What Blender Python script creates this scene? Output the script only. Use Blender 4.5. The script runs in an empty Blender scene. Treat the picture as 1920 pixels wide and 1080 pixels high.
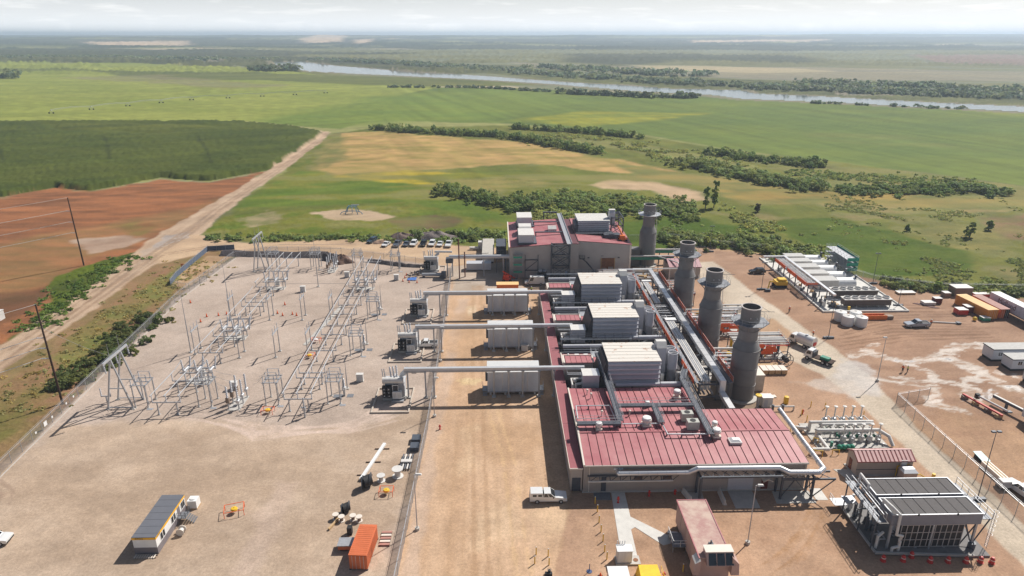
import bpy, bmesh, math, random
import numpy as np
from mathutils import Vector, Matrix
random.seed(7)
R = math.radians
scene = bpy.context.scene
COL = scene.collection
# ------------------------------------------------------------------ camera
cam = bpy.data.cameras.new('camera')
cam.sensor_width = 36.0
cam.lens = 24.0
cam.clip_start = 1.0
cam.clip_end = 60000.0
camo = bpy.data.objects.new('camera', cam)
COL.objects.link(camo)
camo.location = (0, 0, 70.0)
camo.rotation_euler = (R(90 - 20.40), 0, R(-1.342))
scene.camera = camo
# ------------------------------------------------------------------ sky and sun
SUN = Vector((0.71, 0.66, 1.0)).normalized()          # towards the sun
EL = math.asin(SUN.z)
AZ = math.atan2(SUN.x, SUN.y)                         # clockwise from +Y
world = bpy.data.worlds.new('World')
scene.world = world
world.use_nodes = True
nt = world.node_tree
nt.nodes.clear()
n_out = nt.nodes.new('ShaderNodeOutputWorld')
n_bg = nt.nodes.new('ShaderNodeBackground')
n_bg.inputs['Strength'].default_value = 0.05
n_sky = nt.nodes.new('ShaderNodeTexSky')
n_sky.sky_type = 'NISHITA'
n_sky.sun_disc = False
n_sky.sun_elevation = EL
n_sky.sun_rotation = AZ
n_sky.altitude = 600
n_sky.air_density = 1.0
n_sky.dust_density = 2.2
n_sky.ozone_density = 1.0
# thin cloud veil, laid out on a flat layer overhead
n_tc = nt.nodes.new('ShaderNodeTexCoord')
n_sep = nt.nodes.new('ShaderNodeSeparateXYZ')
nt.links.new(n_tc.outputs['Generated'], n_sep.inputs[0])
def wmath(op, a, b=None, clamp=False):
    n = nt.nodes.new('ShaderNodeMath'); n.operation = op; n.use_clamp = clamp
    for i, v in enumerate((a, b)):
        if v is None: continue
        if isinstance(v, (int, float)): n.inputs[i].default_value = v
        else: nt.links.new(v, n.inputs[i])
    return n.outputs[0]
zc = wmath('MAXIMUM', n_sep.outputs[2], 0.012)
cx = wmath('DIVIDE', n_sep.outputs[0], wmath('ADD', zc, 0.10))
cy = wmath('DIVIDE', n_sep.outputs[1], wmath('ADD', zc, 0.10))
n_cmb = nt.nodes.new('ShaderNodeCombineXYZ')
nt.links.new(cx, n_cmb.inputs[0]); nt.links.new(cy, n_cmb.inputs[1])
n_noi = nt.nodes.new('ShaderNodeTexNoise')
n_noi.inputs['Scale'].default_value = 1.5
n_noi.inputs['Detail'].default_value = 7
n_noi.inputs['Roughness'].default_value = 0.6
nt.links.new(n_cmb.outputs[0], n_noi.inputs['Vector'])
n_rmp = nt.nodes.new('ShaderNodeValToRGB')
n_rmp.color_ramp.elements[0].position = 0.53
n_rmp.color_ramp.elements[1].position = 0.70
nt.links.new(n_noi.outputs['Fac'], n_rmp.inputs[0])
fac = wmath('MULTIPLY', n_rmp.outputs[0], 0.32)
hz = wmath('SUBTRACT', 1.0, wmath('MULTIPLY', zc, 6.5), True)
veil = wmath('MULTIPLY', wmath('MULTIPLY', hz, hz), 0.92, True)     # the milky air low down all round
n_mix = nt.nodes.new('ShaderNodeMixRGB')
nt.links.new(veil, n_mix.inputs[0])
nt.links.new(n_sky.outputs[0], n_mix.inputs[1])
n_mix.inputs[2].default_value = (22.0, 22.6, 23.4, 1)
n_cl = nt.nodes.new('ShaderNodeMixRGB')
nt.links.new(fac, n_cl.inputs[0]); nt.links.new(n_mix.outputs[0], n_cl.inputs[1]); n_cl.inputs[2].default_value = (25.0, 24.6, 24.0, 1)
nt.links.new(n_cl.outputs[0], n_bg.inputs['Color'])
nt.links.new(n_bg.outputs[0], n_out.inputs['Surface'])
sun = bpy.data.lights.new('sun', 'SUN')
sun.energy = 5.0
sun.angle = R(0.53)
sun.color = (1.0, 0.955, 0.89)
suno = bpy.data.objects.new('sun', sun)
COL.objects.link(suno)
suno.location = (200, 200, 300)
suno.rotation_euler = (-SUN).to_track_quat('-Z', 'Y').to_euler()
# ------------------------------------------------------------------ exposure
vs = scene.view_settings
vs.view_transform = 'Standard'
vs.look = 'None'
vs.exposure = 0.2
vs.gamma = 1.0
vs.use_curve_mapping = False
scene.cycles.max_bounces = 6
scene.cycles.volume_bounces = 1
scene.cycles.transparent_max_bounces = 24

# ------------------------------------------------------------------ helpers
def srgb(r, g, b):
    f = lambda c: (c / 255 / 12.92) if c / 255 <= 0.04045 else ((c / 255 + 0.055) / 1.055) ** 2.4
    return (f(r), f(g), f(b))
MATS = {}
def mat(name, col, rough=0.6, metal=0.0, var=0.12, scale=1.5, bump=0.0, bscale=8.0, spec=0.4, col2=None, thr=None, wave=None, pos=False):
    """principled material with a little procedural wear; col2/thr adds blotches, wave=(axis, scale, depth) a corrugation bump"""
    if name in MATS: return MATS[name]
    m = bpy.data.materials.new(name); m.use_nodes = True
    t = m.node_tree; b = t.nodes['Principled BSDF']
    b.inputs['Roughness'].default_value = rough
    b.inputs['Metallic'].default_value = metal
    b.inputs['Specular IOR Level'].default_value = spec
    tc = t.nodes.new('ShaderNodeTexCoord')
    n = t.nodes.new('ShaderNodeTexNoise'); n.inputs['Scale'].default_value = scale; n.inputs['Detail'].default_value = 5; n.inputs['Roughness'].default_value = 0.65
    if pos: t.links.new(t.nodes.new('ShaderNodeNewGeometry').outputs['Position'], n.inputs['Vector'])
    else: t.links.new(tc.outputs['Object'], n.inputs['Vector'])
    r = t.nodes.new('ShaderNodeValToRGB')
    e = r.color_ramp.elements
    if col2 is None:
        e[0].position, e[1].position = 0.3, 0.72
        e[0].color = tuple(c * (1 - var) for c in col) + (1,); e[1].color = tuple(min(1, c * (1 + var)) for c in col) + (1,)
    else:
        e[0].position, e[1].position = thr
        e[0].color = tuple(col) + (1,); e[1].color = tuple(col2) + (1,)
    t.links.new(n.outputs['Fac'], r.inputs[0])
    t.links.new(r.outputs[0], b.inputs['Base Color'])
    h = None
    if wave:
        w = t.nodes.new('ShaderNodeTexWave'); w.wave_type = 'BANDS'; w.bands_direction = wave[0]; w.inputs['Scale'].default_value = wave[1]; w.inputs['Distortion'].default_value = 0
        t.links.new(tc.outputs['Object'], w.inputs['Vector']); h = w.outputs['Fac']; hd = wave[2]
    elif bump:
        n2 = t.nodes.new('ShaderNodeTexNoise'); n2.inputs['Scale'].default_value = bscale; n2.inputs['Detail'].default_value = 4
        t.links.new(tc.outputs['Object'], n2.inputs['Vector']); h = n2.outputs['Fac']; hd = bump
    if h is not None:
        bp = t.nodes.new('ShaderNodeBump'); bp.inputs['Strength'].default_value = 1.0; bp.inputs['Distance'].default_value = hd
        t.links.new(h, bp.inputs['Height']); t.links.new(bp.outputs[0], b.inputs['Normal'])
    MATS[name] = m
    return m

class MB:
    """collects faces (with material slots) and links them as ONE mesh object"""
    def __init__(s): s.v = []; s.f = []; s.mi = []; s.k = 0
    def slot(s, k): s.k = k; return s
    def add(s, vs_, fs):
        o = len(s.v); s.v += [tuple(p) for p in vs_]
        for f in fs: s.f.append([i + o for i in f]); s.mi.append(s.k)
        return s
    def box(s, x0, x1, y0, y1, z0, z1):
        if x0 > x1: x0, x1 = x1, x0
        if y0 > y1: y0, y1 = y1, y0
        if z0 > z1: z0, z1 = z1, z0
        return s.add([(x0,y0,z0),(x1,y0,z0),(x1,y1,z0),(x0,y1,z0),(x0,y0,z1),(x1,y0,z1),(x1,y1,z1),(x0,y1,z1)],
                     [(3,2,1,0),(4,5,6,7),(0,1,5,4),(1,2,6,5),(2,3,7,6),(3,0,4,7)])
    def hexa(s, p):      # 8 corners: bottom 4 ccw, top 4 ccw
        return s.add(p, [(3,2,1,0),(4,5,6,7),(0,1,5,4),(1,2,6,5),(2,3,7,6),(3,0,4,7)])
    def prism(s, poly, z0, z1):
        a = sum(poly[i][0]*poly[(i+1)%len(poly)][1]-poly[(i+1)%len(poly)][0]*poly[i][1] for i in range(len(poly)))
        if a < 0: poly = poly[::-1]
        n = len(poly)
        return s.add([(p[0],p[1],z0) for p in poly]+[(p[0],p[1],z1) for p in poly],
                     [tuple(range(n-1,-1,-1)), tuple(range(n,2*n))]+[(i,(i+1)%n,(i+1)%n+n,i+n) for i in range(n)])
    def ext(s, poly, axis, a, b):   # polygon in the plane across axis 'x' or 'y', pushed from a to b
        n = len(poly)
        if axis == 'x': P = [(a,p[0],p[1]) for p in poly]+[(b,p[0],p[1]) for p in poly]
        else: P = [(p[0],a,p[1]) for p in poly]+[(p[0],b,p[1]) for p in poly]
        ar = sum(poly[i][0]*poly[(i+1)%n][1]-poly[(i+1)%n][0]*poly[i][1] for i in range(n))
        fs = [tuple(range(n-1,-1,-1)), tuple(range(n,2*n))]+[(i,(i+1)%n,(i+1)%n+n,i+n) for i in range(n)]
        if (ar < 0) ^ (axis == 'y') ^ (b < a): fs = [f[::-1] for f in fs]
        return s.add(P, fs)
    def bar(s, p, q, w, h=None):
        h = h or w; p = Vector(p); q = Vector(q); d = (q-p).normalized()
        up = Vector((0,0,1)) if abs(d.z) < 0.95 else Vector((0,1,0))
        a = d.cross(up).normalized()*(w/2); b = a.cross(d).normalized()*(h/2)
        P = [p-a-b,p+a-b,p+a+b,p-a+b,q-a-b,q+a-b,q+a+b,q-a+b]
        return s.add(P, [(0,1,2,3),(7,6,5,4),(0,4,5,1),(1,5,6,2),(2,6,7,3),(3,7,4,0)])
    def cyl(s, p, q, r, r2=None, n=8, cap=True):
        r2 = r if r2 is None else r2; p = Vector(p); q = Vector(q); d = (q-p).normalized()
        up = Vector((0,0,1)) if abs(d.z) < 0.95 else Vector((1,0,0))
        a = d.cross(up).normalized(); b = d.cross(a)
        P = []
        for c, rr in ((p,r),(q,r2)):
            for i in range(n):
                t = 2*math.pi*i/n; P.append(c+a*(rr*math.cos(t))+b*(rr*math.sin(t)))
        fs = [(i,i+n,(i+1)%n+n,(i+1)%n) for i in range(n)]
        if cap: fs += [tuple(range(n)), tuple(range(2*n-1,n-1,-1))]
        return s.add(P, [f[::-1] for f in fs])
    def tube(s, pts, r, n=8):
        for i in range(len(pts)-1): s.cyl(pts[i], pts[i+1], r, n=n)
        for p in pts[1:-1]: s.ball(p, r*1.02, n)
        return s
    def ball(s, c, r, n=8, sz=1.0, m=None):
        m = m or max(3, n//2)
        prof = [(max(1e-4, r*math.sin(math.pi*i/m)), -r*sz*math.cos(math.pi*i/m)) for i in range(m+1)]
        return s.lathe(c, prof, n)
    def lathe(s, c, prof, n=16, close=False):
        P = []
        for r, z in prof:
            for i in range(n):
                t = 2*math.pi*i/n; P.append((c[0]+r*math.cos(t), c[1]+r*math.sin(t), c[2]+z))
        fs = []
        for k in range(len(prof)-1):
            for i in range(n):
                j = (i+1) % n
                fs.append((k*n+i, k*n+j, (k+1)*n+j, (k+1)*n+i))
        if close: fs.append(tuple(range(n-1,-1,-1))); fs.append(tuple((len(prof)-1)*n+i for i in range(n)))
        return s.add(P, fs)
    def rail(s, pts, h=1.1, r=0.035, step=1.8, mid=True, kick=False):
        """handrail along a polyline of deck points"""
        for i in range(len(pts)-1):
            p = Vector(pts[i]); q = Vector(pts[i+1]); L = (q-p).length; k = max(1, round(L/step))
            for zz in ((h, h*0.52) if mid else (h,)):
                s.bar(p+Vector((0,0,zz)), q+Vector((0,0,zz)), r*1.6)
            if kick: s.bar(p+Vector((0,0,0.08)), q+Vector((0,0,0.08)), 0.03, 0.14)
            for j in range(k+1):
                c = p.lerp(q, j/k); s.bar(c, c+Vector((0,0,h)), r*1.6)
        return s
    def xf(s, M):
        s.v = [tuple(M @ Vector(p)) for p in s.v]; return s
    def mesh(s, name, mats, smooth=False, off=(0,0,0)):
        me = bpy.data.meshes.new(name)
        me.from_pydata([(p[0]-off[0], p[1]-off[1], p[2]-off[2]) for p in s.v], [], s.f)
        if not isinstance(mats, (list, tuple)): mats = [mats]
        for m in mats: me.materials.append(m)
        if len(mats) > 1: me.polygons.foreach_set('material_index', s.mi)
        if smooth:
            me.polygons.foreach_set('use_smooth', [True]*len(me.polygons))
            try: me.set_sharp_from_angle(angle=R(40))
            except Exception: pass
        me.update()
        return me
    def build(s, name, mats, parent=None, smooth=False):
        """world-space coordinates in; the mesh is stored relative to its parent chain, or to its own base"""
        if parent is not None:
            off = Vector((0,0,0)); p = parent
            while p is not None: off += p.location; p = p.parent
        else:
            A = np.array(s.v); lo = A.min(0); hi = A.max(0)
            off = Vector(((lo[0]+hi[0])/2, (lo[1]+hi[1])/2, lo[2]))
        o = bpy.data.objects.new(name, s.mesh(name, mats, smooth, off))
        COL.objects.link(o)
        if parent is not None: o.parent = parent
        else: o.location = off
        return o
def tag(o, label=None, cat=None, group=None, kind=None):
    if label: o['label'] = label
    if cat: o['category'] = cat
    if group: o['group'] = group
    if kind: o['kind'] = kind
    return o
def thing(name, loc, label, cat, group=None):
    o = bpy.data.objects.new(name, None)
    o.empty_display_size = 0.5
    COL.objects.link(o)
    o.location = (loc[0], loc[1], loc[2] if len(loc) > 2 else 0)
    return tag(o, label, cat, group)
def dup(root, loc, rz=0.0, label=None, group=None):
    """copy a thing with its parts and sub-parts (mesh data shared)"""
    def cp(o, par):
        c = o.copy(); COL.objects.link(c); c.parent = par
        for ch in o.children: cp(ch, c)
        return c
    r = cp(root, None)
    r.location = (loc[0], loc[1], loc[2] if len(loc) > 2 else 0); r.rotation_euler = (0, 0, rz)
    if label: r['label'] = label
    if group: r['group'] = group
    return r
ORD = ['nearest', 'second nearest', 'third nearest', 'fourth nearest', 'fifth nearest', 'sixth nearest', 'seventh nearest', 'eighth nearest', 'ninth nearest', 'tenth nearest', 'eleventh nearest', 'twelfth nearest']
ORDW = ['first', 'second', 'third', 'fourth', 'fifth', 'sixth', 'seventh', 'eighth', 'ninth', 'tenth', 'eleventh', 'twelfth', 'thirteenth', 'fourteenth', 'fifteenth', 'sixteenth', 'seventeenth', 'eighteenth', 'nineteenth', 'twentieth']

# ------------------------------------------------------------------ shared materials
GALV = mat('galvanised_steel', (0.40, 0.41, 0.43), 0.45, 0.35, 0.15, 3)
GALVL = mat('bright_aluminium', (0.58, 0.59, 0.61), 0.38, 0.5, 0.08, 2)
INSUL = mat('grey_porcelain', (0.48, 0.49, 0.52), 0.3, 0, 0.06, 4)
DKST = mat('dark_blue_grey_steel', (0.075, 0.085, 0.105), 0.5, 0.1, 0.15, 2)
WHITE = mat('white_paint', (0.74, 0.74, 0.73), 0.5, 0, 0.06, 1.0)
OFFW = mat('dusty_white_paint', (0.62, 0.60, 0.57), 0.6, 0, 0.10, 1.2)
REDR = mat('red_roof_sheet', (0.36, 0.105, 0.12), 0.5, 0, 0.16, 0.22, spec=0.4, col2=(0.46, 0.20, 0.20), thr=(0.35, 0.72), pos=True)
REDD = mat('red_seam_shadow', (0.10, 0.02, 0.03), 0.6, 0, 0.10, 1)  # dark underlay: the seam shadows between roof sheets are put into this colour
CREAM = mat('cream_trim', (0.70, 0.63, 0.55), 0.5, 0, 0.06, 1)
TANW = mat('tan_wall_sheet', (0.44, 0.385, 0.345), 0.55, 0, 0.06, 0.5, wave=('X', 3.3, 0.03))
TANWY = mat('tan_wall_sheet_y', (0.44, 0.385, 0.345), 0.55, 0, 0.06, 0.5, wave=('Y', 3.3, 0.03))
CONC = mat('concrete', (0.46, 0.435, 0.40), 0.85, 0, 0.14, 0.8, bump=0.01)
CONCP = mat('pale_concrete', (0.60, 0.58, 0.54), 0.85, 0, 0.10, 0.8, bump=0.01)
BLACK = mat('black_rubber', (0.022, 0.022, 0.024), 0.7, 0, 0.2, 4)
GLASS = mat('dark_glass', (0.02, 0.024, 0.03), 0.08, 0, 0.1, 1, spec=0.8)
YEL = mat('safety_yellow', (0.72, 0.46, 0.03), 0.5, 0, 0.08, 2)
ORG = mat('orange_paint', (0.72, 0.17, 0.02), 0.55, 0, 0.12, 2)
ORGN = mat('orange_netting', (0.80, 0.13, 0.03), 0.7, 0, 0.15, 3)
REDP = mat('red_paint', (0.55, 0.035, 0.025), 0.45, 0, 0.1, 2)
WOOD = mat('raw_timber', (0.50, 0.34, 0.18), 0.8, 0, 0.2, 4)
WOODD = mat('dark_pole_timber', (0.055, 0.03, 0.02), 0.85, 0, 0.25, 4)
FILG = mat('blue_grey_cladding', (0.49, 0.495, 0.53), 0.45, 0, 0.07, 0.8)
STK = mat('stack_grey_paint', (0.17, 0.162, 0.158), 0.55, 0, 0.12, 0.45)
PIPE = mat('aluminium_pipe_cladding', (0.72, 0.72, 0.73), 0.32, 0.6, 0.06, 1.0)
GRNP = mat('green_pipe_paint', (0.02, 0.22, 0.14), 0.5, 0, 0.1, 1)

# ================================================================== TERRAIN
def vnoise(x, y, seed=0):
    xi = np.floor(x).astype(np.int64); yi = np.floor(y).astype(np.int64)
    fx = x-xi; fy = y-yi; fx = fx*fx*(3-2*fx); fy = fy*fy*(3-2*fy)
    def h(a, b):
        n = (a*374761393+b*668265263+seed*974634777) & 0x7fffffff
        n = ((n ^ (n >> 13))*1274126177) & 0x7fffffff
        n = ((n ^ (n >> 16))*2246822519) & 0x7fffffff
        return ((n ^ (n >> 15)) & 0xffff)/65535.0
    return (h(xi,yi)*(1-fx)+h(xi+1,yi)*fx)*(1-fy)+(h(xi,yi+1)*(1-fx)+h(xi+1,yi+1)*fx)*fy
def fbm(x, y, seed=0, oc=4):
    a = 0; w = 0.5; s = 0
    for i in range(oc):
        a = a+w*vnoise(x*(2**i)+17.3*i, y*(2**i)-9.1*i, seed+i*31); s += w; w *= 0.55
    return a/s
def sdist(poly, X, Y):
    """signed distance to a polygon, positive inside"""
    n = len(poly); d2 = np.full(X.shape, 1e18); ins = np.zeros(X.shape, bool)
    for i in range(n):
        ax, ay = poly[i]; bx, by = poly[(i+1) % n]
        ex, ey = bx-ax, by-ay
        t = np.clip(((X-ax)*ex+(Y-ay)*ey)/(ex*ex+ey*ey+1e-9), 0, 1)
        d2 = np.minimum(d2, (X-ax-t*ex)**2+(Y-ay-t*ey)**2)
        c = ((ay > Y) != (by > Y))
        with np.errstate(divide='ignore', invalid='ignore'):
            xx = ax+(Y-ay)*ex/(ey if ey != 0 else 1e-9)
        ins ^= c & (X < xx)
    d = np.sqrt(d2)
    return np.where(ins, d, -d)
def pdist(line, X, Y):
    """half-width minus distance to a polyline [(x, y, halfwidth)]"""
    best = np.full(X.shape, -1e9)
    for i in range(len(line)-1):
        ax, ay, aw = line[i]; bx, by, bw = line[i+1]; ex, ey = bx-ax, by-ay
        t = np.clip(((X-ax)*ex+(Y-ay)*ey)/(ex*ex+ey*ey+1e-9), 0, 1)
        best = np.maximum(best, aw+(bw-aw)*t-np.hypot(X-ax-t*ex, Y-ay-t*ey))
    return best
# region: (object, shape, colour 1, colour 2, noise size (x, y), soft edge, edge warp (size, amount), crop height, roughness, opacity, wet)
REG = []
def reg(obj, shape, c1, c2, ns=(20,20), soft=2.0, warp=(8,2), h=0.0, rough=0.0, op=1.0, wet=0.0, line=False):
    REG.append((obj, shape, c1, c2, ns, soft, warp, h, rough, op, wet, line))
# --- far valley
reg('valley', [(-4265.7, 3262), (4833.8, 3048.8), (831.1, 503), (499.8, 651.6), (288.3, 803.4), (52.1, 972.9), (-448.6, 1484.8), (-2437.8, 1852.9)], (0.115,0.125,0.075), (0.17,0.175,0.10), (320,90), 40, (150,40))
reg('valley', [(-2967.6, 2261.3), (-2005.8, 2450), (-760.8, 2310.4), (-36.6, 1733.8), (70.1, 1314.7), (-393.1, 1440.6), (-523.2, 1580.3), (-938, 1885.2), (-2575.8, 1959.2)], (0.035,0.045,0.028), (0.085,0.095,0.05), (120,40), 20, (100,40), rough=3)
reg('valley', [(44.5, 1897.8), (275.7, 1667.8), (688.2, 1603.3), (1042.6, 1386.4), (1642, 1277.8), (1327.4, 1028.2), (841.1, 1113.6), (496, 1148.6), (266.6, 1310.1), (83.4, 1566.1)], (0.24,0.205,0.12), (0.19,0.17,0.12), (250,60), 25, (120,30), op=0.9)
reg('valley', [(323.8, 1725.3), (487.2, 1662.9), (643.4, 1552.9), (673.5, 1415.6), (482.1, 1360.2), (347.1, 1488.5)], (0.42,0.33,0.19), (0.36,0.30,0.17), (250,60), 25, (120,20), op=0.8)
reg('valley', [(1371.8, 2370.8), (1762.9, 2361.7), (2793.9, 2337.5), (1923.5, 1601.3), (1233.8, 1645.4), (1108.7, 1769.7)], (0.22,0.13,0.10), (0.19,0.14,0.10), (300,60), 40, (120,20), op=0.8)
reg('valley', [(14.8, 1732.6), (168.4, 1312.4), (484.7, 1121.9), (725.5, 957.1), (1011.2, 829.7), (685.8, 554.5), (506.7, 660.8), (402.1, 737.4), (293.1, 817.3), (172.1, 1032.6), (65, 1216.6), (-126.6, 1571)], (0.06,0.075,0.04), (0.12,0.135,0.065), (60,25), 20, (60,20), rough=2)
for P_ in ([(-4136.5, 3162.4), (-1754, 3306), (-896.6, 2995.5), (-252.1, 2664.6), (-192.6, 2407.5), (-917.4, 2368), (-3250.2, 2479.2)], [(-712.8, 3914.5), (95, 4052.5), (991.4, 3594.3), (2742.6, 3688.2), (5524.5, 3488), (4687.3, 2955.6), (1293.6, 3035.1), (400.7, 3152.7), (-392.6, 3171.3)], [(-7183.9, 5511.8), (-2605.5, 5702.7), (-1692.9, 5681.4), (-851.7, 5094.9), (-1332.1, 4256), (-5459.9, 4182.7)], [(234.1, 2397.5), (581.8, 2510.8), (902.1, 2271.4), (1044.7, 2074.9), (775.9, 1810.7), (509.4, 1886.9), (329.5, 1756), (181.6, 2010.1)], [(-836.8, 6794.8), (802.1, 6331.3), (3049.9, 7189.5), (8383, 7064.5), (6176.8, 5198.6), (1322, 4801), (-105.1, 5077.4)], [(-15165.4, 11664.8), (-2128.4, 12776.2), (12343.8, 16687.8), (25783.1, 16372.8), (17188.5, 10906.5), (2524.4, 9189.2), (-3033, 7892.7), (-10499.3, 8067.6)], [(-677.5, 2256.9), (-355.2, 2107.7), (-94.6, 1865.4), (86.1, 1617.4), (-33.8, 1594.1), (-299.3, 1770.8)]):
    reg('valley', P_, (0.028,0.038,0.03), (0.055,0.065,0.045), (260,120), 120, (260,130), op=0.9)
for P_ in ([(-1717.8, 6390.4), (-2130.1, 8895.1), (-1730.3, 8516.1), (-1075.7, 5100.1), (-1237.9, 4861)], [(-1112.2, 5667.7), (-1064.5, 6375.1), (-793.4, 4850.6), (-844.6, 4429.4)], [(1459.5, 5607.5), (2775.1, 5910), (2134.8, 5024.9), (1322, 4801)], [(-2731.1, 4896), (-2158.3, 5125.5), (-1767.6, 4266.2), (-2174.8, 4105.7)]):
    reg('valley', P_, (0.60,0.43,0.28), (0.50,0.37,0.24), (300,150), 90, (200,60), op=0.9)
# --- fields in front of the river
reg('farmland', [(-2575.8, 1959.2), (-938, 1885.2), (-442.1, 1462.9), (-75.3, 1016.7), (-158.7, 727.8), (-199.7, 585.9), (-221.4, 597.4), (-827.8, 611.7)], (0.215,0.255,0.08), (0.165,0.21,0.06), (70,30), 6, (30,6))
reg('farmland', [(-819.8, 1450.6), (-469, 1382.5), (1.1, 1160.2), (63.2, 1035.2), (-67, 1006), (-177.9, 1040.8), (-389.5, 1169.4), (-552.2, 1187.1)], (0.075,0.10,0.042), (0.11,0.13,0.05), (120,30), 14, (60,20), op=0.95)
reg('farmland', [(-745.4, 1235.6), (-609.5, 1313.2), (-310.1, 1043.9), (-368.8, 973.1), (-538.2, 1120.1)], (0.23,0.17,0.09), (0.16,0.16,0.07), (60,12), 25, (60,30), op=0.6)
reg('farmland', [(-1433.2, 1601.6), (-926, 1541.4), (-798.4, 1450.1), (-929.3, 1393.3), (-1239.6, 1381.6)], (0.07,0.095,0.045), (0.10,0.12,0.05), (60,12), 12, (60,20), op=0.8)
reg('farmland', [(-199.7, 585.9), (-158.7, 727.8), (-74.5, 1006.2), (52.1, 972.9), (288.3, 803.4), (423.2, 714.2), (496.5, 647), (730.3, 520.5), (371, 251.8), (260.2, 327.1), (197.7, 398), (158.9, 431.9), (107.4, 514.1), (13.6, 580.9), (-105.7, 606.2), (-120.7, 546.7), (-159.4, 567.4)], (0.090,0.142,0.045), (0.118,0.165,0.044), (90,35), 5, (30,6))
reg('farmland', [(-211.7, 608.7), (-147.4, 856.9), (0.8, 954.9), (101.3, 781.3), (-13.6, 607.9), (-119.9, 563.1)], (0.14,0.195,0.05), (0.115,0.18,0.05), (60,20), 40, (60,20), op=0.8)
reg('farmland', [(14.1, 599.5), (83.4, 680.5), (202.2, 658.5), (142.1, 616.3), (64.6, 558.8)], (0.30,0.29,0.03), (0.16,0.20,0.04), (30,9), 14, (40,18), op=0.7)
reg('farmland', [(453.8, 692), (499.8, 651.6), (589.3, 593.8), (539.5, 591.1), (473.7, 629.6)], (0.24,0.25,0.04), (0.15,0.19,0.05), (30,9), 10, (40,10), op=0.7)
reg('farmland', [(229, 517.1), (301.2, 501), (327.1, 417.7), (300.8, 439.2), (245.3, 468.3)], (0.14,0.165,0.06), (0.11,0.16,0.055), (40,10), 20, (40,20), op=0.6)
# --- meadow between the fields and the plant
reg('meadow', [(-106.2, 242.1), (-113.6, 321.3), (-119.9, 438.4), (-122.2, 525.3), (-97.3, 555.9), (13.4, 570.3), (106.3, 508.4), (157.4, 427.8), (196.8, 396.2), (258.4, 324.6), (369, 250.3), (229.1, 145.7), (148.7, 176.2), (113, 189.3), (99.6, 211.1), (73.3, 223.5), (45.7, 224.2), (5.3, 225.1), (-42.5, 226.2), (-82.3, 236.8)], (0.095,0.125,0.034), (0.135,0.15,0.042), (14,14), 3, (14,4), rough=0.35)
reg('meadow', [(-100, 378), (-112.4, 460.1), (-116.2, 525.2), (-85.9, 536.5), (-11.2, 489.5), (29.4, 473.4), (58.7, 418.1), (95.6, 379.8), (105, 349.3), (66, 364.8), (21.6, 395), (-14.9, 382.4), (-49.2, 370.5), (-82.7, 365.3)], (0.42,0.265,0.105), (0.24,0.19,0.055), (16,6), 5, (18,8))
reg('meadow', [(-135.6, 492.4), (-117.5, 531.2), (-88.6, 408.3), (-98.4, 371.7), (-108.8, 378.2)], (0.08,0.12,0.03), (0.22,0.18,0.06), (7,12), 6, (12,6), op=0.75)
reg('meadow', [(-94.8, 356.9), (-49.4, 372.1), (-8.6, 365), (21.4, 340.4), (7.7, 326.8), (-29.3, 337.7), (-58.5, 322.3), (-81.9, 336.4)], (0.40,0.30,0.02), (0.19,0.18,0.03), (14,4), 5, (12,6))
reg('meadow', [(-64.6, 359), (-8.7, 369.6), (48.6, 363.7), (84.9, 335), (39.8, 336.1), (-7.9, 328.4)], (0.09,0.13,0.03), (0.12,0.15,0.035), (14,6), 8, (14,8), op=0.8)
reg('meadow', [(63.3, 404.8), (105, 359.4), (147.2, 323.5), (239.1, 298.5), (354, 273.9), (340.6, 262.5), (229.4, 285.4), (165.8, 284.9), (110.9, 294.2), (101, 325.8), (75.2, 352.9)], (0.29,0.20,0.055), (0.15,0.155,0.045), (20,8), 6, (18,7))
reg('meadow', [(44.8, 333.4), (60.1, 346.2), (78.4, 341.8), (93.9, 318.8), (96.8, 298.7), (82.6, 294.9), (73.8, 320.4), (51.4, 324.5)], (0.45,0.32,0.20), (0.38,0.27,0.16), (10,10), 5, (9,3))
reg('meadow', [(-112.4, 289.5), (-112.9, 319), (-108.8, 378.2), (-80.8, 356.5), (-26, 328.8), (-7.1, 292.9), (6.3, 267), (1.8, 249.6), (-40.3, 297.8), (-76.9, 293.6)], (0.075,0.13,0.022), (0.105,0.155,0.03), (16,8), 5, (12,5), rough=0.3)
reg('meadow', [(-109.4, 247.9), (-111.8, 275.8), (-83.6, 284.1), (-40.3, 297.8), (6.1, 260.4), (5.7, 241.6), (-44.9, 240.7), (-88.2, 243.1)], (0.085,0.13,0.022), (0.15,0.155,0.04), (7,6), 3, (8,4), rough=0.45)
reg('meadow', [(-102.7, 271.2), (-96.9, 283.5), (-85.7, 279.6), (-89.4, 259.4), (-96.1, 255)], (0.34,0.26,0.15), (0.16,0.16,0.06), (6,6), 4, (6,5), op=0.8)
reg('meadow', [(-78.2, 280.3), (-66.2, 286.5), (-51.9, 282.5), (-40.3, 271.5), (-49.1, 265.8), (-64.4, 267.8)], (0.43,0.315,0.21), (0.38,0.28,0.18), (6,6), 1.5, (6,2))
reg('meadow', [(-45.5, 269.9), (-28.9, 276.5), (-12.8, 270.8), (-14.6, 254.6), (-34.6, 251.2)], (0.13,0.075,0.045), (0.10,0.11,0.035), (8,5), 3, (8,4), op=0.85)
reg('meadow', [(45, 281.1), (62.4, 283.5), (83.6, 281.2), (85.8, 258.5), (101.1, 254.2), (86.1, 228.3), (67.8, 223.7), (46.2, 226.7)], (0.045,0.088,0.010), (0.07,0.108,0.016), (10,6), 3, (9,4), rough=0.4)
reg('meadow', [(102.5, 263.9), (136.2, 266.5), (152.7, 241.7), (163.5, 220.2), (145.7, 197.3), (117, 196.9), (109.6, 221.4)], (0.05,0.094,0.010), (0.075,0.112,0.018), (10,6), 3, (9,4), rough=0.4)
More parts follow.
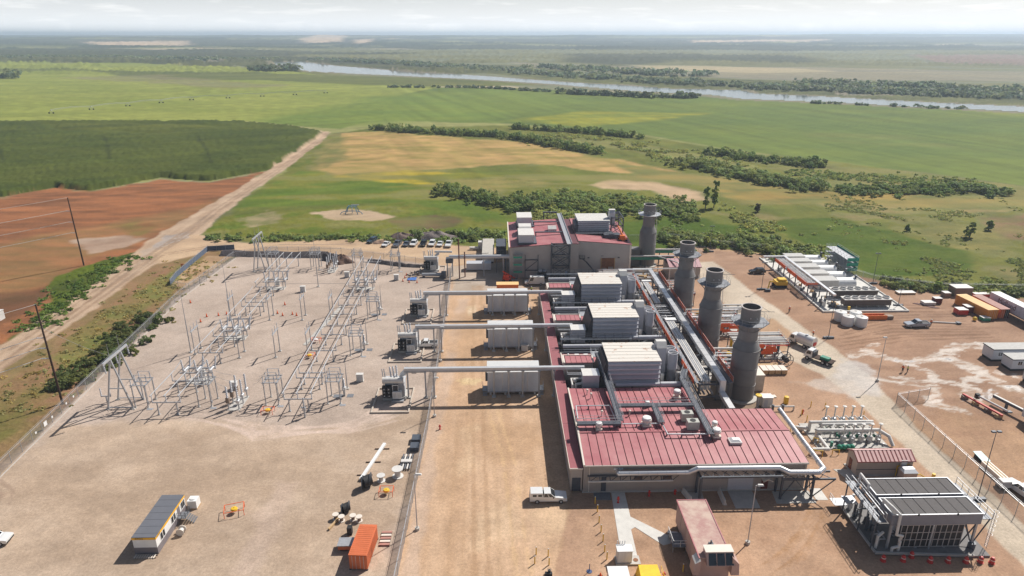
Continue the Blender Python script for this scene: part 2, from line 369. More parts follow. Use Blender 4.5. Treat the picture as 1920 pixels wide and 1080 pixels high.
reg('meadow', [(160.8, 275.6), (221.1, 274.2), (324.5, 249), (236, 174.1), (164.7, 197.8), (163.4, 221.4), (152.7, 241.7)], (0.175,0.165,0.05), (0.10,0.125,0.035), (9,9), 6, (10,6), rough=0.5, op=0.9)
for ln in ([(-96.2, 549.4), (-31.6, 517.4), (26, 478.4), (63.1, 425.9)], [(12, 550.1), (68.8, 523.8), (104.9, 492)], [(106.5, 393), (133.5, 343.2), (158.2, 322)], [(130.1, 426.4), (166.6, 391.6), (183.7, 377.7)], [(163, 318.3), (205.6, 316.1), (237.2, 306.2)], [(-26.5, 321.6), (-0.1, 296.8), (11.1, 281)]):
    reg('meadow', [p+(5.0,) for p in ln], (0.075,0.09,0.028), (0.11,0.12,0.035), (6,6), 3, (8,3), line=True)
reg('meadow', [p+(14.0,) for p in ([(27.1, 499.2), (63, 477.5), (94.3, 448.5), (118.1, 407.2), (133.8, 377.3)])], (0.16,0.165,0.05), (0.21,0.20,0.06), (6,6), 5, (10,5), line=True)
reg('meadow', [p+(9.0,) for p in ([(7, 298.7), (23.5, 296.3), (41.3, 287.9), (60.6, 279.8), (82.5, 277.5)])], (0.10,0.12,0.036), (0.14,0.15,0.045), (6,6), 4, (8,3), line=True)
for P_, c_, d_ in (([(197.2, 262.5), (218.5, 270.7), (291.2, 257.8), (251.7, 219.3), (187.4, 225.9), (184, 237.4)], (0.22,0.125,0.072), (0.17,0.14,0.05)), ([(142.2, 289.4), (187.7, 282.5), (223.8, 277.9), (192, 271.3), (149.6, 275.9)], (0.30,0.22,0.09), (0.17,0.165,0.05)), ([(154.8, 249.1), (182.3, 256.3), (188.4, 240.9), (177.4, 215), (163, 226.5)], (0.24,0.20,0.06), (0.14,0.14,0.04)), ([(139.8, 274.3), (158.6, 275.7), (165, 263.3), (144.5, 257.1)], (0.27,0.20,0.085), (0.13,0.14,0.04)), ([(155.7, 209.8), (169.3, 204), (207.7, 192.8), (196.8, 181.4), (153.5, 187)], (0.20,0.165,0.06), (0.11,0.12,0.035)), ([(90.9, 275.5), (113.2, 274.9), (123.5, 267.6), (98.4, 258.2)], (0.24,0.19,0.07), (0.12,0.13,0.04)), ([(-30.4, 351.1), (8.4, 357.3), (34.5, 336.2), (-7.7, 318.8)], (0.23,0.19,0.06), (0.10,0.13,0.03))):
    reg('meadow', P_, c_, d_, (9,4), 7, (10,7), rough=0.4, op=0.85)
# --- left side: corn, stripped field, verges
reg('verge', [(-105.3, 237.3), (-90, 221.3), (-90.3, 180.9), (-87.4, 139), (-84.3, 99.1), (-74.8, 52.1), (-102.8, 52.7), (-384, 269.5), (-213.8, 330.8), (-135.2, 248.5)], (0.19,0.145,0.06), (0.25,0.15,0.08), (8,7), 1.5, (6,2), rough=0.1)
CORN = [(-827.8, 611.7), (-221.4, 597.4), (-165, 564.1), (-126.1, 519.6), (-126.2, 484.5), (-124.9, 409.2), (-126.4, 378.6), (-147.2, 349.7), (-175.6, 358.7), (-194.4, 327.9), (-216.8, 335.8), (-228.5, 314.9), (-384, 269.5)]
reg('crop_field', CORN, (0.05,0.072,0.018), (0.07,0.09,0.022), (9,9), 1.2, (10,3,2.6))
reg('crop_field', CORN, (0.044,0.066,0.014), (0.068,0.090,0.020), (40,18), 0.7, (10,3), h=1.9, rough=0.9)
reg('crop_field', [(-364.4, 575.6), (-301.9, 588.3), (-216.1, 558.7), (-250, 522.5), (-328.5, 536.1)], (0.11,0.125,0.03), (0.06,0.08,0.02), (30,8), 12, (20,8), h=1.9, rough=0.9, op=0.5)
reg('brown_field', [(-384, 269.5), (-225.6, 310.5), (-213.8, 330.8), (-191.8, 323.1), (-173, 353.1), (-145.1, 344.3), (-124.9, 373.9), (-122.3, 339.9), (-122.6, 304.9), (-123.6, 267.5), (-122.2, 233.2), (-119.8, 200.5), (-118.1, 170.7), (-121.3, 137.2), (-163.9, 99.8)], (0.30,0.122,0.052), (0.18,0.08,0.038), (22,4), 4, (10,5), rough=0.15)
reg('brown_field', [(-189.7, 229.7), (-159.3, 256.4), (-135.5, 285.4), (-123.8, 308.1), (-124.6, 270), (-134.5, 228.4), (-134.3, 182.8), (-133.9, 154.2)], (0.30,0.15,0.065), (0.19,0.125,0.05), (14,4), 10, (18,8), op=0.75)
reg('brown_field', [(-153, 241.8), (-140.5, 247.1), (-128.5, 242.6), (-129.7, 233.3), (-138.6, 226)], (0.37,0.27,0.20), (0.30,0.20,0.14), (8,5), 2.5, (8,3))
reg('brown_field', [(-151.2, 260.1), (-143.9, 270.5), (-130.5, 259.6), (-133.3, 248.4)], (0.15,0.13,0.035), (0.19,0.09,0.035), (6,6), 5, (8,4), op=0.7)
reg('brown_field', [(-185.5, 184), (-135.3, 189.2), (-131.7, 196), (-126.2, 174.6), (-127.5, 163.8), (-135.1, 140.1)], (0.125,0.06,0.032), (0.085,0.05,0.025), (9,7), 5, (9,4), op=0.8)
reg('verge', [(-125.2, 115.5), (-118.4, 139.7), (-117.8, 149.3), (-119.7, 164.3), (-126.8, 182.6), (-136.2, 200.9), (-132.1, 211), (-125.9, 225.7), (-121.2, 228.1), (-116.1, 204.4), (-113.9, 170.6), (-113.1, 153.7), (-113.4, 135.8)], (0.085,0.125,0.018), (0.055,0.08,0.022), (7,7), 1.6, (6,2.5), rough=0.5)
reg('verge', [(-92.2, 227.4), (-98.6, 227.6), (-104.2, 217), (-106.9, 204.2), (-107, 176.1), (-105.2, 149), (-105.4, 130.8), (-104.9, 115), (-86.9, 58.5), (-82.2, 78.3), (-83.9, 91.1), (-84.5, 99.5), (-85.8, 116.5), (-87.4, 139), (-90.6, 181.8), (-89.8, 206.9), (-87.6, 219.5)], (0.185,0.14,0.052), (0.24,0.135,0.075), (8,7), 1.5, (6,2), rough=0.22)
reg('verge', [(-103, 210.4), (-97.1, 219.1), (-94.4, 190.5), (-96.4, 166.6), (-95.5, 136.6), (-104.3, 147.6), (-104.1, 176)], (0.13,0.155,0.035), (0.20,0.145,0.055), (6,5), 4, (6,4), rough=0.25, op=0.8)
reg('verge', [(-98.7, 120.8), (-97.9, 129.4), (-92.7, 128.2), (-90.7, 114.7), (-92.1, 102.7)], (0.12,0.115,0.03), (0.21,0.13,0.06), (4,4), 3, (5,3), rough=0.25, op=0.8)
reg('verge', [(-96.7, 192.8), (-98.6, 206), (-96.8, 221.5), (-89.2, 220.1), (-89.4, 203.8), (-90.9, 189.5)], (0.40,0.28,0.17), (0.33,0.21,0.12), (6,6), 1.0, (5,1))
# --- roads and yards
reg('dirt_road', [(-214.6, 597.3)+(2.2,), (-166.9, 571)+(2.4,), (-128.1, 528.4)+(3.0,), (-124.2, 479.4)+(3.4,), (-120.5, 378.4)+(4.2,), (-120.4, 319.1)+(4.6,), (-119.5, 278.6)+(6.5,), (-118.2, 241)+(8.0,), (-116.8, 215.1)+(5.5,), (-114.8, 185.3)+(4.8,), (-114.1, 159.5)+(4.8,), (-114.8, 134.6)+(5.0,), (-114.5, 85.6)+(5,)], (0.46,0.335,0.235), (0.38,0.265,0.18), (2.2,14), 1.2, (7,1.6), line=True)
reg('dirt_road', [(-122, 223.2), (-119.4, 248.1), (-111.4, 247.9), (-103.8, 243.5), (-87.8, 236.3), (-56.5, 240.3), (-33.1, 239), (-13.4, 231.9), (3.5, 226.4), (4, 205.2), (-13.7, 204.1), (-29.8, 211.9), (-52.3, 220.4), (-81.6, 222.9), (-97.7, 227.5), (-109.4, 213.2)], (0.49,0.35,0.225), (0.42,0.29,0.19), (14,5), 1.5, (6,1.6))
reg('dirt_road', [(-121.2, 233.1), (-122.7, 246.7), (-115.8, 253.9), (-113.2, 243.7), (-115.6, 234.3), (-117.9, 228)], (0.30,0.25,0.215), (0.40,0.33,0.28), (3,6), 1.5, (4,2), op=0.85, wet=0.8)
reg('dirt_road', [(-123.7, 229.4), (-118.4, 233.1), (-116.6, 223.1), (-119.7, 218.5)], (0.32,0.25,0.20), (0.40,0.31,0.24), (2,4), 1.2, (4,2), op=0.7, wet=0.4)
reg('dirt_yard', [(-77.8, 222.2), (-13.7, 209.3), (5.2, 220.3), (46.2, 226.7), (75.9, 226), (92.2, 219.4), (113.5, 190.2), (144, 173.8), (228, 155.5), (86.3, 43), (-64.5, 46.5), (-81.6, 95.1), (-82, 153)], (0.40,0.26,0.16), (0.36,0.23,0.14), (5,5), 0.8, (4,0.6))
reg('gravel_yard', [(-85.3, 47), (-82.2, 78.3), (-83.9, 91.1), (-84.7, 99.8), (-86, 116.9), (-87.7, 139.5), (-91, 182.6), (-90, 207.4), (-87.6, 219.5), (-82, 224.1), (-52.5, 221.6), (-30.1, 214.1), (-13.6, 208.3), (-13.2, 148.4), (-13.1, 112.9), (-14, 90.1), (-14.1, 74.7), (-12.5, 45.3)], (0.44,0.355,0.295), (0.385,0.305,0.25), (9,7), 0.8, (5,0.6))
reg('gravel_yard', [(-85.3, 47), (-82.2, 78.3), (-84.5, 99.5), (-83.7, 116.4), (-54.5, 114.8), (-29.8, 113.3), (-13, 119.8), (-13.1, 112.9), (-14, 90.1), (-14.1, 74.7), (-12.5, 45.3)], (0.44,0.335,0.25), (0.365,0.27,0.195), (8,5), 4, (8,4))
reg('gravel_yard', [(-77.7, 97.1), (-58.1, 100.3), (-35.6, 104.6), (-28.8, 99.7), (-42.9, 88.8), (-55.5, 84.3), (-72.9, 89.5)], (0.385,0.285,0.205), (0.33,0.24,0.17), (6,3), 6, (8,5), op=0.75)
reg('gravel_yard', [(-37.2, 75.2), (-37, 96.9), (-33.3, 96), (-33.4, 74.7)], (0.48,0.37,0.30), (0.44,0.33,0.26), (3,6), 2, (4,1.5), op=0.6)
reg('dirt_yard', [(1.4, 207.9), (5.2, 220.3), (46.2, 226.7), (75.9, 226), (67.7, 196.1), (69.4, 159.2), (53.2, 94.7), (31.8, 92.4), (11, 93.6)], (0.30,0.22,0.16), (0.25,0.18,0.13), (4,4), 0.8, (4,0.8))
reg('dirt_yard', [(-13.6, 208.3), (5, 212.2), (9, 185.8), (12.6, 181), (12.7, 129.2), (12.4, 95), (7.6, 74.2), (3.1, 44.9), (-12.5, 45.3), (-14.1, 74.7), (-14, 90.1), (-13.1, 112.9), (-13.2, 148.4)], (0.515,0.35,0.23), (0.45,0.295,0.185), (1.8,20), 0.7, (5,0.6))
reg('dirt_yard', [(-14.8, 208.3), (4.1, 213.3), (8.2, 185.9), (4.2, 181.2), (-12.5, 183.3)], (0.42,0.345,0.28), (0.37,0.29,0.22), (5,5), 1.2, (5,1))
reg('dirt_yard', [(-13.3, 114.8), (-11.9, 145.4), (-10.8, 179.9), (-7.8, 179.8), (-9.8, 134.6), (-11.1, 107.4), (-11.1, 74.6), (-13.7, 74.7)], (0.47,0.345,0.26), (0.42,0.30,0.22), (2,12), 1.2, (3,1), op=0.8)
for P_, c_ in (([(-2.9, 112.6), (5.8, 114.3), (9.3, 106.9), (2.4, 100.5), (-4.2, 103.9)], (0.40,0.255,0.15)), ([(-11.7, 168.2), (-3.9, 171.8), (-2.3, 151.1), (-7.6, 139.8), (-11.8, 148.3)], (0.42,0.27,0.16)), ([(-10.9, 104), (-8.2, 107.3), (-5.8, 96.1), (-9.1, 92)], (0.38,0.25,0.155)), ([(-4.6, 87.9), (2.1, 90.4), (4.3, 81.7), (-2.8, 79.6)], (0.58,0.42,0.28)), ([(5.4, 87.7), (12.2, 88.8), (12.3, 82.7), (6.7, 81.6)], (0.56,0.40,0.26)), ([(-6.6, 110.9), (-4.5, 112.7), (-4.5, 99.1), (-6.2, 97.6)], (0.57,0.41,0.27))):
    reg('dirt_yard', P_, c_, tuple(v*1.06 for v in c_), (3,5), 3, (4,2.5), op=0.65)
reg('dirt_yard', [(-8.7, 131.4), (-6.2, 132.5), (-3.3, 131.5), (-4.7, 129.1), (-8.1, 129.2)], (0.58,0.45,0.27), (0.52,0.38,0.21), (2,2), 0.8, (2,0.8), op=0.9)
reg('dirt_yard', [(-8.4, 173.8), (-5.9, 174.9), (-5.6, 167.3), (-7.7, 167.4)], (0.60,0.50,0.36), (0.50,0.36,0.22), (1,2), 0.7, (2,0.6), op=0.7)
reg('dirt_yard', [(3.1, 44.9), (7.6, 74.2), (12.4, 95), (32.6, 95.2), (53.2, 94.7), (54.3, 119.3), (40.8, 207), (43.9, 224.2), (76.7, 228.5), (67.7, 196.1), (70.7, 162.6), (72.4, 135.2), (76.8, 118.7), (77.3, 94.2), (76.8, 74.6), (70.7, 43.3)], (0.415,0.265,0.175), (0.35,0.22,0.145), (7,6), 0.8, (5,0.8))
reg('dirt_yard', [(15.5, 73), (11.5, 82.7), (15, 90.7), (27.7, 89.8), (55.4, 86.5), (47.8, 71.3), (19, 72)], (0.445,0.29,0.19), (0.355,0.22,0.14), (5,4), 3, (5,3), op=0.8)
reg('dirt_yard', [(75.2, 223.5), (92.2, 219.4), (102.5, 205.5), (115, 193), (126.2, 181.8), (148.7, 176.2), (232.3, 158.9), (86.3, 43), (76.2, 54.7), (76.8, 74.6), (77.3, 94.2), (76.8, 118.7), (72.4, 135.2), (70.7, 162.6), (67.7, 196.1)], (0.36,0.23,0.155), (0.29,0.178,0.118), (9,3), 1.5, (6,1.5))
reg('dirt_yard', [(70.8, 206.3), (85.5, 177.6), (98.6, 162), (107.2, 148.6), (85, 146.1), (73.5, 162.6)], (0.37,0.23,0.15), (0.30,0.18,0.115), (5,2), 4, (6,4), op=0.7)
reg('dirt_yard', [(70.7, 105.5), (88.6, 118.5), (100, 110.2), (113.7, 85.2), (89.6, 61.7), (82.1, 85.9), (80.2, 98.7)], (0.43,0.275,0.165), (0.36,0.22,0.135), (5,3), 4, (6,4), op=0.7)
reg('access_road', [(61.4, 209.8), (71.3, 211.8), (73.7, 187.5), (77.2, 164.6), (79.9, 146.2), (81.2, 132.5), (80.3, 122.5), (79.4, 111.5), (79.6, 95.6), (79.9, 83), (79.2, 54.6), (73.2, 54.8), (73.6, 74.5), (73.7, 94.7), (73.2, 114.7), (73.2, 122.3), (71, 132.2), (65.6, 142.5), (64.7, 161.4), (62.9, 178.2), (61.7, 195.3)], (0.53,0.445,0.35), (0.47,0.39,0.30), (5,9), 0.7, (5,0.7))
reg('access_road', [(62.1, 162.1), (72.7, 164), (73.5, 149.4), (66.8, 142.4), (60.8, 146.6)], (0.41,0.265,0.16), (0.36,0.225,0.135), (4,3), 1.2, (4,1), op=0.9)
reg('access_road', [(73, 131.4), (78.5, 139.9), (83.9, 137.6), (81.1, 124.1), (73.1, 122.1)], (0.38,0.345,0.32), (0.46,0.41,0.37), (3,2), 1.6, (3,2.2), op=0.75, wet=0.4)
reg('access_road', [(62.6, 129), (72.7, 130.7), (76.8, 126.7), (77.8, 122.6), (69.7, 124.4)], (0.44,0.38,0.33), (0.48,0.40,0.32), (3,2), 1.6, (3,2.4), op=0.6, wet=0.3)
MUD = ((0.60,0.535,0.475), (0.50,0.425,0.36))
for ln in ([(117,146,2.0),(110,146,1.6),(106,143,1.5),(103,139.6,2.2),(97,138.6,1.3),(92.6,137,1.0),(89.5,141,1.4),(86,143,1.6)],
           [(103,139.6,1.6),(106.5,134,2.4),(106.6,130,1.8),(107.3,126.3,1.6),(110,124.4,1.8),(116,123,2.0)],
           [(92.6,137,0.9),(95,132,1.0),(92,125,1.2),(87.5,119.2,1.4),(91.7,116.4,1.6)],
           [(106,131,1.4),(100,127,1.8),(97.6,120.6,2.2)], [(84,131,0.6),(90,129,1.0),(100,127,1.0)],
           [(82,141,0.9),(86,143,1.4),(92,148,0.6)], [(92,126,0.9),(86,128,0.9),(80,131,0.8)], [(110,132,0.8),(116,130,1.2)], [(108,120,1.2),(114,117,1.4)]):
    reg('dirt_yard', ln, MUD[0], MUD[1], (2,2), 0.5, (1.6,1.5), op=0.9, wet=0.2, line=True)
for ln in ([(109.5,125.2,0.9),(108,125.8,0.7)], [(100,121.6,1.2),(104,124,0.8)], [(94.5,138,0.5),(91,138.4,0.5)], [(104,138.6,0.5),(102,139.5,0.5)]):
    reg('dirt_yard', ln, (0.33,0.31,0.30), (0.38,0.35,0.33), (2,2), 0.3, (1.5,0.8), op=0.9, wet=1.0, line=True)
random.seed(3)
def track(pts, w=0.28, gap=1.8, col=(0.30,0.18,0.10), op=0.5):
    """a pair of wheel marks along a path"""
    for s_ in (-gap/2, gap/2):
        L = []
        for i, p in enumerate(pts):
            a = pts[max(0,i-1)]; b = pts[min(len(pts)-1,i+1)]; l = math.hypot(b[0]-a[0], b[1]-a[1])
            L.append((p[0]-(b[1]-a[1])/l*s_, p[1]+(b[0]-a[0])/l*s_, w))
        reg(None, L, col, col, (3,3), 0.25, (3,0.5), op=op, line=True)
track([(-2,60),(-3,90),(-4,120),(-5,150),(-6,190)], 0.35, 2.0, (0.36,0.225,0.13), 0.5)
track([(-6,60),(-6.5,95),(-7,130),(-6,160),(-5,190)], 0.3, 2.0, (0.40,0.26,0.155), 0.4)
track([(1,60),(1,85),(0,105),(-3,125),(-5,150)], 0.3, 2.0, (0.42,0.28,0.17), 0.35)
track([(5,60),(3,80),(2,100),(-2,125)], 0.25, 1.9, (0.56,0.38,0.21), 0.4)
track([(-114.1, 149.3), (-115.4, 178.3), (-116.7, 210.7), (-116.9, 242.4), (-118.8, 294.6), (-119.6, 375.3), (-124.3, 492.1)], 0.5, 2.4, (0.27,0.18,0.12), 0.6)
track([(-111.3, 139.5), (-112.8, 168.7), (-113.3, 200.3), (-113.9, 223.1), (-99.7, 232.6)], 0.4, 2.2, (0.26,0.17,0.11), 0.6)
track([(-113.6, 188.7), (-116.1, 228), (-115.4, 248), (-117.9, 280.4)], 0.5, 2.6, (0.24,0.17,0.12), 0.6)
for L_ in ([(-276.6, 495.7), (-251.2, 452.2), (-223.7, 402.5)], [(-210.3, 494.1), (-184.5, 442), (-160.2, 389.1)], [(-320.5, 449.4), (-305.9, 432.5), (-285.6, 404)]):
    reg(None, [(p[0],p[1],0.9) for p in L_], (0.02,0.03,0.009), (0.02,0.03,0.009), (3,3), 0.9, (6,1.2), op=0.6, line=True)
for k in range(8):
    track([(82+k*1.5,146+k*3.2+random.uniform(-1,1)),(100,150+k*3.0+random.uniform(-2,2)),(122,152+k*2.6+random.uniform(-2,2))], 0.3, 1.9, (0.20,0.118,0.075), 0.6)
for k in range(5):
    track([(88+k*3,100-k*2),(90+k*3,112),(97+k*4,124)], 0.3, 1.9, (0.30,0.19,0.12), 0.35)
for k in range(6):
    track([(36+k*1.3,74+k*0.6),(44+k,79+k*1.4),(50,84+k*0.8)], 0.2, 1.8, (0.33,0.19,0.10), 0.35)
track([(-84,97),(-80,94.5),(-78.5,91)], 0.25, 1.8, (0.27,0.19,0.14), 0.6)
track([(-83.5,96),(-80.5,93.5),(-79.5,90)], 0.2, 0.9, (0.27,0.19,0.14), 0.5)
for k in range(5):
    track([(-60+k*3,118-k),(-45,113-k*0.8),(-28,112+k*0.5),(-20,116+k*2)], 0.3, 1.9, (0.54,0.42,0.35), 0.5)

def build_ground():
    # rows get closer together towards the camera, columns fan out with distance
    ang = np.concatenate([np.linspace(math.radians(74), math.radians(44), 30)[:-1], np.arange(math.radians(44), math.radians(4.0), -0.00125), np.linspace(math.radians(4.0), math.radians(0.6), 120)[1:]])
    ys = 70.0/np.tan(ang)
    ys = np.concatenate([ys, np.geomspace(ys[-1]*1.03, 24000, 40)])
    us = np.linspace(-1.3, 1.3, 720)
    Y, U = np.meshgrid(ys, us, indexing='ij')
    X = U*(0.80*Y+20)
    nr, nc = X.shape
    x = X.ravel(); y = Y.ravel(); N = x.size
    print('ground verts', N)
    col = np.zeros((N,3)); wet = np.zeros(N); hgt = np.zeros(N)
    dom = np.zeros(N, np.int32); names = ['valley']
    rnd = np.random.RandomState(5).rand(N)
    n0 = fbm(x/220, y/90, 3); n1 = fbm(x/900, y/260, 8, 5)
    # farther land: patchwork of pasture, stubble and woods
    col[:] = np.array((0.115,0.13,0.07))+(n0[:,None]-0.5)*np.array((0.10,0.08,0.05))
    tanf = np.clip((fbm(x/1300+5, y/420, 21)-0.60)*9, 0, 1)[:,None]
    col = col*(1-tanf)+np.array((0.42,0.34,0.22))*tanf
    pal = np.clip((fbm(x/700-3, y/200, 61)-0.52)*10, 0, 1)[:,None]*0.8
    col = col*(1-pal)+np.array((0.24,0.26,0.14))*pal
    wood = np.clip((n1-0.49)*22, 0, 1)*np.clip((y-1100)/500, 0, 1)
    wood2 = np.clip((fbm(x/420, y/150, 44)-0.53)*22, 0, 1)*np.clip((y-1500)/500, 0, 1)
    wd = np.maximum(wood, wood2)[:,None]
    col = col*(1-wd)+np.array((0.030,0.042,0.026))*wd
    for (ob, shp, c1, c2, ns, soft, warp, h, rough, op, wt, line) in REG:
        P = np.array(shp); pad = soft+warp[1]+(P[:,2].max() if line else 0)+2
        m = np.where((x > P[:,0].min()-pad) & (x < P[:,0].max()+pad) & (y > P[:,1].min()-pad) & (y < P[:,1].max()+pad))[0]
        if m.size == 0: continue
        xx = x[m]; yy = y[m]
        d = pdist(shp, xx, yy) if line else sdist(shp, xx, yy)
        d = d+(fbm(xx/warp[0], yy/warp[0], 77, 4)-0.5)*2*warp[1]+(warp[2] if len(warp) > 2 else 0)
        w = np.clip(d/soft+0.5, 0, 1); w = w*w*(3-2*w)
        if line and wt > 0.1: w = w*np.clip((fbm(xx/2.2, yy/0.7, 55, 4)-0.30)*4.0, 0, 1)
        k = fbm(xx/ns[0], yy/ns[1], len(REG)+int(abs(P[0,0]))%50, 4)
        k = np.clip((k-0.5)*2.4+0.5, 0, 1)[:,None]
        c = np.array(c1)*(1-k)+np.array(c2)*k
        a = (w*op)[:,None]
        col[m] = col[m]*(1-a)+c*a
        wet[m] = wet[m]*(1-w)+wt*w
        if ob:
            hh = h*np.clip(d/soft*2, 0, 1)+rough*(rnd[m]-0.3)*np.clip(d/soft, 0, 1)
            hgt[m] = hgt[m]*(1-w)+hh*w
            if ob not in names: names.append(ob)
            dom[m[w > 0.5]] = names.index(ob)
    # fine mottling of every surface
    g = fbm(x/1.3, y/1.3, 5, 3); near = np.clip(1.3-y/260, 0, 1)
    col *= (1+(g-0.5)*0.30*near)[:,None]
    g = fbm(x/9, y/5, 15, 4)
    col *= (1+(g-0.5)*0.34)[:,None]
    # drill rows and mowing streaks run along the fields
    far = np.clip((y-215)/60, 0, 1)
    u1 = x*0.86+y*0.51; v1 = -x*0.51+y*0.86
    u2 = x*0.30-y*0.95; v2 = x*0.95+y*0.30
    st1 = fbm(u1/150, v1/5.0, 71, 4); st2 = fbm(u2/170, v2/6.5, 73, 4)
    stk = np.where(x < -40-(y-250)*0.16, st1, st2)
    col *= (1+(stk-0.5)*0.55*far)[:,None]
    gold = np.clip((fbm(x/60, y/22, 91, 4)-0.53)*6, 0, 1)*np.clip(1-np.abs(y-330)/140, 0, 1)*np.clip((y-225)/30, 0, 1)*0.6*(dom == names.index('meadow'))
    col = col*(1-gold[:,None])+np.array((0.27,0.215,0.07))*gold[:,None]
    # river
    for poly in RIVER:
        P = np.array(poly)
        m = np.where((x > P[:,0].min()-60) & (x < P[:,0].max()+60) & (y > P[:,1].min()-60) & (y < P[:,1].max()+60))[0]
        d = sdist(poly, x[m], y[m])+9+(fbm(x[m]/70, y[m]/70, 9)-0.5)*10
        if 'river' not in names: names.append('river')
        dom[m[d > 0]] = names.index('river'); hgt[m[d > 0]] = 0
        b = m[(d <= 0) & (d > -14)]
        col[b] = (0.20,0.175,0.12)
    # the valley side beyond the river
    t = np.clip((y-2300)/6500, 0, 1); t = t*t*(3-2*t)
    hill = t*(44+26*(fbm(x/2600, y/1500, 31, 5)-0.5)*2)+np.clip((y-1900)/1500, 0, 1)*(fbm(x/700, y/350, 12, 5)-0.42)*26*np.clip((15000-y)/6000, 0, 1)
    hill += np.clip(x/9000, 0, 1)*14*t-np.clip(-x/9000, 0, 1)*2*t
    hgt += np.where(y > 1900, np.maximum(hill, 0), 0)
    hgt += np.where(wd[:,0] > 0.5, 7.0*rnd, 0)*np.clip((y-1200)/400, 0, 1)
    ri = names.index('river'); g2 = dom.reshape(nr, nc) == ri; pd = g2.copy(); pd[1:] |= g2[:-1]; pd[:,1:] |= g2[:,:-1]; pd[1:,1:] |= g2[:-1,:-1]
    hgt[pd.ravel()] = 0
    gr = (col[:,1] > col[:,0]*1.05) & (y > 160)
    col[gr] *= np.array((1.10,1.0,0.66))
    V = np.stack([x, y, hgt], 1)
    idx = np.arange(N).reshape(nr, nc)
    q = np.stack([idx[:-1,:-1], idx[:-1,1:], idx[1:,1:], idx[1:,:-1]], -1).reshape(-1,4)
    fd = dom[q[:,0]]
    for i, nm in enumerate(names):
        f = q[fd == i]
        if f.size == 0: continue
        used, inv = np.unique(f.ravel(), return_inverse=True)
        me = bpy.data.meshes.new(nm)
        me.vertices.add(used.size); me.vertices.foreach_set('co', V[used].ravel().astype(np.float32))
        me.loops.add(f.size); me.loops.foreach_set('vertex_index', inv.astype(np.int32))
        me.polygons.add(len(f)); me.polygons.foreach_set('loop_start', np.arange(0, f.size, 4, dtype=np.int32))
        me.update(calc_edges=True)
        at = me.attributes.new('tone', 'FLOAT_COLOR', 'POINT')
        at.data.foreach_set('color', np.concatenate([col[used], wet[used][:,None]], 1).ravel().astype(np.float32))
        me.materials.append(WATER if nm == 'river' else EARTH)
        o = bpy.data.objects.new(nm, me); COL.objects.link(o); tag(o, kind='structure')
def earth_mat():
    m = bpy.data.materials.new('earth_and_fields'); m.use_nodes = True; t = m.node_tree; b = t.nodes['Principled BSDF']
    a = t.nodes.new('ShaderNodeAttribute'); a.attribute_name = 'tone'
    geo = t.nodes.new('ShaderNodeNewGeometry')
    n = t.nodes.new('ShaderNodeTexNoise'); n.inputs['Scale'].default_value = 2.2; n.inputs['Detail'].default_value = 5; n.inputs['Roughness'].default_value = 0.9
    t.links.new(geo.outputs['Position'], n.inputs['Vector'])
    mr = t.nodes.new('ShaderNodeMapRange'); mr.inputs[1].default_value = 0.25; mr.inputs[2].default_value = 0.75; mr.inputs[3].default_value = 0.62; mr.inputs[4].default_value = 1.38
    t.links.new(n.outputs['Fac'], mr.inputs[0])
    mx = t.nodes.new('ShaderNodeVectorMath'); mx.operation = 'SCALE'
    t.links.new(a.outputs['Color'], mx.inputs[0]); t.links.new(mr.outputs[0], mx.inputs['Scale'])
    t.links.new(mx.outputs[0], b.inputs['Base Color'])
    rr = t.nodes.new('ShaderNodeMapRange'); rr.inputs[3].default_value = 0.95; rr.inputs[4].default_value = 0.22
    t.links.new(a.outputs['Alpha'], rr.inputs[0]); t.links.new(rr.outputs[0], b.inputs['Roughness'])
    sp = t.nodes.new('ShaderNodeMapRange'); sp.inputs[3].default_value = 0.12; sp.inputs[4].default_value = 0.6
    t.links.new(a.outputs['Alpha'], sp.inputs[0]); t.links.new(sp.outputs[0], b.inputs['Specular IOR Level'])
    n2 = t.nodes.new('ShaderNodeTexNoise'); n2.inputs['Scale'].default_value = 1.7; n2.inputs['Detail'].default_value = 6; n2.inputs['Roughness'].default_value = 0.7
    t.links.new(geo.outputs['Position'], n2.inputs['Vector'])
    bp = t.nodes.new('ShaderNodeBump'); bp.inputs['Strength'].default_value = 0.5; bp.inputs['Distance'].default_value = 0.10
    t.links.new(n2.outputs['Fac'], bp.inputs['Height']); t.links.new(bp.outputs[0], b.inputs['Normal'])
    return m
EARTH = earth_mat()
WATER = mat('river_water', (0.16, 0.18, 0.20), 0.10, 0, 0.1, 0.01, spec=1.0)
RIVER = [[(-586.6, 1912.6), (-529, 1948.3), (-383.9, 1683.3), (-258.5, 1525.8), (-174.8, 1395), (-77.2, 1318.1), (19.2, 1202.7), (99.5, 1092.7), (172.1, 1032.6), (230.6, 949.5), (314.8, 920), (311.3, 869.5), (354.7, 845.1), (392.6, 814.9), (433.2, 773.5), (488.9, 729.6), (536.1, 700.7), (779.6, 593.3), (742.5, 563.8), (510.2, 665.6), (467.8, 696.9), (426.4, 719.7), (370.9, 768.6), (290.6, 810.3), (265, 870.6), (189.2, 923), (96.3, 1057), (9.7, 1146.4), (-80.7, 1220), (-182.9, 1303.2), (-295.2, 1378.4), (-356, 1419.2), (-453.2, 1578.6)],
         [(-1042.7, 2146.2), (-918.8, 2166.1), (-773.6, 1992.5), (-737.4, 1916.1), (-809.6, 1973.9), (-962.9, 2057.5)],
         [(464, 907.7), (497.4, 898.3), (483.1, 865.5), (446.7, 866.3)]]
build_ground()

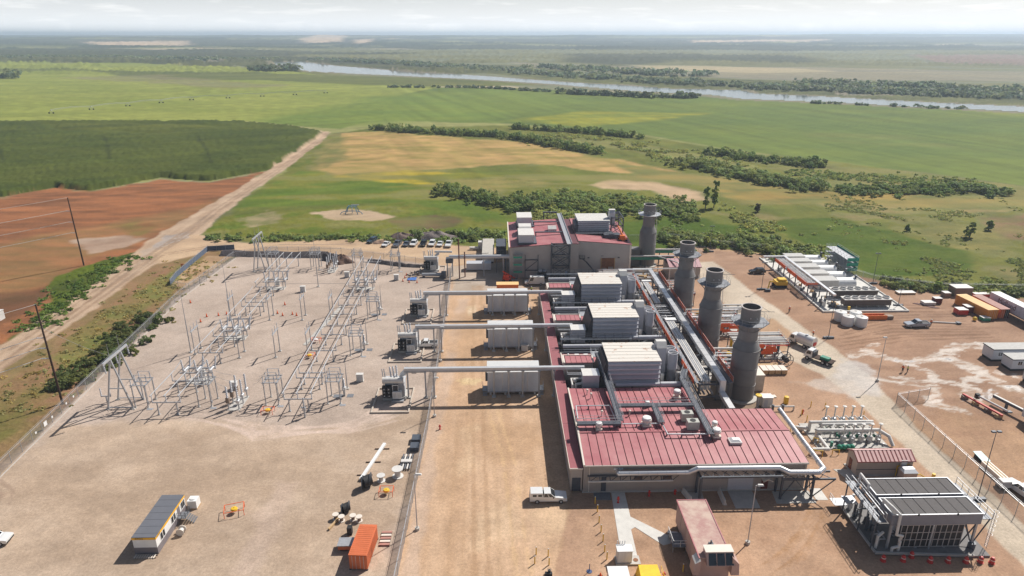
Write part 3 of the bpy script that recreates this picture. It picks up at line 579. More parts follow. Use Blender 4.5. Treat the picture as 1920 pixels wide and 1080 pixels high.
# ================================================================== SWITCHYARD
def insulator(mb, p, q, r=0.11, n=8, sheds=5):
    """post insulator with flared sheds"""
    p = Vector(p); q = Vector(q)
    mb.cyl(p, q, r*0.62, n=n)
    for i in range(sheds):
        a = p.lerp(q, (i+0.25)/sheds); b = p.lerp(q, (i+0.6)/sheds)
        mb.cyl(a, b, r*1.25, r*0.7, n=n)
def footing(mb, x, y, s=0.3, h=0.18): mb.box(x-s, x+s, y-s, y+s, 0, h)

# --- low bus support: two posts, a crossbar and three insulators
def make_bus_support():
    t = thing('bus_support', (0,0,0), 'x', 'bus support')
    for sx in (-1.87, 1.87):
        m = MB(); m.box(sx-0.1, sx+0.1, -0.1, 0.1, 0.12, 2.6); m.box(sx-0.2, sx+0.2, -0.2, 0.2, 0.12, 0.18); m.build('post', GALV, t)
        m = MB(); footing(m, sx, 0, 0.26, 0.12); m.build('footing', CONC, t)
    m = MB(); m.box(-2.8, 2.8, -0.09, 0.09, 2.6, 2.8); m.build('crossbar', GALV, t)
    for sx in (-2.7, 0, 2.7):
        m = MB(); insulator(m, (sx,0,2.8), (sx,0,4.2)); m.build('insulator', INSUL, t, True)
        m = MB(); m.box(sx-0.12, sx+0.12, -0.12, 0.12, 4.2, 4.32); m.build('clamp', GALVL, t)
    return t
sup = make_bus_support()
def place(proto, first, loc, rz, label, group):
    if first[0]:
        first[0] = False; proto.location = (loc[0], loc[1], 0); proto.rotation_euler = (0,0,rz); proto['label'] = label; proto['group'] = group; return proto
    return dup(proto, (loc[0], loc[1], 0), rz, label, group)
fs = [True]
for i, y in enumerate((119.2, 128.1, 130.3, 141.2, 150.0, 155.6, 162.7, 169.0, 175.5, 182.8, 193, 205.5)):
    place(sup, fs, (-39.3, y), 0, 'grey bus support with three insulators under the right-hand bus, %s to camera' % ORD[i], 'bus supports of the right-hand bus')
for i, y in enumerate((118.5, 127.4, 140.6, 149.5, 160.0, 168.7, 171.6, 183.4, 197, 210)):
    place(sup, fs, (-64.6 if y < 180 else -65.6, y), 0, 'grey bus support with three insulators under the left-hand bus, %s to camera' % ORD[i], 'bus supports of the left-hand bus')
# --- tubular conductors
for nm, xs, segs, side in (('r', (-42.0,-39.3,-36.6), ((118.4,177.5,4.42,4.42),(179.5,206.2,4.42,4.42)), 'right-hand'), ('l', (-67.3,-64.6,-61.9), ((118.0,128.6,4.42,4.42),(137.2,150.6,4.42,4.42),(158.6,174.5,4.42,4.42)), 'left-hand'), ('f', (-68.3,-65.6,-62.9), ((182.6,186.4,4.42,4.42),(192.6,211.0,4.42,4.42)), 'far left-hand')):
    for si, (y0, y1, z0, z1) in enumerate(segs):
        for k, x in enumerate(xs):
            m = MB(); n = 6
            pts = [(x, y0+(y1-y0)*i/n, z0) for i in range(n+1)]
            m.tube([(x,y0,z0)]+[(x,y1,z1)], 0.09, 8)
            if nm == 'l': m.tube([(x,y1,z1),(x+0.5,y1+2.4,z1+0.9)], 0.07, 6)
            m.ball((x,y0,z0), 0.14, 8)
            tag(m.build('bus_tube', GALVL, None, True), 'bright aluminium %s tube of the %s bus%s' % (('left','middle','right')[k], side, ('', ', its second length', ', its third length')[si]), 'bus tube', 'bus tubes of the switchyard')

# --- high switch stand: four tall posts, two beams, three switches of two insulators and a blade
def make_stand(mirror=1):
    t = thing('switch_stand', (0,0,0), 'x', 'switch stand')
    for sx in (-1.25, 1.25):
        for sy in (-1.65, 1.65):
            m = MB(); m.box(sx-0.09, sx+0.09, sy-0.09, sy+0.09, 0.12, 4.7); m.build('post', GALV, t)
            m = MB(); footing(m, sx, sy, 0.24, 0.12); m.build('footing', CONC, t)
        m = MB(); m.box(sx-0.1, sx+0.1, -2.0, 2.0, 4.7, 4.92); m.build('beam', GALV, t)
    for sy in (-1.65, 0, 1.65):
        m = MB(); m.box(-1.6, 1.6, sy-0.1, sy+0.1, 4.92, 5.06); m.build('crossbar', GALV, t)
        for sx in (-1.25, 0.95):
            m = MB(); insulator(m, (sx,sy,5.06), (sx,sy,6.4)); m.build('insulator', INSUL, t, True)
        m = MB(); m.bar((-1.35,sy,6.46), (1.05,sy,6.46), 0.09); m.build('switch_blade', GALVL, t)
    m = MB(); m.cyl((1.45,-1.65,0.9), (1.45,-1.65,4.9), 0.04, n=6); m.bar((1.45,-1.65,4.95), (1.45,1.65,4.95), 0.06); m.box(1.33, 1.57, -1.8, -1.5, 0.9, 1.35); m.build('drive_rod', GALV, t)
    m = MB(); m.box(1.2, 2.4, -2.6, -1.9, 0.004, 0.05); m.build('operator_mat', GALV, t)
    for sy in (-1.65, 0, 1.65):
        for a, b in (((-1.3,sy,6.4),(-3.4,sy+0.5,4.5)), ((1.0,sy,6.4),(1.9,sy-0.6,2.2))):
            m = MB(); q = [Vector(a).lerp(Vector(b), k/5)-Vector((0,0,1.6*(k/5)*(1-k/5))) for k in range(6)]
            for k in range(5): m.cyl(q[k], q[k+1], 0.028, n=5, cap=False)
            m.build('jumper_wire', GALV, t)
    return t
st = make_stand(); fs = [True]
for x, y, lab in ((-33.05, 123.6, 'nearest of the tall switch stands on the right edge of the switchyard'),
                  (-32.85, 145.6, 'middle one of the tall switch stands on the right edge of the switchyard'),
                  (-32.6, 167.3, 'third tall switch stand on the right edge of the switchyard'),
                  (-32.0, 205.8, 'tall switch stand at the far right corner of the switchyard'),
                  (-45.4, 123.4, 'tall switch stand left of the near end of the right-hand bus'),
                  (-58.6, 123.0, 'tall switch stand right of the near end of the left-hand bus'),
                  (-71.1, 122.9, 'tall switch stand beside the near line gantry'),
                  (-71.0, 208.6, 'tall switch stand beside the far line gantry'),
                  (-44.0, 206.6, 'tall switch stand at the far end left of the right-hand bus'),
                  (-57.6, 208.2, 'tall switch stand at the far end right of the left-hand bus')):
    place(st, fs, (x, y), 0, lab, 'tall switch stands')
# --- two-pole frames between the buses
def make_hframe():
    t = thing('double_pole', (0,0,0), 'x', 'pole frame')
    for sy in (-1.7, 1.7):
        m = MB(); m.cyl((0,sy,0.15), (0,sy,5.7), 0.13, 0.10, 8); m.box(-0.22,0.22,sy-0.22,sy+0.22,0.15,0.21); m.build('pole', GALV, t, True)
        m = MB(); footing(m, 0, sy, 0.36, 0.15); m.build('footing', CONC, t)
        m = MB(); insulator(m, (0,sy,5.9), (0,sy,7.3), 0.09); m.build('insulator', INSUL, t, True)
    m = MB(); m.box(-0.13, 0.13, -2.1, 2.1, 5.68, 5.92); m.build('beam', GALVL, t)
    m = MB(); insulator(m, (0,0,5.92), (0,0,7.3), 0.09); m.build('insulator', INSUL, t, True)
    return t
hf = make_hframe(); fs = [True]
for x, y, lab in ((-51.2,145.1,'free-standing two-pole frame on open gravel in the nearer row, left of the right-hand bus'), (-43.9,145.5,'two-pole frame close beside the right-hand bus, nearer one'), (-59.5,145.1,'two-pole frame close beside the left-hand bus, nearer one'),
                  (-70.5,147.2,'two-pole frame left of the left-hand bus, nearer one'), (-50.9,167.1,'free-standing two-pole frame on open gravel in the farther row'), (-43.6,167.3,'two-pole frame close beside the right-hand bus, farther one'),
                  (-59.4,167.3,'two-pole frame close beside the left-hand bus, farther one'), (-69.5,167.3,'two-pole frame left of the left-hand bus, farther one')):
    place(hf, fs, (x, y), 0, lab, 'two-pole frames')
# --- circuit breakers: three columns each with cabinet
def make_breaker():
    t = thing('circuit_breaker', (0,0,0), 'x', 'circuit breaker')
    for sy in (-2.4, 0, 2.4):
        for sx in (-1.0, 1.0):
            m = MB(); m.box(sx-0.1, sx+0.1, sy-0.1, sy+0.1, 0, 1.5); m.build('leg', GALV, t)
            m = MB(); insulator(m, (sx,sy,2.6 if sx < 0 else 2.2), (sx,sy,5.1 if sx < 0 else 5.4), 0.2, 10, 7); m.build('bushing', INSUL, t, True)
            if sx < 0:
                m = MB(); m.box(sx-0.32, sx+0.32, sy-0.3, sy+0.3, 1.5, 2.6); m.build('cabinet', BRKB, t)
            else:
                m = MB(); m.cyl((sx,sy-0.45,1.85),(sx,sy+0.45,1.85),0.35,n=12); m.build('tank', GALVL, t, True)
    m = MB(); m.box(-1.3, 1.3, -2.9, 2.9, 0.004, 0.06); m.build('base_slab', CONC, t)
    return t
BRKB = mat('brown_cabinet_paint', (0.23, 0.17, 0.13), 0.6, 0, 0.1, 2)
br = make_breaker(); fs = [True]
for x, y, lab in ((-52.5,122.6,'six-column circuit breaker with brown cabinets on the near side of the switchyard'), (-52.0,206.0,'six-column circuit breaker with brown cabinets on the far side of the switchyard')):
    place(br, fs, (x, y), 0, lab, 'six-column circuit breakers')
# --- in-line breakers standing between the bus tubes
def make_bay():
    t = thing('bay_switch', (0,0,0), 'x', 'switch')
    for sx in (-2.4, 2.4):
        for sy in (-1.1, 1.1):
            m = MB(); m.box(sx-0.1, sx+0.1, sy-0.1, sy+0.1, 0, 2.3); m.build('leg', GALV, t)
    for sy in (-1.1, 1.1):
        m = MB(); m.box(-3.4, 3.4, sy-0.12, sy+0.12, 2.3, 2.55); m.build('beam', GALV, t)
    for sx in (-2.7, 0, 2.7):
        for sy, h in ((-1.1,5.6), (1.1,5.2)):
            m = MB(); insulator(m, (sx+(0.5 if sy > 0 else 0.2),sy,2.55), (sx+(0.9 if sy > 0 else 0.1),sy*1.2,h), 0.19, 10, 7); m.build('bushing', INSUL, t, True)
        m = MB(); m.cyl((sx+0.3,-1.3,2.9),(sx+0.3,1.3,2.9),0.3,n=10); m.build('tank', GALVL, t, True)
    m = MB(); m.box(-0.6, 0.6, 1.5, 2.1, 0.3, 1.9); m.build('control_cabinet', OFFW, t)
    m = MB(); m.box(-2.6, 2.6, -1.4, 1.4, 0.004, 0.08); m.build('base_slab', CONC, t)
    m = MB(); m.rail([(-3.3,-1.5,2.6),(3.3,-1.5,2.6)], 0.9, 0.02, 1.6); m.build('guard_rail', GALV, t)
    return t
bay = make_bay(); fs = [True]
for x, y, lab in ((-64.2,132.5,'nearest'), (-64.2,154.5,'second'), (-64.8,189.5,'farthest')):
    place(bay, fs, (x, y), 0, '%s cluster of tall grey bushings on a beam under the left-hand bus' % lab, 'bushing clusters in the bus rows')
for x, y, lab in ((-38.6,188.5,'cluster of tall grey bushings on a beam under the far length of the right-hand bus'),):
    place(bay, fs, (x, y), 0, lab, 'bushing clusters in the bus rows')
# --- voltage transformers with glinting white tanks along the right edge
def make_vt():
    t = thing('voltage_transformer', (0,0,0), 'x', 'instrument transformer')
    m = MB(); m.box(-0.14, 0.14, -0.14, 0.14, 0, 1.5); m.build('pedestal', GALV, t)
    m = MB(); m.box(-0.4, 0.4, -0.35, 0.35, 1.5, 2.1); m.build('tank', WHITE, t)
    m = MB(); insulator(m, (0,0,2.1), (0,0,3.7), 0.2, 10, 7); m.build('bushing', INSUL, t, True)
    m = MB(); m.ball((0,0,3.8), 0.24, 10); m.build('cap', WHITE, t, True)
    m = MB(); m.box(-2.3, -0.4, -0.7, 0.6, 0.004, 0.06); m.box(0.5, 1.8, -0.6, 0.7, 0.004, 0.06); m.build('grating_mat', MATG, t)
    return t
MATG = mat('grey_steel_grating', (0.20, 0.21, 0.23), 0.6, 0.3, 0.15, 3)
vt = make_vt(); fs = [True]
for i, (x, y) in enumerate(((-31.6,125.1), (-31.4,147.0), (-31.2,168.7))):
    place(vt, fs, (x, y), 0, 'white-tanked instrument transformer on a pedestal between grey mats, %s to camera' % ORD[i], 'instrument transformers on the right edge')
m = MB(); m.box(-37.75,-37.45,116.7,117.0,0,1.6); m.box(-37.9,-37.3,116.6,117.1,1.6,2.2); insulator(m,(-37.6,116.85,2.2),(-37.6,116.85,4.3),0.16,8,6); m.box(-38.2,-37.9,116.6,117.0,2.1,2.3)
tag(m.build('surge_arrester', GALV, None), 'single grey arrester post standing in front of the right-hand bus', 'arrester')
t = thing('bus_riser', (-79.2,123.6,0), 'short frame with two grey insulators at the foot of the near gantry', 'insulator frame')
m = MB(); m.box(-80.2,-78.2,123.5,123.7,1.3,1.5); m.box(-79.3,-79.1,123.5,123.7,0,1.3); m.build('frame', GALV, t)
for xx in (-80.1,-78.3):
    m = MB(); insulator(m,(xx,123.6,1.5),(xx,123.6,3.2),0.14); m.build('insulator', INSUL, t, True)
# --- line gantries (A frames)
def make_gantry(x0, x1, y0, y1, top, label):
    cx, cy = (x0+x1)/2, (y0+y1)/2
    t = thing('line_gantry', (cx,cy,0), label, 'gantry', 'line gantries')
    tops = []
    for y in (y0, y1):
        a = (cx, y, top)
        tops.append(a)
        for x in (x0, x1):
            m = MB(); m.bar((x,y,0.1), a, 0.26); m.build('leg', GALV, t)
            m = MB(); footing(m, x, y, 0.4, 0.12); m.build('footing', CONC, t)
        for z in (0.35, 4.6):
            f = z/top; m = MB(); m.bar((x0+(cx-x0)*f,y,z), (x1+(cx-x1)*f,y,z), 0.16); m.build('brace', GALV, t)
    m = MB(); m.bar((cx,y0-2.6,top+0.1), (cx,y1+2.6,top+0.1), 0.34, 0.4); m.build('beam', GALVL, t)
    for y in (y0-2.5, (y0+y1)/2, y1+2.5):
        m = MB(); insulator(m, (cx+0.1,y,top-0.1), (cx+0.25,y,top-1.9), 0.15); m.build('hanging_insulator', INSUL, t, True)
    for y in (y0, y1):
        m = MB(); m.cyl((cx,y,top+0.3),(cx,y,top+3.4),0.05,0.02,6); m.build('lightning_spike', GALV, t)
    return t
make_gantry(-77.6, -72.6, 120.9, 124.7, 11.0, 'tall A-frame line gantry at the near left of the switchyard')
make_gantry(-76.3, -72.6, 204.5, 208.2, 11.2, 'tall A-frame line gantry at the far left of the switchyard')
# --- lightning masts
for x, y, h, lab in ((-71.9,146.6,15.6,'slender lightning mast beside the left-hand bus'), (-69.6,166.2,15.0,'slender lightning mast halfway along the left-hand bus'), (-52.8,190.6,16.0,'slender lightning mast in the far middle of the switchyard'),
                     (-31.0,207.4,13.0,'slender lightning mast at the far right corner of the switchyard'), (-31.7,128.2,7.0,'short slim mast behind the nearest right-edge switch stand'), (-31.4,150.2,7.0,'short slim mast behind the middle right-edge switch stand'), (-31.4,172.4,7.0,'short slim mast behind the third right-edge switch stand')):
    t = thing('lightning_mast', (x,y,0), lab, 'mast', 'slim masts of the switchyard')
    m = MB(); m.cyl((x,y,0.2),(x,y,h*0.55),0.14,0.10,8); m.cyl((x,y,h*0.55),(x,y,h),0.08,0.03,6); m.build('shaft', GALV, t, True)
    m = MB(); m.box(x-0.4,x+0.4,y-0.4,y+0.4,0,0.2); m.build('footing', CONC, t)
TRGL = mat('light_grey_door', (0.52,0.53,0.54), 0.5)
# --- thin droppers and cross conductors
WIRE = mat('thin_conductor', (0.62, 0.60, 0.56), 0.4, 0.4, 0.05, 1)
def wire(name, p, q, sag, label, cat='wire', r=0.03, group='conductors in the switchyard', n=10):
    pts = []
    for i in range(n+1):
        f = i/n; a = Vector(p).lerp(Vector(q), f); a.z -= sag*4*f*(1-f); pts.append(a)
    m = MB()
    for i in range(n): m.cyl(pts[i], pts[i+1], r, n=5, cap=False)
    return tag(m.build(name, WIRE, None), label, cat, group)
wire('dropper_wire', (-57.3,121.4,6.4), (-53.5,120.2,5.1), 0.2, 'pale slack wire from the near switch stand to the breaker, front one')
wire('dropper_wire', (-57.3,123.0,6.4), (-53.5,122.6,5.1), 0.2, 'pale slack wire from the near switch stand to the breaker, middle one')
wire('dropper_wire', (-57.3,124.7,6.4), (-53.5,125.0,5.1), 0.2, 'pale slack wire from the near switch stand to the breaker, rear one')
wire('cross_conductor', (-62,178.5,5.4), (-42,178.5,5.4), 0.05, 'pale level conductor crossing the gravel between the two buses', r=0.045)
wire('cross_conductor', (-70,212.4,6.6), (-45,212.4,6.6), 0.05, 'pale level conductor at the back of the switchyard, upper one', r=0.045)
wire('cross_conductor', (-70,211.2,5.4), (-50,211.2,5.4), 0.05, 'pale level conductor at the back of the switchyard, lower one', r=0.045)
t = thing('cable_trench', (-44.6,161,0), 'grey covered cable trench crossing the gravel left of the right-hand bus', 'cable trench')
for k in range(16):
    m = MB(); a = Vector((-46.2,150.0,0)).lerp(Vector((-42.6,175.0,0)), k/16); b = Vector((-46.2,150.0,0)).lerp(Vector((-42.6,175.0,0)), (k+0.94)/16); m.bar(a+Vector((0,0,0.05)), b+Vector((0,0,0.05)), 1.1, 0.1); m.build('cover_slab', CONC, t)
for k, (x, y) in enumerate(((-56.2,186.5),(-30.5,196.0),(-55.4,128.6),(-46.0,199.0),(-29.6,131.5))):
    t = thing('relay_cabinet', (x,y,0), 'pale relay cabinet on the switchyard gravel, %s' % ('beside the far bushing cluster','at the far right','beside the near breaker','near the far right-hand bus','near the nearest transformer')[k], 'cabinet', 'relay cabinets')
    m = MB(); m.box(x-0.7,x+0.7,y-0.4,y+0.4,0.15,1.7); m.box(x-0.78,x+0.78,y-0.48,y+0.48,1.7,1.78); m.build('body', OFFW, t)
    m = MB(); m.box(x-0.6,x+0.6,y-0.42,y-0.4,0.3,1.6); m.build('door', TRGL, t)
    m = MB(); m.box(x-0.8,x+0.8,y-0.5,y+0.5,0,0.15); m.build('plinth', CONC, t)
# --- orange safety barriers, cones and small yard items
def barrier(x, y, lab, box_c=YEL, s=1.0, rz=0.0):
    t = thing('work_barrier', (x,y,0), lab, 'barrier', 'orange tube barriers around ground boxes')
    c, s2 = math.cos(rz), math.sin(rz)
    P = lambda a, b, z: (x+c*a-s2*b, y+s2*a+c*b, z)
    m = MB()
    for a, b in ((-1.1,-0.8),(1.1,-0.8),(1.1,0.8),(-1.1,0.8)): m.cyl(P(a*s,b*s,0), P(a*s,b*s,1.0), 0.05, n=6)
    Q = [P(a*s,b*s,1.0) for a, b in ((-1.1,-0.8),(1.1,-0.8),(1.1,0.8),(-1.1,0.8),(-1.1,-0.8))]
    for i in range(4): m.cyl(Q[i], Q[i+1], 0.05, n=6)
    m.build('tube_frame', ORGN, t)
    m = MB(); m.lathe((x,y,0), [(0.1,0.5),(0.45,0.5),(0.55,0.7),(0.45,0.9),(0.08,0.95)], 10); m.build('lantern_box', box_c, t, True)
    return t
barrier(-45.3, 118.6, 'orange tube barrier round a yellow box in front of the left switch stand')
barrier(-43.3, 143.0, 'orange tube barrier round a yellow box beside the right-hand bus')
barrier(-43.9, 151.5, 'orange tube barrier round a white box beside the right-hand bus', WHITE)
barrier(-41.2, 88.6, 'orange tube barrier with yellow box beside the site office trailer', YEL, 1.3, 0.3)
barrier(-18.2, 92.7, 'orange tube barrier with yellow box near the cable reels', YEL, 1.0)
def cone(x, y, lab, grp, h=0.75, r=0.2, name='traffic_cone', cat='cone'):
    t = thing(name, (x,y,0), lab, cat, grp)
    m = MB(); m.lathe((x,y,0), [(r,0.04),(0.05,h),(0.01,h)], 10); m.build('cone_body', ORGN, t, True)
    m = MB(); m.box(x-r*1.3,x+r*1.3,y-r*1.3,y+r*1.3,0,0.05); m.build('base_plate', BLACK, t)
    m = MB(); m.lathe((x,y,0), [(r*0.62,h*0.45),(r*0.42,h*0.65)], 10); m.build('white_band', WHITE, t, True)
    return t
for k, p in enumerate(((-76.9, 164.7), (-76.7, 168.2), (-73.9, 168.9), (-72, 169.6), (-85.2, 178.4), (-58.7, 170), (-56.9, 168.5), (-54.5, 169.2), (-53.2, 168.4), (-58.5, 176.2))):
    cone(p[0], p[1], ('small orange marker cone left of the left-hand bus on the switchyard gravel' if k < 5 else 'small orange marker cone on the gravel between the two buses'), 'marker cones on the switchyard gravel', 1.0, 0.22)

# ================================================================== TRANSFORMERS, BUS DUCTS, WHITE ENCLOSURES
TRG = mat('transformer_grey', (0.50, 0.51, 0.53), 0.45, 0, 0.08, 1.2)
RADB = mat('black_radiator', (0.035, 0.037, 0.042), 0.5, 0, 0.15, 3)
def make_transformer():
    t = thing('power_transformer', (0,0,0), 'x', 'transformer')
    m = MB(); m.box(-2.0, 1.9, 0.9, 3.6, 0.5, 3.6); m.box(-2.15, 2.05, 0.75, 3.75, 3.6, 3.75)
    for k in range(6): m.box(-1.8+k*0.7, -1.72+k*0.7, 0.82, 0.9, 0.6, 3.5)
    m.build('tank', TRG, t)
    m = MB(); m.cyl((-2.2,0.7,4.35), (1.8,0.7,4.35), 0.62, n=20); m.cyl((-2.3,0.7,4.35), (-2.2,0.7,4.35), 0.7, n=20); m.cyl((1.8,0.7,4.35), (1.9,0.7,4.35), 0.7, n=20); m.build('conservator', OFFW, t, True)
    m = MB()
    for sx in (-1.6, 1.2): m.box(sx-0.1, sx+0.1, 0.9, 1.3, 3.75, 4.0)
    m.tube([(0.2,0.7,4.9),(0.2,0.9,5.2),(0.2,1.9,5.2),(0.2,1.9,3.7)], 0.09, 6); m.build('conservator_brackets', TRG, t)
    for sx in (-1.95, -1.0):
        r = MB()
        for k in range(7): r.box(sx-0.42+k*0.13, sx-0.36+k*0.13, -0.25, 0.75, 0.9, 3.3)
        r.box(sx-0.44, sx+0.5, 0.0, 0.1, 0.85, 1.0); r.box(sx-0.44, sx+0.5, 0.0, 0.1, 3.2, 3.35)
        rd = r.build('radiator', RADB, t)
        for z in (1.35, 2.1, 2.85):
            f = MB(); f.cyl((sx,-0.26,z), (sx,-0.42,z), 0.36, n=14); f.build('fan', RADB, rd, True)
            f = MB(); f.cyl((sx,-0.42,z), (sx,-0.46,z), 0.1, n=8); f.build('fan_hub', WHITE, rd, True)
    m = MB(); m.box(-0.35, 1.45, -0.2, 0.7, 0.55, 2.1); m.box(-0.4, 1.5, -0.25, 0.75, 2.1, 2.16); m.build('control_cabinet', WHITE, t)
    m = MB(); m.box(0.53, 0.55, -0.215, -0.2, 0.65, 2.0); m.box(-0.2, 0.45, -0.213, -0.2, 0.7, 1.95); m.box(0.63, 1.3, -0.213, -0.2, 0.7, 1.95); m.build('cabinet_doors', OFFW, t)
    m = MB(); m.box(-0.2, 0.75, 0.2, 0.9, 2.25, 3.35); m.build('cooler_bank', RADB, t)
    m = MB(); m.bar((-0.28,0.15,2.2),(-0.28,0.15,3.5),0.1); m.bar((0.82,0.15,2.2),(0.82,0.15,3.5),0.1); m.bar((-0.33,0.15,3.5),(0.87,0.15,3.5),0.12); m.build('cooler_frame', WHITE, t)
    for k in range(4):
        m = MB(); m.cyl((1.55+k*0.16,0.4,0.9),(1.55+k*0.16,0.5,3.2),0.07,n=6); m.build('pipe', GALV, t)
    for sx, dz in ((-0.9,0.3), (-0.3,0.5), (0.3,0.9)):
        m = MB(); insulator(m, (sx,2.9,3.75), (sx-0.3+dz*0.2,3.2,6.0+dz*0.5), 0.2, 10, 7); m.build('bushing', INSUL, t, True)
    for sx in (-2.5,-2.1):
        m = MB(); insulator(m, (sx,2.6,4.0), (sx-0.15,2.6,6.0), 0.12, 8, 6); m.bar((sx,2.6,1.0),(sx,2.6,4.0),0.12); m.build('arrester', GALV, t)
    m = MB(); m.hexa([(0.9,2.0,4.0),(2.4,2.0,5.0),(2.4,3.4,5.0),(0.9,3.4,4.0),(0.9,2.0,4.5),(2.4,2.0,6.2),(2.4,3.4,6.2),(0.9,3.4,4.5)]); m.build('terminal_box', TRG, t)
    m = MB(); m.rail([(-2.1,1.0,3.75),(-2.1,3.6,3.75),(1.2,3.6,3.75)], 0.9, 0.02, 1.3); m.build('guard_rail', GALV, t)
    m = MB(); m.box(-2.4, 2.3, 0.2, 4.0, 0.0, 0.5); m.build('plinth', CONC, t)
    m = MB(); m.box(-0.6, 1.9, -0.75, 0.1, 0.0, 0.35); m.build('step', GALV, t)
    return t
tr = make_transformer(); fs = [True]
CREAMK = mat('dusty_kerb', (0.50,0.43,0.36), 0.85, 0, 0.15, 1.5)
def berm(x0, x1, y0, y1, lab):
    t = thing('containment_kerb', ((x0+x1)/2,(y0+y1)/2,0), lab, 'kerb', 'concrete kerbs round the transformers')
    for a in ((x0,x1,y0,y0+0.28),(x0,x1,y1-0.28,y1),(x0,x0+0.28,y0+0.28,y1-0.28),(x1-0.28,x1,y0+0.28,y1-0.28)):
        m = MB(); m.box(a[0],a[1],a[2],a[3],0,0.32); m.build('kerb_length', CREAMK, t)
for i, (x, y) in enumerate(((-21.0,122.8), (-20.8,144.9), (-20.5,166.8))):
    place(tr, fs, (x, y), 0, 'grey power transformer with black radiators and white cabinet, %s of the row of three' % ('nearest','middle','farthest')[i], 'unit transformers')
    berm(x-4.1, x+3.5, y-4.9, y+5.2, 'low concrete kerb around the %s of the three transformers' % ('nearest','middle','farthest')[i])
place(tr, fs, (-20.5, 203.4), 0, 'grey power transformer standing alone by the car park', 'unit transformers')
berm(-24.3, -16.3, 199.5, 208.5, 'low concrete kerb around the lone transformer by the car park')

DUCTM = mat('bus_duct_aluminium', (0.55, 0.56, 0.58), 0.4, 0.3, 0.07, 0.8)
WCOR = mat('white_corrugated_sheet', (0.66, 0.69, 0.74), 0.4, 0.0, 0.05, 0.6, wave=('X', 3.0, 0.035))
WROOF = mat('white_roof_sheet', (0.76, 0.76, 0.75), 0.45, 0, 0.05, 0.6, wave=('X', 3.0, 0.04))
for i, (dx, y) in enumerate(((0,124.0), (-0.1,145.6), (-0.4,167.6))):
    w = ('nearest','middle','farthest')[i]
    t = thing('bus_duct', (-1+dx,y,0), 'long grey bus duct on posts, %s of three running into the red-roofed hall' % w, 'bus duct', 'elevated bus ducts')
    m = MB(); m.box(-18.9+dx, 17.6+dx, y-0.38, y+0.38, 6.25, 6.85); m.build('duct', DUCTM, t)
    m = MB(); m.box(-18.95+dx, 11.0+dx, y-0.46, y-0.38, 6.12, 6.3); m.box(-18.9+dx, 11.0+dx, y+0.38, y+0.46, 6.12, 6.3); m.build('side_rail', GALV, t)
    for k in range(12):
        xx = -17.5+k*3.0+dx
        m = MB(); m.box(xx-0.06, xx+0.06, y-0.41, y+0.41, 6.26, 6.88); m.build('joint_band', DUCTM, t)
    for xx in (-18.3,-14.7,-13.0,-0.8,2.2,5.1,8.45,11.5):
        m = MB(); m.box(xx+dx-0.16, xx+dx+0.16, y-0.16, y+0.16, 0.25, 6.12); m.box(xx+dx-0.3, xx+dx+0.3, y-0.6, y+0.6, 6.0, 6.12); m.build('post', GALV, t)
        m = MB(); m.box(xx+dx-0.4, xx+dx+0.4, y-0.4, y+0.4, 0, 0.25); m.build('footing', CONC, t)
    m = MB(); m.bar((-18.3+dx,y,5.85),(-14.7+dx,y,5.85),0.18); m.bar((-13+dx,y,5.85),(-0.8+dx,y,5.85),0.16); m.build('tie_beam', GALV, t)
    # white enclosure behind it
    e = thing('white_enclosure', (3.2+dx,y+3,0), 'white corrugated equipment enclosure on legs behind the %s bus duct' % w, 'enclosure', 'white enclosures')
    x0, x1, y0, y1 = -2.1+dx, 8.45+dx, y+0.9, y+5.0
    m = MB(); m.box(x0, x1, y0, y1, 0.75, 5.15); m.build('wall', WCOR, e)
    m = MB(); m.hexa([(x0-0.15,y0-0.2,5.15),(x1+0.15,y0-0.2,5.15),(x1+0.15,y1+0.2,5.5),(x0-0.15,y1+0.2,5.5),(x0-0.15,y0-0.2,5.3),(x1+0.15,y0-0.2,5.3),(x1+0.15,y1+0.2,5.65),(x0-0.15,y1+0.2,5.65)]); m.build('roof', WROOF, e)
    m = MB(); m.box(x0-0.1, x1+0.1, y0-0.1, y1+0.1, 0.55, 0.75); m.build('skid_frame', GALV, e)
    for k in range(4):
        for yy in (y0+0.1, y1-0.3):
            m = MB(); xx = x0+0.6+k*3.05; m.box(xx-0.2, xx+0.2, yy-0.2, yy+0.2, 0, 0.55); m.build('leg', CONC, e)
    for xx, s in ((x0,-1), (x1,1)):
        m = MB(); m.box(xx, xx+s*1.1, y0+0.5, y0+2.6, 0.55, 0.7); m.rail([(xx+s*0.05,y0+0.55,0.7),(xx+s*1.05,y0+0.55,0.7),(xx+s*1.05,y0+2.55,0.7)], 1.1, 0.025, 1.0); m.build('landing', GALV, e)
        m = MB()
        for k in range(3): m.box(xx+s*0.1, xx+s*1.0, y0+0.2-k*0.3, y0+0.5-k*0.3, 0.36-k*0.17, 0.42-k*0.17)
        m.build('stairs', GALV, e)
        m = MB(); m.box(xx-0.02, xx+0.02, y0+1.0, y0+2.0, 0.8, 2.9); m.build('door', OFFW, e)
        m = MB(); m.box(xx, xx+s*0.5, y0+2.9, y0+3.9, 1.6, 3.8); m.build('air_conditioner', DKST, e)
    for k in range(4):
        m = MB(); xx = x0+0.4+k*2.6; m.box(xx, xx+0.12, y0-0.03, y0, 0.8, 5.1); m.build('wall_rib', GALVL, e)
    if i == 1:
        m = MB(); m.box(5.6,7.2,y-0.35,y+0.5,0.1,1.5); m.box(5.5,7.3,y-0.4,y+0.55,1.5,1.56); tag(m.build('cable_cabinet', OFFW, None), 'small white cabinet against the middle white enclosure', 'cabinet')

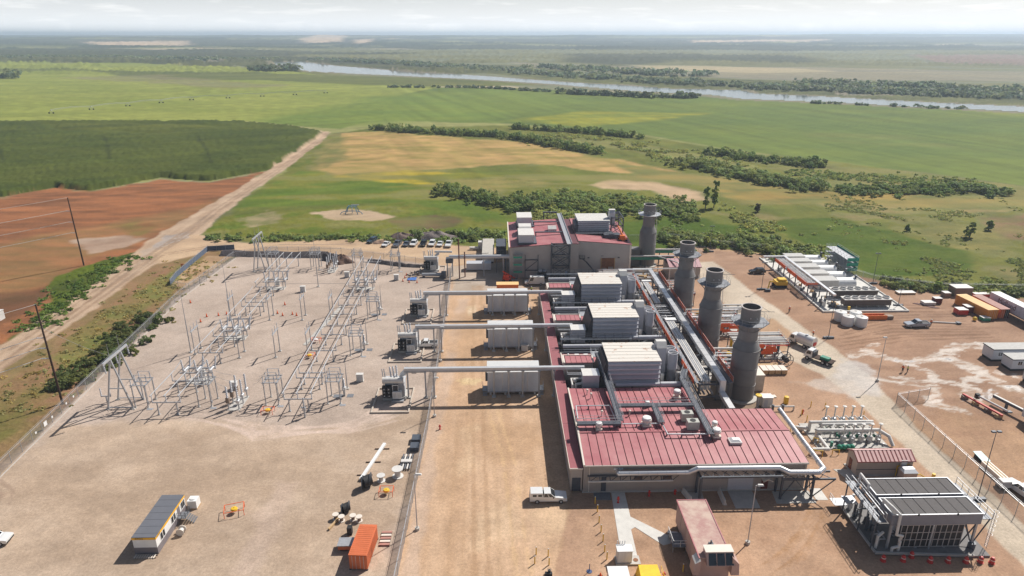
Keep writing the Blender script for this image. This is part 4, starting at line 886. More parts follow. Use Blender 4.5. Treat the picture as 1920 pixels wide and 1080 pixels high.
# ================================================================== TURBINE HALL
HX0, HX1 = 13.6, 50.0
hall = thing('turbine_hall', (25,130,0), 'long turbine hall with panelled red metal roof and tan walls', 'building')
def zr(y): return 5.45+0.1*(y-92.2) if y < 100.3 else 6.26-0.05*(y-100.3)
m = MB(); m.box(HX0+0.1, HX1-0.1, 92.3, 108.0, 0.3, 5.3); m.box(HX0+0.1, 36.9, 108.0, 117.2, 0.3, 5.2); m.build('wall', TANW, hall)
m = MB(); m.box(HX0+0.1, 36.9, 117.2, 176, 0.3, 3.2); m.build('wall', TANW, hall)
m = MB(); m.box(HX0, HX1, 92.2, 108.1, 0, 0.3); m.box(HX0, 37.0, 108.1, 176.1, 0, 0.29); m.build('foundation', CONC, hall)
roof = MB()
def quadslab(mb, x0, x1, y0, y1, za, zb, th=0.12):
    mb.hexa([(x0,y0,za-th),(x1,y0,za-th),(x1,y1,zb-th),(x0,y1,zb-th),(x0,y0,za),(x1,y0,za),(x1,y1,zb),(x0,y1,zb)])
quadslab(roof, HX0, HX1, 92.0, 100.3, zr(92.0)-0.06, zr(100.3)-0.06); quadslab(roof, HX0, HX1, 100.3, 108.2, zr(100.3)-0.06, zr(108.2)-0.06); quadslab(roof, HX0, 37.0, 108.2, 117.4, zr(108.2)-0.06, zr(117.4)-0.06)
roof = roof.build('roof', REDD, hall)
# each roof sheet is a piece of its own, with a gap at the seam and a raised edge
def panel_mesh(w, y0, y1, z0, z1):
    m = MB(); quadslab(m, 0, w, y0, y1, z0, z1, 0.05)
    m.hexa([(0,y0,z0),(0.07,y0,z0),(0.07,y1,z1),(0,y1,z1),(0,y0,z0+0.07),(0.07,y0,z0+0.07),(0.07,y1,z1+0.07),(0,y1,z1+0.07)])
    return m.mesh('roof_panel', REDR)
def panels(x0, x1, n, y0, y1, z0, z1, parent, gap=0.12):
    w = (x1-x0)/n; me = panel_mesh(w-gap, y0, y1, z0, z1)
    off = Vector((0,0,0)); p = parent
    while p is not None: off += p.location; p = p.parent
    for i in range(n):
        o = bpy.data.objects.new('roof_panel', me); COL.objects.link(o); o.parent = parent; o.location = Vector((x0+i*w+gap/2,0,0))-off
panels(HX0+0.2, HX1-0.1, 26, 92.0, 100.2, zr(92.0), zr(100.2), roof)
panels(HX0+0.2, 37.0, 17, 100.4, 117.35, zr(100.4), zr(117.35), roof)
panels(37.0, HX1-0.1, 9, 100.4, 108.15, zr(100.4), zr(108.15), roof)
m = MB(); m.bar((HX0,100.3,zr(100.3)+0.06),(HX1,100.3,zr(100.3)+0.06),0.3,0.08); m.build('ridge_cap', REDR, roof)
m = MB(); m.hexa([(HX0-0.05,91.9,5.2),(HX0+0.22,91.9,5.2),(HX0+0.22,100.3,6.0),(HX0-0.05,100.3,6.0),(HX0-0.05,91.9,5.58),(HX0+0.22,91.9,5.58),(HX0+0.22,100.3,6.4),(HX0-0.05,100.3,6.4)])
m.hexa([(HX0-0.05,100.3,6.0),(HX0+0.22,100.3,6.0),(HX0+0.22,117.4,5.2),(HX0-0.05,117.4,5.2),(HX0-0.05,100.3,6.4),(HX0+0.22,100.3,6.4),(HX0+0.22,117.4,5.55),(HX0-0.05,117.4,5.55)])
m.build('gable_trim', CREAM, roof)
m = MB(); m.box(HX0+0.2, HX1-0.1, 91.75, 91.98, 5.22, 5.44); m.build('gutter', TANW, roof)
# side corridor along the left wall
cor = MB(); cor.box(11.7, 13.55, 92.6, 174, 0.2, 4.45); cor = cor.build('side_corridor', TANWY, hall)
REDW = mat('red_ribbed_sheet', (0.40, 0.125, 0.14), 0.45, 0, 0.10, 0.35, wave=('Y', 2.4, 0.05))
m = MB()
for a, b in ((92.5,106),(106.05,128),(128.05,150),(150.05,174.1)): quadslab(m, 11.5, 13.58, a, b, 4.56, 4.56, 0.1)
m.build('corridor_roof', REDW, cor)
m = MB(); m.box(11.42, 11.5, 92.4, 174.1, 4.4, 4.62); m.box(11.42, 13.6, 92.36, 92.48, 4.4, 4.62); m.build('corridor_trim', CREAM, cor)
m = MB(); m.box(11.9, 13.3, 92.52, 92.58, 0.25, 2.7); m.build('corridor_door', DKST, cor)
# front wall furniture
m = MB(); m.box(37.3, 41.4, 92.16, 92.29, 0.3, 2.7); rd = m.build('roller_door', FILG, hall)
m = MB()
for k in range(9): m.box(37.32, 41.38, 92.14, 92.16, 0.42+k*0.26, 0.45+k*0.26)
m.build('door_slat_lines', GALV, rd)
m = MB(); m.box(42.8, 43.9, 92.2, 92.28, 0.3, 2.2); dd = m.build('door', mat('dark_red_door', (0.13,0.02,0.015), 0.5), hall)
m = MB(); m.ball((43.0,92.17,1.2),0.06,6); m.build('handle', GALVL, dd)
m = MB(); m.ext([(42.5,2.6),(43.35,3.1),(44.2,2.6),(44.1,2.52),(43.35,2.95),(42.6,2.52)], 'y', 90.9, 92.28); m.build('door_canopy', CREAM, hall)
for xx in (22.6, 27.2):
    m = MB(); m.box(xx-0.65, xx+0.65, 92.18, 92.28, 2.2, 3.0); m.build('wall_louvre', mat('brown_louvre', (0.16,0.11,0.09), 0.6, wave=('Z', 5, 0.02)), hall)
m = MB(); m.box(18.5,20.0,92.12,92.28,4.4,4.75); m.build('wall_vent', WHITE, hall)
m = MB(); m.box(16.6,17.4,92.2,92.28,0.3,3.0); m.build('cable_riser', DKST, hall)
for xx in (14.6, 49.6):
    m = MB(); m.cyl((xx,92.1,0.3),(xx,92.1,5.3),0.06,n=6); m.build('downpipe', CREAM, hall)
# roof furniture: fans, hatch, air conditioners
def fan(x, y, r, h, lab):
    z = zr(y)+0.05
    t = thing('roof_fan', (x,y,z), lab, 'roof fan', 'round roof fans on the turbine hall')
    m = MB(); m.box(x-r*0.9, x+r*0.9, y-r*0.9, y+r*0.9, z, z+0.35); m.build('curb', CREAM, t)
    m = MB(); m.lathe((x,y,z+0.35), [(r*0.6,0),(r*0.65,h*0.35),(r,h*0.4),(r,h*0.7),(r*0.9,h*0.75)], 16); m.build('fan_drum', CREAM, t, True)
    m = MB(); m.lathe((x,y,z+0.35), [(r*0.92,h*0.75),(r*0.85,h*0.95),(r*0.4,h*1.02),(0.01,h*1.02)], 16); m.build('fan_cap', WHITE, t, True)
fan(17.3, 101.2, 0.6, 1.1, 'round cream roof fan at the left end of the roof walkway')
fan(25.8, 102.5, 0.85, 1.3, 'large round cream roof fan beside the middle walkway')
fan(36.9, 98.8, 0.75, 1.2, 'larger of the two round fans by the right-hand roof walkway end')
fan(37.3, 101.2, 0.5, 1.0, 'smaller of the two round fans by the right-hand roof walkway end')
fan(33.7, 112.7, 0.7, 1.4, 'round cream roof fan behind the cross walkway')
fan(27.4, 109.4, 0.45, 0.8, 'small round fan just behind the cross walkway')
for x, y, lab in ((33.4,101.0,'nearer of two boxy rooftop air conditioners'), (33.2,104.0,'farther of two boxy rooftop air conditioners')):
    z = zr(y)+0.05; t = thing('rooftop_unit', (x,y,z), lab, 'air conditioner', 'rooftop air conditioners')
    m = MB(); m.box(x-1.0, x+1.0, y-0.7, y+0.7, z+0.2, z+1.7); m.build('casing', mat('beige_casing', (0.42,0.42,0.38), 0.5), t)
    m = MB(); m.cyl((x,y,z+1.7),(x,y,z+1.76),0.5,n=18); m.build('fan_grille', BLACK, t, True)
    m = MB(); m.box(x-0.9, x+0.9, y-0.6, y+0.6, z, z+0.2); m.build('base_frame', DKST, t)
t = thing('roof_hatch', (39.6,97.3,zr(97.3)), 'white domed roof hatch on the front red roof slope', 'roof hatch')
z = zr(97.3)+0.02
m = MB(); m.box(38.6,40.6,96.5,98.1,z,z+0.35); m.build('curb', OFFW, t)
m = MB(); m.hexa([(38.7,96.6,z+0.35),(40.5,96.6,z+0.35),(40.5,98.0,z+0.35),(38.7,98.0,z+0.35),(39.1,96.9,z+0.65),(40.1,96.9,z+0.65),(40.1,97.7,z+0.65),(39.1,97.7,z+0.65)]); m.build('dome', WHITE, t)
m = MB(); m.box(-0.25,0.25,-0.25,0.25,0,0.15)
for x, y in ((17.0,114.6),(17.5,113.0),(18.5,106),(23.5,106)):
    z = zr(y)+0.05; mm = MB(); mm.cyl((x,y,z),(x,y,z+0.9),0.1,n=8); mm.lathe((x,y,z+0.9),[(0.24,0),(0.2,0.2),(0.02,0.28)],8)
    tag(mm.build('roof_vent_pipe', CREAM, None, True), 'short cream vent pipe on the red roof %s' % {17.0:'at its far left',17.5:'near its far left',18.5:'inside the walkway corner',23.5:'beside the walkway stairs'}[x], 'vent pipe', 'vent pipes on the hall roof')
# walkways and cable trays over the roof
def walkway(segs, lab, w=1.0, name='roof_walkway'):
    a = segs[0]; t = thing(name, (a[0],a[1],0), lab, 'walkway', 'steel roof walkways')
    for i in range(len(segs)-1):
        p = Vector(segs[i]); q = Vector(segs[i+1]); d = (q-p); d.z = 0; d.normalize(); s = Vector((-d.y,d.x,0))*(w/2)
        m = MB(); m.bar(p, q, w, 0.1); m.build('deck', DKST, t)
        m = MB(); m.bar(p+s-Vector((0,0,0.15)), q+s-Vector((0,0,0.15)), 0.12, 0.3); m.bar(p-s-Vector((0,0,0.15)), q-s-Vector((0,0,0.15)), 0.12, 0.3); m.build('beam', DKST, t)
        for k, sg in enumerate((s, -s)):
            m = MB(); m.rail([p+sg, q+sg], 1.1, 0.024, 1.5); m.build('handrail', GALV, t)
        n = max(1, int((q-p).length/4))
        for k in range(n+1):
            c = p.lerp(q, k/n); zb = zr(c.y) if c.y < 117.4 else 3.2
            m = MB(); m.bar((c.x,c.y,zb), (c.x,c.y,c.z-0.2), 0.14); m.build('stanchion', DKST, t)
walkway([(13.6,101.9,7.2),(21.2,101.9,7.2)], 'dark roof walkway along the front left of the roof')
walkway([(21.2,102.4,7.2),(21.2,117.0,7.2),(20.6,127.0,8.4)], 'dark roof walkway climbing beside the nearest filter house')
walkway([(21.8,107.8,7.2),(35.2,107.8,7.2)], 'dark roof walkway crossing behind the air conditioners')
walkway([(28.2,107.2,7.2),(28.2,101.7,7.2)], 'short dark roof walkway in the middle of the roof')
walkway([(35.7,97.8,7.2),(35.9,117.5,7.2),(37.6,121.5,7.2)], 'long dark roof walkway up the right side of the roof')
t = thing('roof_pipe_loop', (14,104,0), 'square loop of grey pipe lying over the left of the roof', 'pipe', 'roof pipe loops')
m = MB(); m.tube([(14.0,104.1,6.6),(14.2,108.8,6.5),(20.4,108.8,6.5),(20.6,103,6.7)], 0.11, 8); m.build('pipe', GALVL, t, True)
m = MB()
for p in ((14.1,106),(16.5,108.8),(19,108.8)): m.box(p[0]-0.1,p[0]+0.1,p[1]-0.1,p[1]+0.1,zr(p[1]),6.4)
m.build('pipe_stand', DKST, t)
t = thing('roof_pipe_loop', (32,99,0), 'bent grey pipe lying over the middle of the roof', 'pipe', 'roof pipe loops')
m = MB(); m.tube([(21.5,102.1,6.75),(28.4,102.1,6.75),(28.6,98.8,6.7),(35.4,98.7,6.7)], 0.12, 8); m.build('pipe', GALVL, t, True)
m = MB()
for p in ((24,102.1),(28.6,99.2),(31,98.75),(34,98.7)): m.box(p[0]-0.1,p[0]+0.1,p[1]-0.1,p[1]+0.1,zr(p[1]),6.6)
m.build('pipe_stand', DKST, t)

# ================================================================== THE THREE TURBINE UNITS
RUST = mat('rust_stained_white_roof', (0.66,0.62,0.56), 0.55, 0, 0.1, 0.8, col2=(0.38,0.17,0.075), thr=(0.60,0.68))
DARK = mat('near_black_steel', (0.05,0.052,0.058), 0.55, 0.2, 0.25, 1.5)  # near-black tone for pit decks, gallery floors and hatches
def make_filter(t, x0, x1, y0, y1, z0, z1, roofm):
    """filter house: a box with stepped louvre hoods on its long faces and a panelled roof"""
    m = MB(); m.box(x0+0.1, x1-0.1, y0+0.35, y1-0.35, z0, z1-0.05); fh = m.build('filter_house', FILG, t)
    n = 5; h = (z1-z0)/n
    for k in range(n):
        za = z0+k*h
        for ya, yb in ((y0+0.35, y0-0.22), (y1-0.35, y1+0.22)):
            m = MB(); m.ext([(ya,za+h*0.97),(ya,za+h*0.16),(yb,za+h*0.36),(yb,za+h*0.56)], 'x', x0, x1); m.build('louvre_hood', FILG, fh)
    np_ = 6; w = (y1-y0)/np_
    for k in range(np_):
        m = MB(); m.box(x0-0.08, x1+0.08, y0+k*w+0.05, y0+(k+1)*w-0.08, z1-0.05, z1+0.10); m.build('roof_panel', roofm, fh)
    m = MB(); m.box(x0-0.02, x0+0.1, y0+2, y0+3, z0+1.2, z0+3.2); m.build('side_hatch', DARK, fh)
    return fh
random.seed(11)
for i in range(3):
    oy = 22.0*i; w = ('nearest','middle','farthest')[i]
    t = thing('turbine_filter_house', (26.8,123.3+oy,0), 'big grey louvred filter house with stained white roof, %s of three on the hall' % w, 'filter house', 'filter houses on the hall')
    make_filter(t, 21.6, 31.9, 119.0+oy, 127.8+oy, 5.2, 10.2, RUST)
    m = MB()
    for xx in (22.2, 26.7, 31.2):
        for yy in (119.8, 127.0): m.box(xx-0.15, xx+0.15, yy-0.15+oy, yy+0.15+oy, 3.2, 5.2)
    m.build('support_legs', DKST, t)
    m = MB(); m.hexa([(19.6,119.4+oy,4.0),(21.6,119.4+oy,4.0),(21.6,127.4+oy,4.0),(19.6,127.4+oy,4.0),(21.2,119.4+oy,9.6),(21.62,119.4+oy,9.6),(21.62,127.4+oy,9.6),(21.2,127.4+oy,9.6)]); m.build('inlet_transition', DARK, t)
    m = MB(); m.box(19.6,21.4,127.9+oy,130.5+oy,6.9,7.0); m.rail([(19.6,127.9+oy,7),(19.6,130.4+oy,7),(21.4,130.4+oy,7)],1.1,0.03,1.2); m.build('landing', GALV, t)
    # vent hood and silencer drums
    h = thing('vent_hood', (33.1,125.4+oy,0), 'tall grey vent hood with sloped cap beside the %s filter house' % w, 'vent hood', 'vent hoods beside the filter houses')
    m = MB(); m.ext([(124.1+oy,4.0),(126.9+oy,4.0),(126.9+oy,10.6),(126.2+oy,11.6),(125.0+oy,11.6),(124.1+oy,10.6)], 'x', 32.3, 34.1); m.build('shaft', FILG, h)
    m = MB(); m.hexa([(32.2,124.95+oy,11.6),(34.2,124.95+oy,11.6),(34.2,126.25+oy,11.6),(32.2,126.25+oy,11.6),(32.2,125.1+oy,11.7),(34.2,125.1+oy,11.7),(34.2,126.1+oy,11.7),(32.2,126.1+oy,11.7)])
    m.ext([(124.05+oy,10.55),(124.95+oy,11.62),(124.95+oy,11.72),(124.0+oy,10.65)], 'x', 32.2, 34.2); m.ext([(126.95+oy,10.55),(126.25+oy,11.62),(126.25+oy,11.72),(127.0+oy,10.65)], 'x', 32.2, 34.2); m.build('cap', OFFW, h)
    for yy, q in ((124.3,'front'),(126.6,'rear')):
        s = thing('silencer_drum', (35.6,yy+oy,0), '%s upright grey silencer drum beside the %s filter house' % (q, w), 'silencer', 'silencer drums')
        m = MB(); m.lathe((35.6,yy+oy,0), [(0.98,3.2),(0.98,6.0),(1.02,6.05),(1.02,6.2),(0.98,6.25),(0.98,9.4),(1.03,9.42),(1.03,9.6),(0.9,9.6),(0.9,8.9),(0.02,8.9)], 22); m.build('shell', FILG, s, True)
        m = MB(); m.bar((34.75,yy+oy-0.1,9.5),(36.45,yy+oy+0.1,9.5),0.06,0.2); m.build('baffle', OFFW, s)
    g = thing('generator_enclosure', (18.4,120.2+oy,0), 'grey generator box with pale lid at the end of the %s bus duct' % w, 'generator', 'generator boxes')
    m = MB(); m.box(16.7, 19.9, 118.7+oy, 121.6+oy, 4.2, 7.4); m.build('casing', FILG, g)
    m = MB(); m.box(16.6, 18.6, 118.6+oy, 121.7+oy, 7.4, 7.5); m.build('lid', OFFW, g)
    m = MB(); m.box(18.62, 20.0, 118.6+oy, 121.7+oy, 7.4, 7.5); m.build('lid', DUCTM, g)
    m = MB(); m.box(13.9, 20.0, 117.7+oy, 124.4+oy, 3.2, 3.4); m.box(14.6,16.4,118.2+oy,120+oy,3.4,4.6); m.build('deck', DARK, g)
    m = MB(); m.tube([(14.6,118.4+oy,3.6),(14.6,118.4+oy,5.6),(14.6,121+oy,5.6),(16.7,121+oy,5.6)],0.18,8); m.tube([(15.4,119+oy,4.6),(15.4,119+oy,5.4),(16.8,119.4+oy,5.4)],0.26,8); m.ball((15.3,120.5+oy,5.4),0.45,10); m.build('pipework', OFFW, g, True)
    m = MB(); m.rail([(14.0,123.6+oy,5.3),(14.0,122.2+oy,5.3),(16.5,122.2+oy,5.3)],1.0,0.03,1); m.bar((14,122.2+oy,5.9),(16.8,122.2+oy,5.9),0.2); m.bar((14,122.8+oy,5.9),(16.8,122.8+oy,5.9),0.2); m.build('cable_frame', GALV, g)
    # small red-roofed control room
    c = thing('control_room', (16.5,126.4+oy,0), 'low red-topped control room behind the %s bus duct' % w, 'control room', 'red-topped control rooms')
    m = MB(); m.box(13.6, 19.5, 124.75+oy, 127.9+oy, 3.2, 7.1); m.build('wall', TANW, c)
    m = MB(); m.box(13.45, 19.65, 124.6+oy, 128.05+oy, 7.1, 7.22); m.build('roof_base', REDD, c)
    panels(13.9, 19.4, 5, 124.75+oy, 127.9+oy, 7.27, 7.27, c, 0.06)
    m = MB(); m.box(13.4,13.75,124.6+oy,128.1+oy,7.2,7.4); m.box(19.45,19.7,124.6+oy,128.1+oy,7.2,7.4); m.box(13.4,19.7,128.0+oy,128.2+oy,7.2,7.4); m.build('parapet', CREAM, c)
    # roof bay behind
    m = MB(); m.box(HX0+0.05, 21.5, 128.2+oy, 132.6+oy, 3.2, 5.2); m.build('wall', TANW, hall)
    m = MB(); quadslab(m, HX0, 21.6, 128.1+oy, 132.7+oy, 5.3, 5.3); rb = m.build('roof', REDD, hall)
    panels(HX0+0.1, 21.5, 6, 128.15+oy, 132.65+oy, 5.36, 5.36, rb)
    m = MB(); m.box(HX0-0.05, HX0+0.16, 128.1+oy, 133.0+oy, 5.1, 5.55); m.build('gable_trim', CREAM, rb)
    for k, xx in enumerate((16.8, 18.7)):
        b = thing('roof_box_vent', (xx,130+oy,5.4), '%s of the pair of white box vents behind the %s control room' % (('left','right')[k], w), 'box vent', 'white box vents')
        m = MB(); m.box(xx-0.38, xx+0.38, 129.4+oy, 130.7+oy, 5.37, 6.2); m.build('body', OFFW, b)
        m = MB(); m.box(xx-0.45, xx+0.45, 129.3+oy, 130.8+oy, 6.2, 6.32); m.build('lid', WHITE, b)
    v = MB(); v.cyl((14.9,130.2+oy,5.36),(14.9,130.2+oy,6.3),0.14,n=8); v.ball((14.9,130.2+oy,6.4),0.3,8); v.tube([(14.5,129.4+oy,5.4),(14.5,129.4+oy,5.9),(14.9,129.4+oy,5.9)],0.1,6)
    tag(v.build('roof_vent_cluster', GALV, None, True), 'small grey ball vent behind the %s control room' % w, 'vent', 'ball vents')
    # dark pipe gallery between this unit and the next
    p = thing('pipe_gallery', (24,136+oy,0), 'dark pipe and walkway gallery behind the %s unit' % w, 'pipe gallery', 'pipe galleries between the units')
    m = MB(); m.box(HX0+0.2, 36.6, 133.0+oy, 139.3+oy, 3.2, 3.4); m.build('floor', DARK, p)
    for yy, z, r in ((134.0,5.0,0.28),(134.9,5.2,0.2),(136.0,5.6,0.45),(137.3,5.0,0.2)):
        m = MB(); m.cyl((14.4,yy+oy,z),(34.5 if r > 0.25 else 22,yy+oy,z),r,n=12); m.build('pipe', DKST if r < 0.4 else FILG, p, True)
    m = MB(); m.box(14.0, 30, 137.9+oy, 138.9+oy, 6.2, 6.3); m.rail([(14,137.9+oy,6.3),(30,137.9+oy,6.3)],1.1,0.03,2); m.rail([(14,138.9+oy,6.3),(30,138.9+oy,6.3)],1.1,0.03,2); m.build('walkway', DKST, p)
    m = MB()
    for k in range(6): m.bar((14.5+k*3,138.4+oy,3.4),(14.5+k*3,138.4+oy,6.2),0.15); m.bar((14.5+k*3,134.5+oy,3.4),(14.5+k*3,134.5+oy,5.0),0.15)
    m.build('stanchions', DKST, p)
    q = MB(); q.cyl((31.9,118.2+oy,5.6),(38.0,118.2+oy,5.6),0.55,n=14); q.cyl((23,118.2+oy,5.6),(31.9,118.2+oy,5.6),0.4,n=12)
    tag(q.build('exhaust_pipe', FILG, None, True), 'thick grey horizontal pipe in front of the %s filter house' % w, 'pipe', 'horizontal pipes under the filter houses')
    # machinery between the drums and the rack
    mc = thing('turbine_auxiliaries', (36.8,121+oy,0), 'cluster of pale pipes and valves right of the %s filter house' % w, 'machinery', 'machinery beside the units')
    m = MB(); m.box(32.2,38.2,117.4+oy,132+oy,3.0,3.25); m.build('deck', DARK, mc)
    m = MB(); m.tube([(36.4,122.8+oy,3.4),(36.4,122.8+oy,5.6),(38.2,122.8+oy,5.6),(38.2,121.6+oy,4.6)],0.36,10); m.tube([(37.4,125.4+oy,3.4),(37.4,125.4+oy,5.2),(37.4,128.6+oy,5.2)],0.3,10); m.cyl((33.0,121.4+oy,3.2),(33.0,121.4+oy,6.2),0.35,n=10); m.build('white_pipework', OFFW, mc, True)
    m = MB()
    for k in range(14):
        xx = random.uniform(32.5,38); yy = random.uniform(117.8,131.5)+oy; s = random.uniform(0.2,0.6); m.box(xx-s,xx+s,yy-s*0.7,yy+s*0.7,3.25,3.25+random.uniform(0.5,1.8))
    m.build('valve_boxes', DKST, mc)
    m = MB(); m.box(36.9,37.5,119.2+oy,119.7+oy,3.3,5.6); m.build('yellow_valve', YEL, mc)
    m = MB(); m.rail([(38.2,117.6+oy,5.0),(38.2,131.5+oy,5.0)],1.1,0.03,2); m.rail([(36.6,117.6+oy,5.6),(36.6,121+oy,5.6)],1.1,0.03,1.2); m.build('handrail', GALV, mc)
m = MB(); quadslab(m, 28.5, 36.5, 132.4, 136.6, 5.2, 5.2); rb = m.build('roof', REDD, hall); panels(28.6, 36.4, 6, 132.5, 136.5, 5.26, 5.26, rb)
m = MB(); quadslab(m, 13.6, 21.6, 172.2, 176.0, 4.8, 4.8); rb = m.build('roof', REDD, hall); panels(13.7, 21.5, 6, 172.3, 175.9, 4.86, 4.86, rb)

# ================================================================== STACKS
for i, (x, y, w) in enumerate(((49.85,122.9,'nearest'),(49.4,145.2,'second'),(49.0,166.8,'third'),(48.2,208.5,'farthest'))):
    t = thing('exhaust_stack', (x,y,0), 'tall dark grey exhaust stack with ring platform, %s of the four' % w, 'stack', 'exhaust stacks')
    H = 20.0
    m = MB(); m.lathe((x,y,0), [(2.6,0.3),(2.6,11.2),(2.57,11.25),(1.98,13.0),(1.88,13.1),(1.85,17.0)], 40); m.build('shell', STK, t, True)
    m = MB(); m.lathe((x,y,0), [(1.85,17.0),(1.85,H-0.12),(1.94,H-0.1),(1.94,H),(1.7,H),(1.7,H-5)], 40); m.build('upper_shell', STK, t, True)
    m = MB(); m.lathe((x,y,0), [(1.97,H-0.14),(2.01,H-0.05),(1.97,H+0.03),(1.70,H+0.03)], 40); m.build('rim', mat('pale_stack_rim', (0.42,0.38,0.36), 0.6), t, True)
    m = MB(); m.lathe((x,y,0), [(0.01,H-4.9),(1.69,H-4.9)], 24); m.build('black_disc', BLACK, t)  # plain black disc closing the shaft below the rim
    for z, r in ((3.4,2.6),(7.2,2.6),(11.2,2.6),(13.1,1.9),(15.2,1.86)):
        m = MB(); m.lathe((x,y,0), [(r,z-0.08),(r+0.09,z-0.07),(r+0.09,z+0.07),(r,z+0.08)], 40); m.build('ring_flange', STK, t, True)
    # octagonal platform
    oc = lambda r, z, k=0.5: [(x+r*math.cos((j+k)*math.pi/4), y+r*math.sin((j+k)*math.pi/4), z) for j in range(8)]
    a = oc(3.7,17.0); b = oc(1.87,17.0); m = MB()
    P = a+b+[(p[0],p[1],16.88) for p in a]+[(p[0],p[1],16.88) for p in b]; F = []
    for j in range(8):
        k = (j+1) % 8; F += [(j,k,k+8,j+8),(j+16,j+24,k+24,k+16),(j,j+16,k+16,k),(j+8,k+8,k+24,j+24)]
    m.add(P, F); pf = m.build('platform', MATG if i < 3 else GALVL, t)
    m = MB(); pts = oc(3.65,17.0); m.rail(pts+[pts[0]], 1.1, 0.022, 1.4); m.build('handrail', GALV if i < 3 else GALVL, pf)
    for p in oc(3.55,16.9):
        m = MB(); m.bar(p, (x+(p[0]-x)*0.52, y+(p[1]-y)*0.52, 15.2), 0.12); m.build('bracket', STK, pf)
    m = MB()
    for s in (-0.22,0.22): m.bar((x+2.85,y+1.0+s,0.3),(x+2.85,y+1.0+s,12.0),0.06); m.bar((x+2.85,y+1.0+s,12.0),(x+2.3,y+0.8+s,18.1),0.06)
    for k in range(40): m.bar((x+2.85,y+0.78,0.5+k*0.28),(x+2.85,y+1.22,0.5+k*0.28),0.035)
    m.build('ladder', GALVL, t)
    for k, a2 in enumerate((-1.9,-1.3)):
        m = MB(); m.cyl((x+1.8*math.cos(a2),y+1.8*math.sin(a2),18.2),(x+2.1*math.cos(a2),y+2.1*math.sin(a2),18.2),0.09,n=8); m.build('test_port', GALVL, t)
    m = MB(); m.bar((x+1.8,y,18.9),(x+4.6,y-0.2,18.9),0.07); m.bar((x+2.0,y+0.1,19.9),(x+3.6,y,18.9),0.05); m.build('davit_arm', DKST, t)
    m = MB(); m.lathe((x,y,0), [(3.4,0.0),(3.4,0.3),(0.01,0.3)], 24); m.build('plinth', CONC, t)
    m = MB(); m.box(x-5.8, x-2.4, y-1.6, y+1.6, 0.3, 5.8); m.build('inlet_duct', STK, t)
m = MB(); m.box(44.3,46.9,121.2,124.2,0.3,5.0)
tag(m.build('stack_side_box', STK, None), 'dark box beside the foot of the nearest stack', 'duct box')

# ================================================================== MAIN PIPE RACK
rk = thing('pipe_rack', (41.5,148,0), 'long elevated pipe rack with orange netting between the hall and the stacks', 'pipe rack')
RX0, RX1 = 38.7, 44.4
ys = [115.6+i*6.0 for i in range(12)]
for y in ys:
    for x in (RX0, RX1):
        m = MB(); m.box(x-0.15,x+0.15,y-0.15,y+0.15,0,7.0); m.build('column', DKST, rk)
    for z in (4.2, 6.9):
        m = MB(); m.box(RX0,RX1,y-0.13,y+0.13,z-0.15,z+0.15); m.build('crossbeam', DKST, rk)
for x in (RX0, RX1):
    for z in (4.2, 6.9):
        m = MB(); m.box(x-0.12,x+0.12,ys[0],ys[-1],z-0.16,z+0.16); m.build('side_beam', DKST, rk)
m = MB()
for j in range(11): m.bar((RX0,ys[j],4.2),(RX0,ys[j+1],6.9),0.1); m.bar((RX1,ys[j],6.9),(RX1,ys[j+1],4.2),0.1)
for j in range(11): m.bar((RX0,ys[j],6.9),(RX1,ys[j+1],6.9),0.08)
m.build('diagonal_braces', DKST, rk)
m = MB(); m.box(38.1,38.75,115.8,181,7.05,7.12); m.build('side_walkway', MATG, rk)
m = MB(); m.rail([(38.1,115.8,7.1),(38.1,181,7.1)],1.1,0.035,2.2); m.build('handrail', GALVL, rk)
m = MB(); m.box(44.5,45.3,115.8,181,7.05,7.12); m.build('side_walkway', MATG, rk)
m = MB(); m.rail([(45.3,115.8,7.1),(45.3,181,7.1)],1.1,0.03,2.2); m.build('handrail', GALV, rk)
for a, b in ((116,126),(128,150),(151.5,166),(168,180)):
    m = MB(); m.box(45.36,45.42,a,b,7.15,8.15); m.build('netting', ORGN, rk)
    m = MB(); m.box(37.98,38.04,a+1,b,6.3,7.3); m.build('netting', ORGN, rk)
for k, x in enumerate((39.35,39.75,40.15,40.55,40.95)):
    for a, b in ((117.0,145.2),(157.5,172)):
        if k == 4 and a > 150: continue
        m = MB(); m.cyl((x,a,7.35),(x,b,7.35),0.17,n=10); m.tube([(x,a,7.35),(x,a-0.35,7.1),(x,a-0.35,5.2)],0.17,8); m.build('white_pipe', PIPE if k % 2 else OFFW, rk, True)
for k, x in enumerate((39.3,40.0,40.9,41.6)):
    m = MB(); m.cyl((x,116,4.6),(x,181,4.6),0.16+0.05*(k%2),n=8); m.build('lower_pipe', GALV if k%2 else DKST, rk, True)
for k in range(10):
    y = 146.5+k*1.15; m = MB(); m.cyl((38.9,y,7.2),(42.0,y+random.uniform(-0.4,0.4),7.2),0.09,n=8); m.build('cross_pipe', GALVL if k%3 else DKST, rk, True)
m = MB(); m.box(39.2,41.8,145.6,147.0,7.1,7.6); m.box(39.2,41.8,172.6,173.6,7.1,7.5); m.build('pipe_shoe_box', WHITE, rk)
m = MB()
for k in range(7): m.box(39.0+random.uniform(0,2.5),39.6+random.uniform(0,2.8),174.5+k*0.85,175.1+k*0.85,7.0,7.5)
m.build('timber_stack', WOOD, rk)
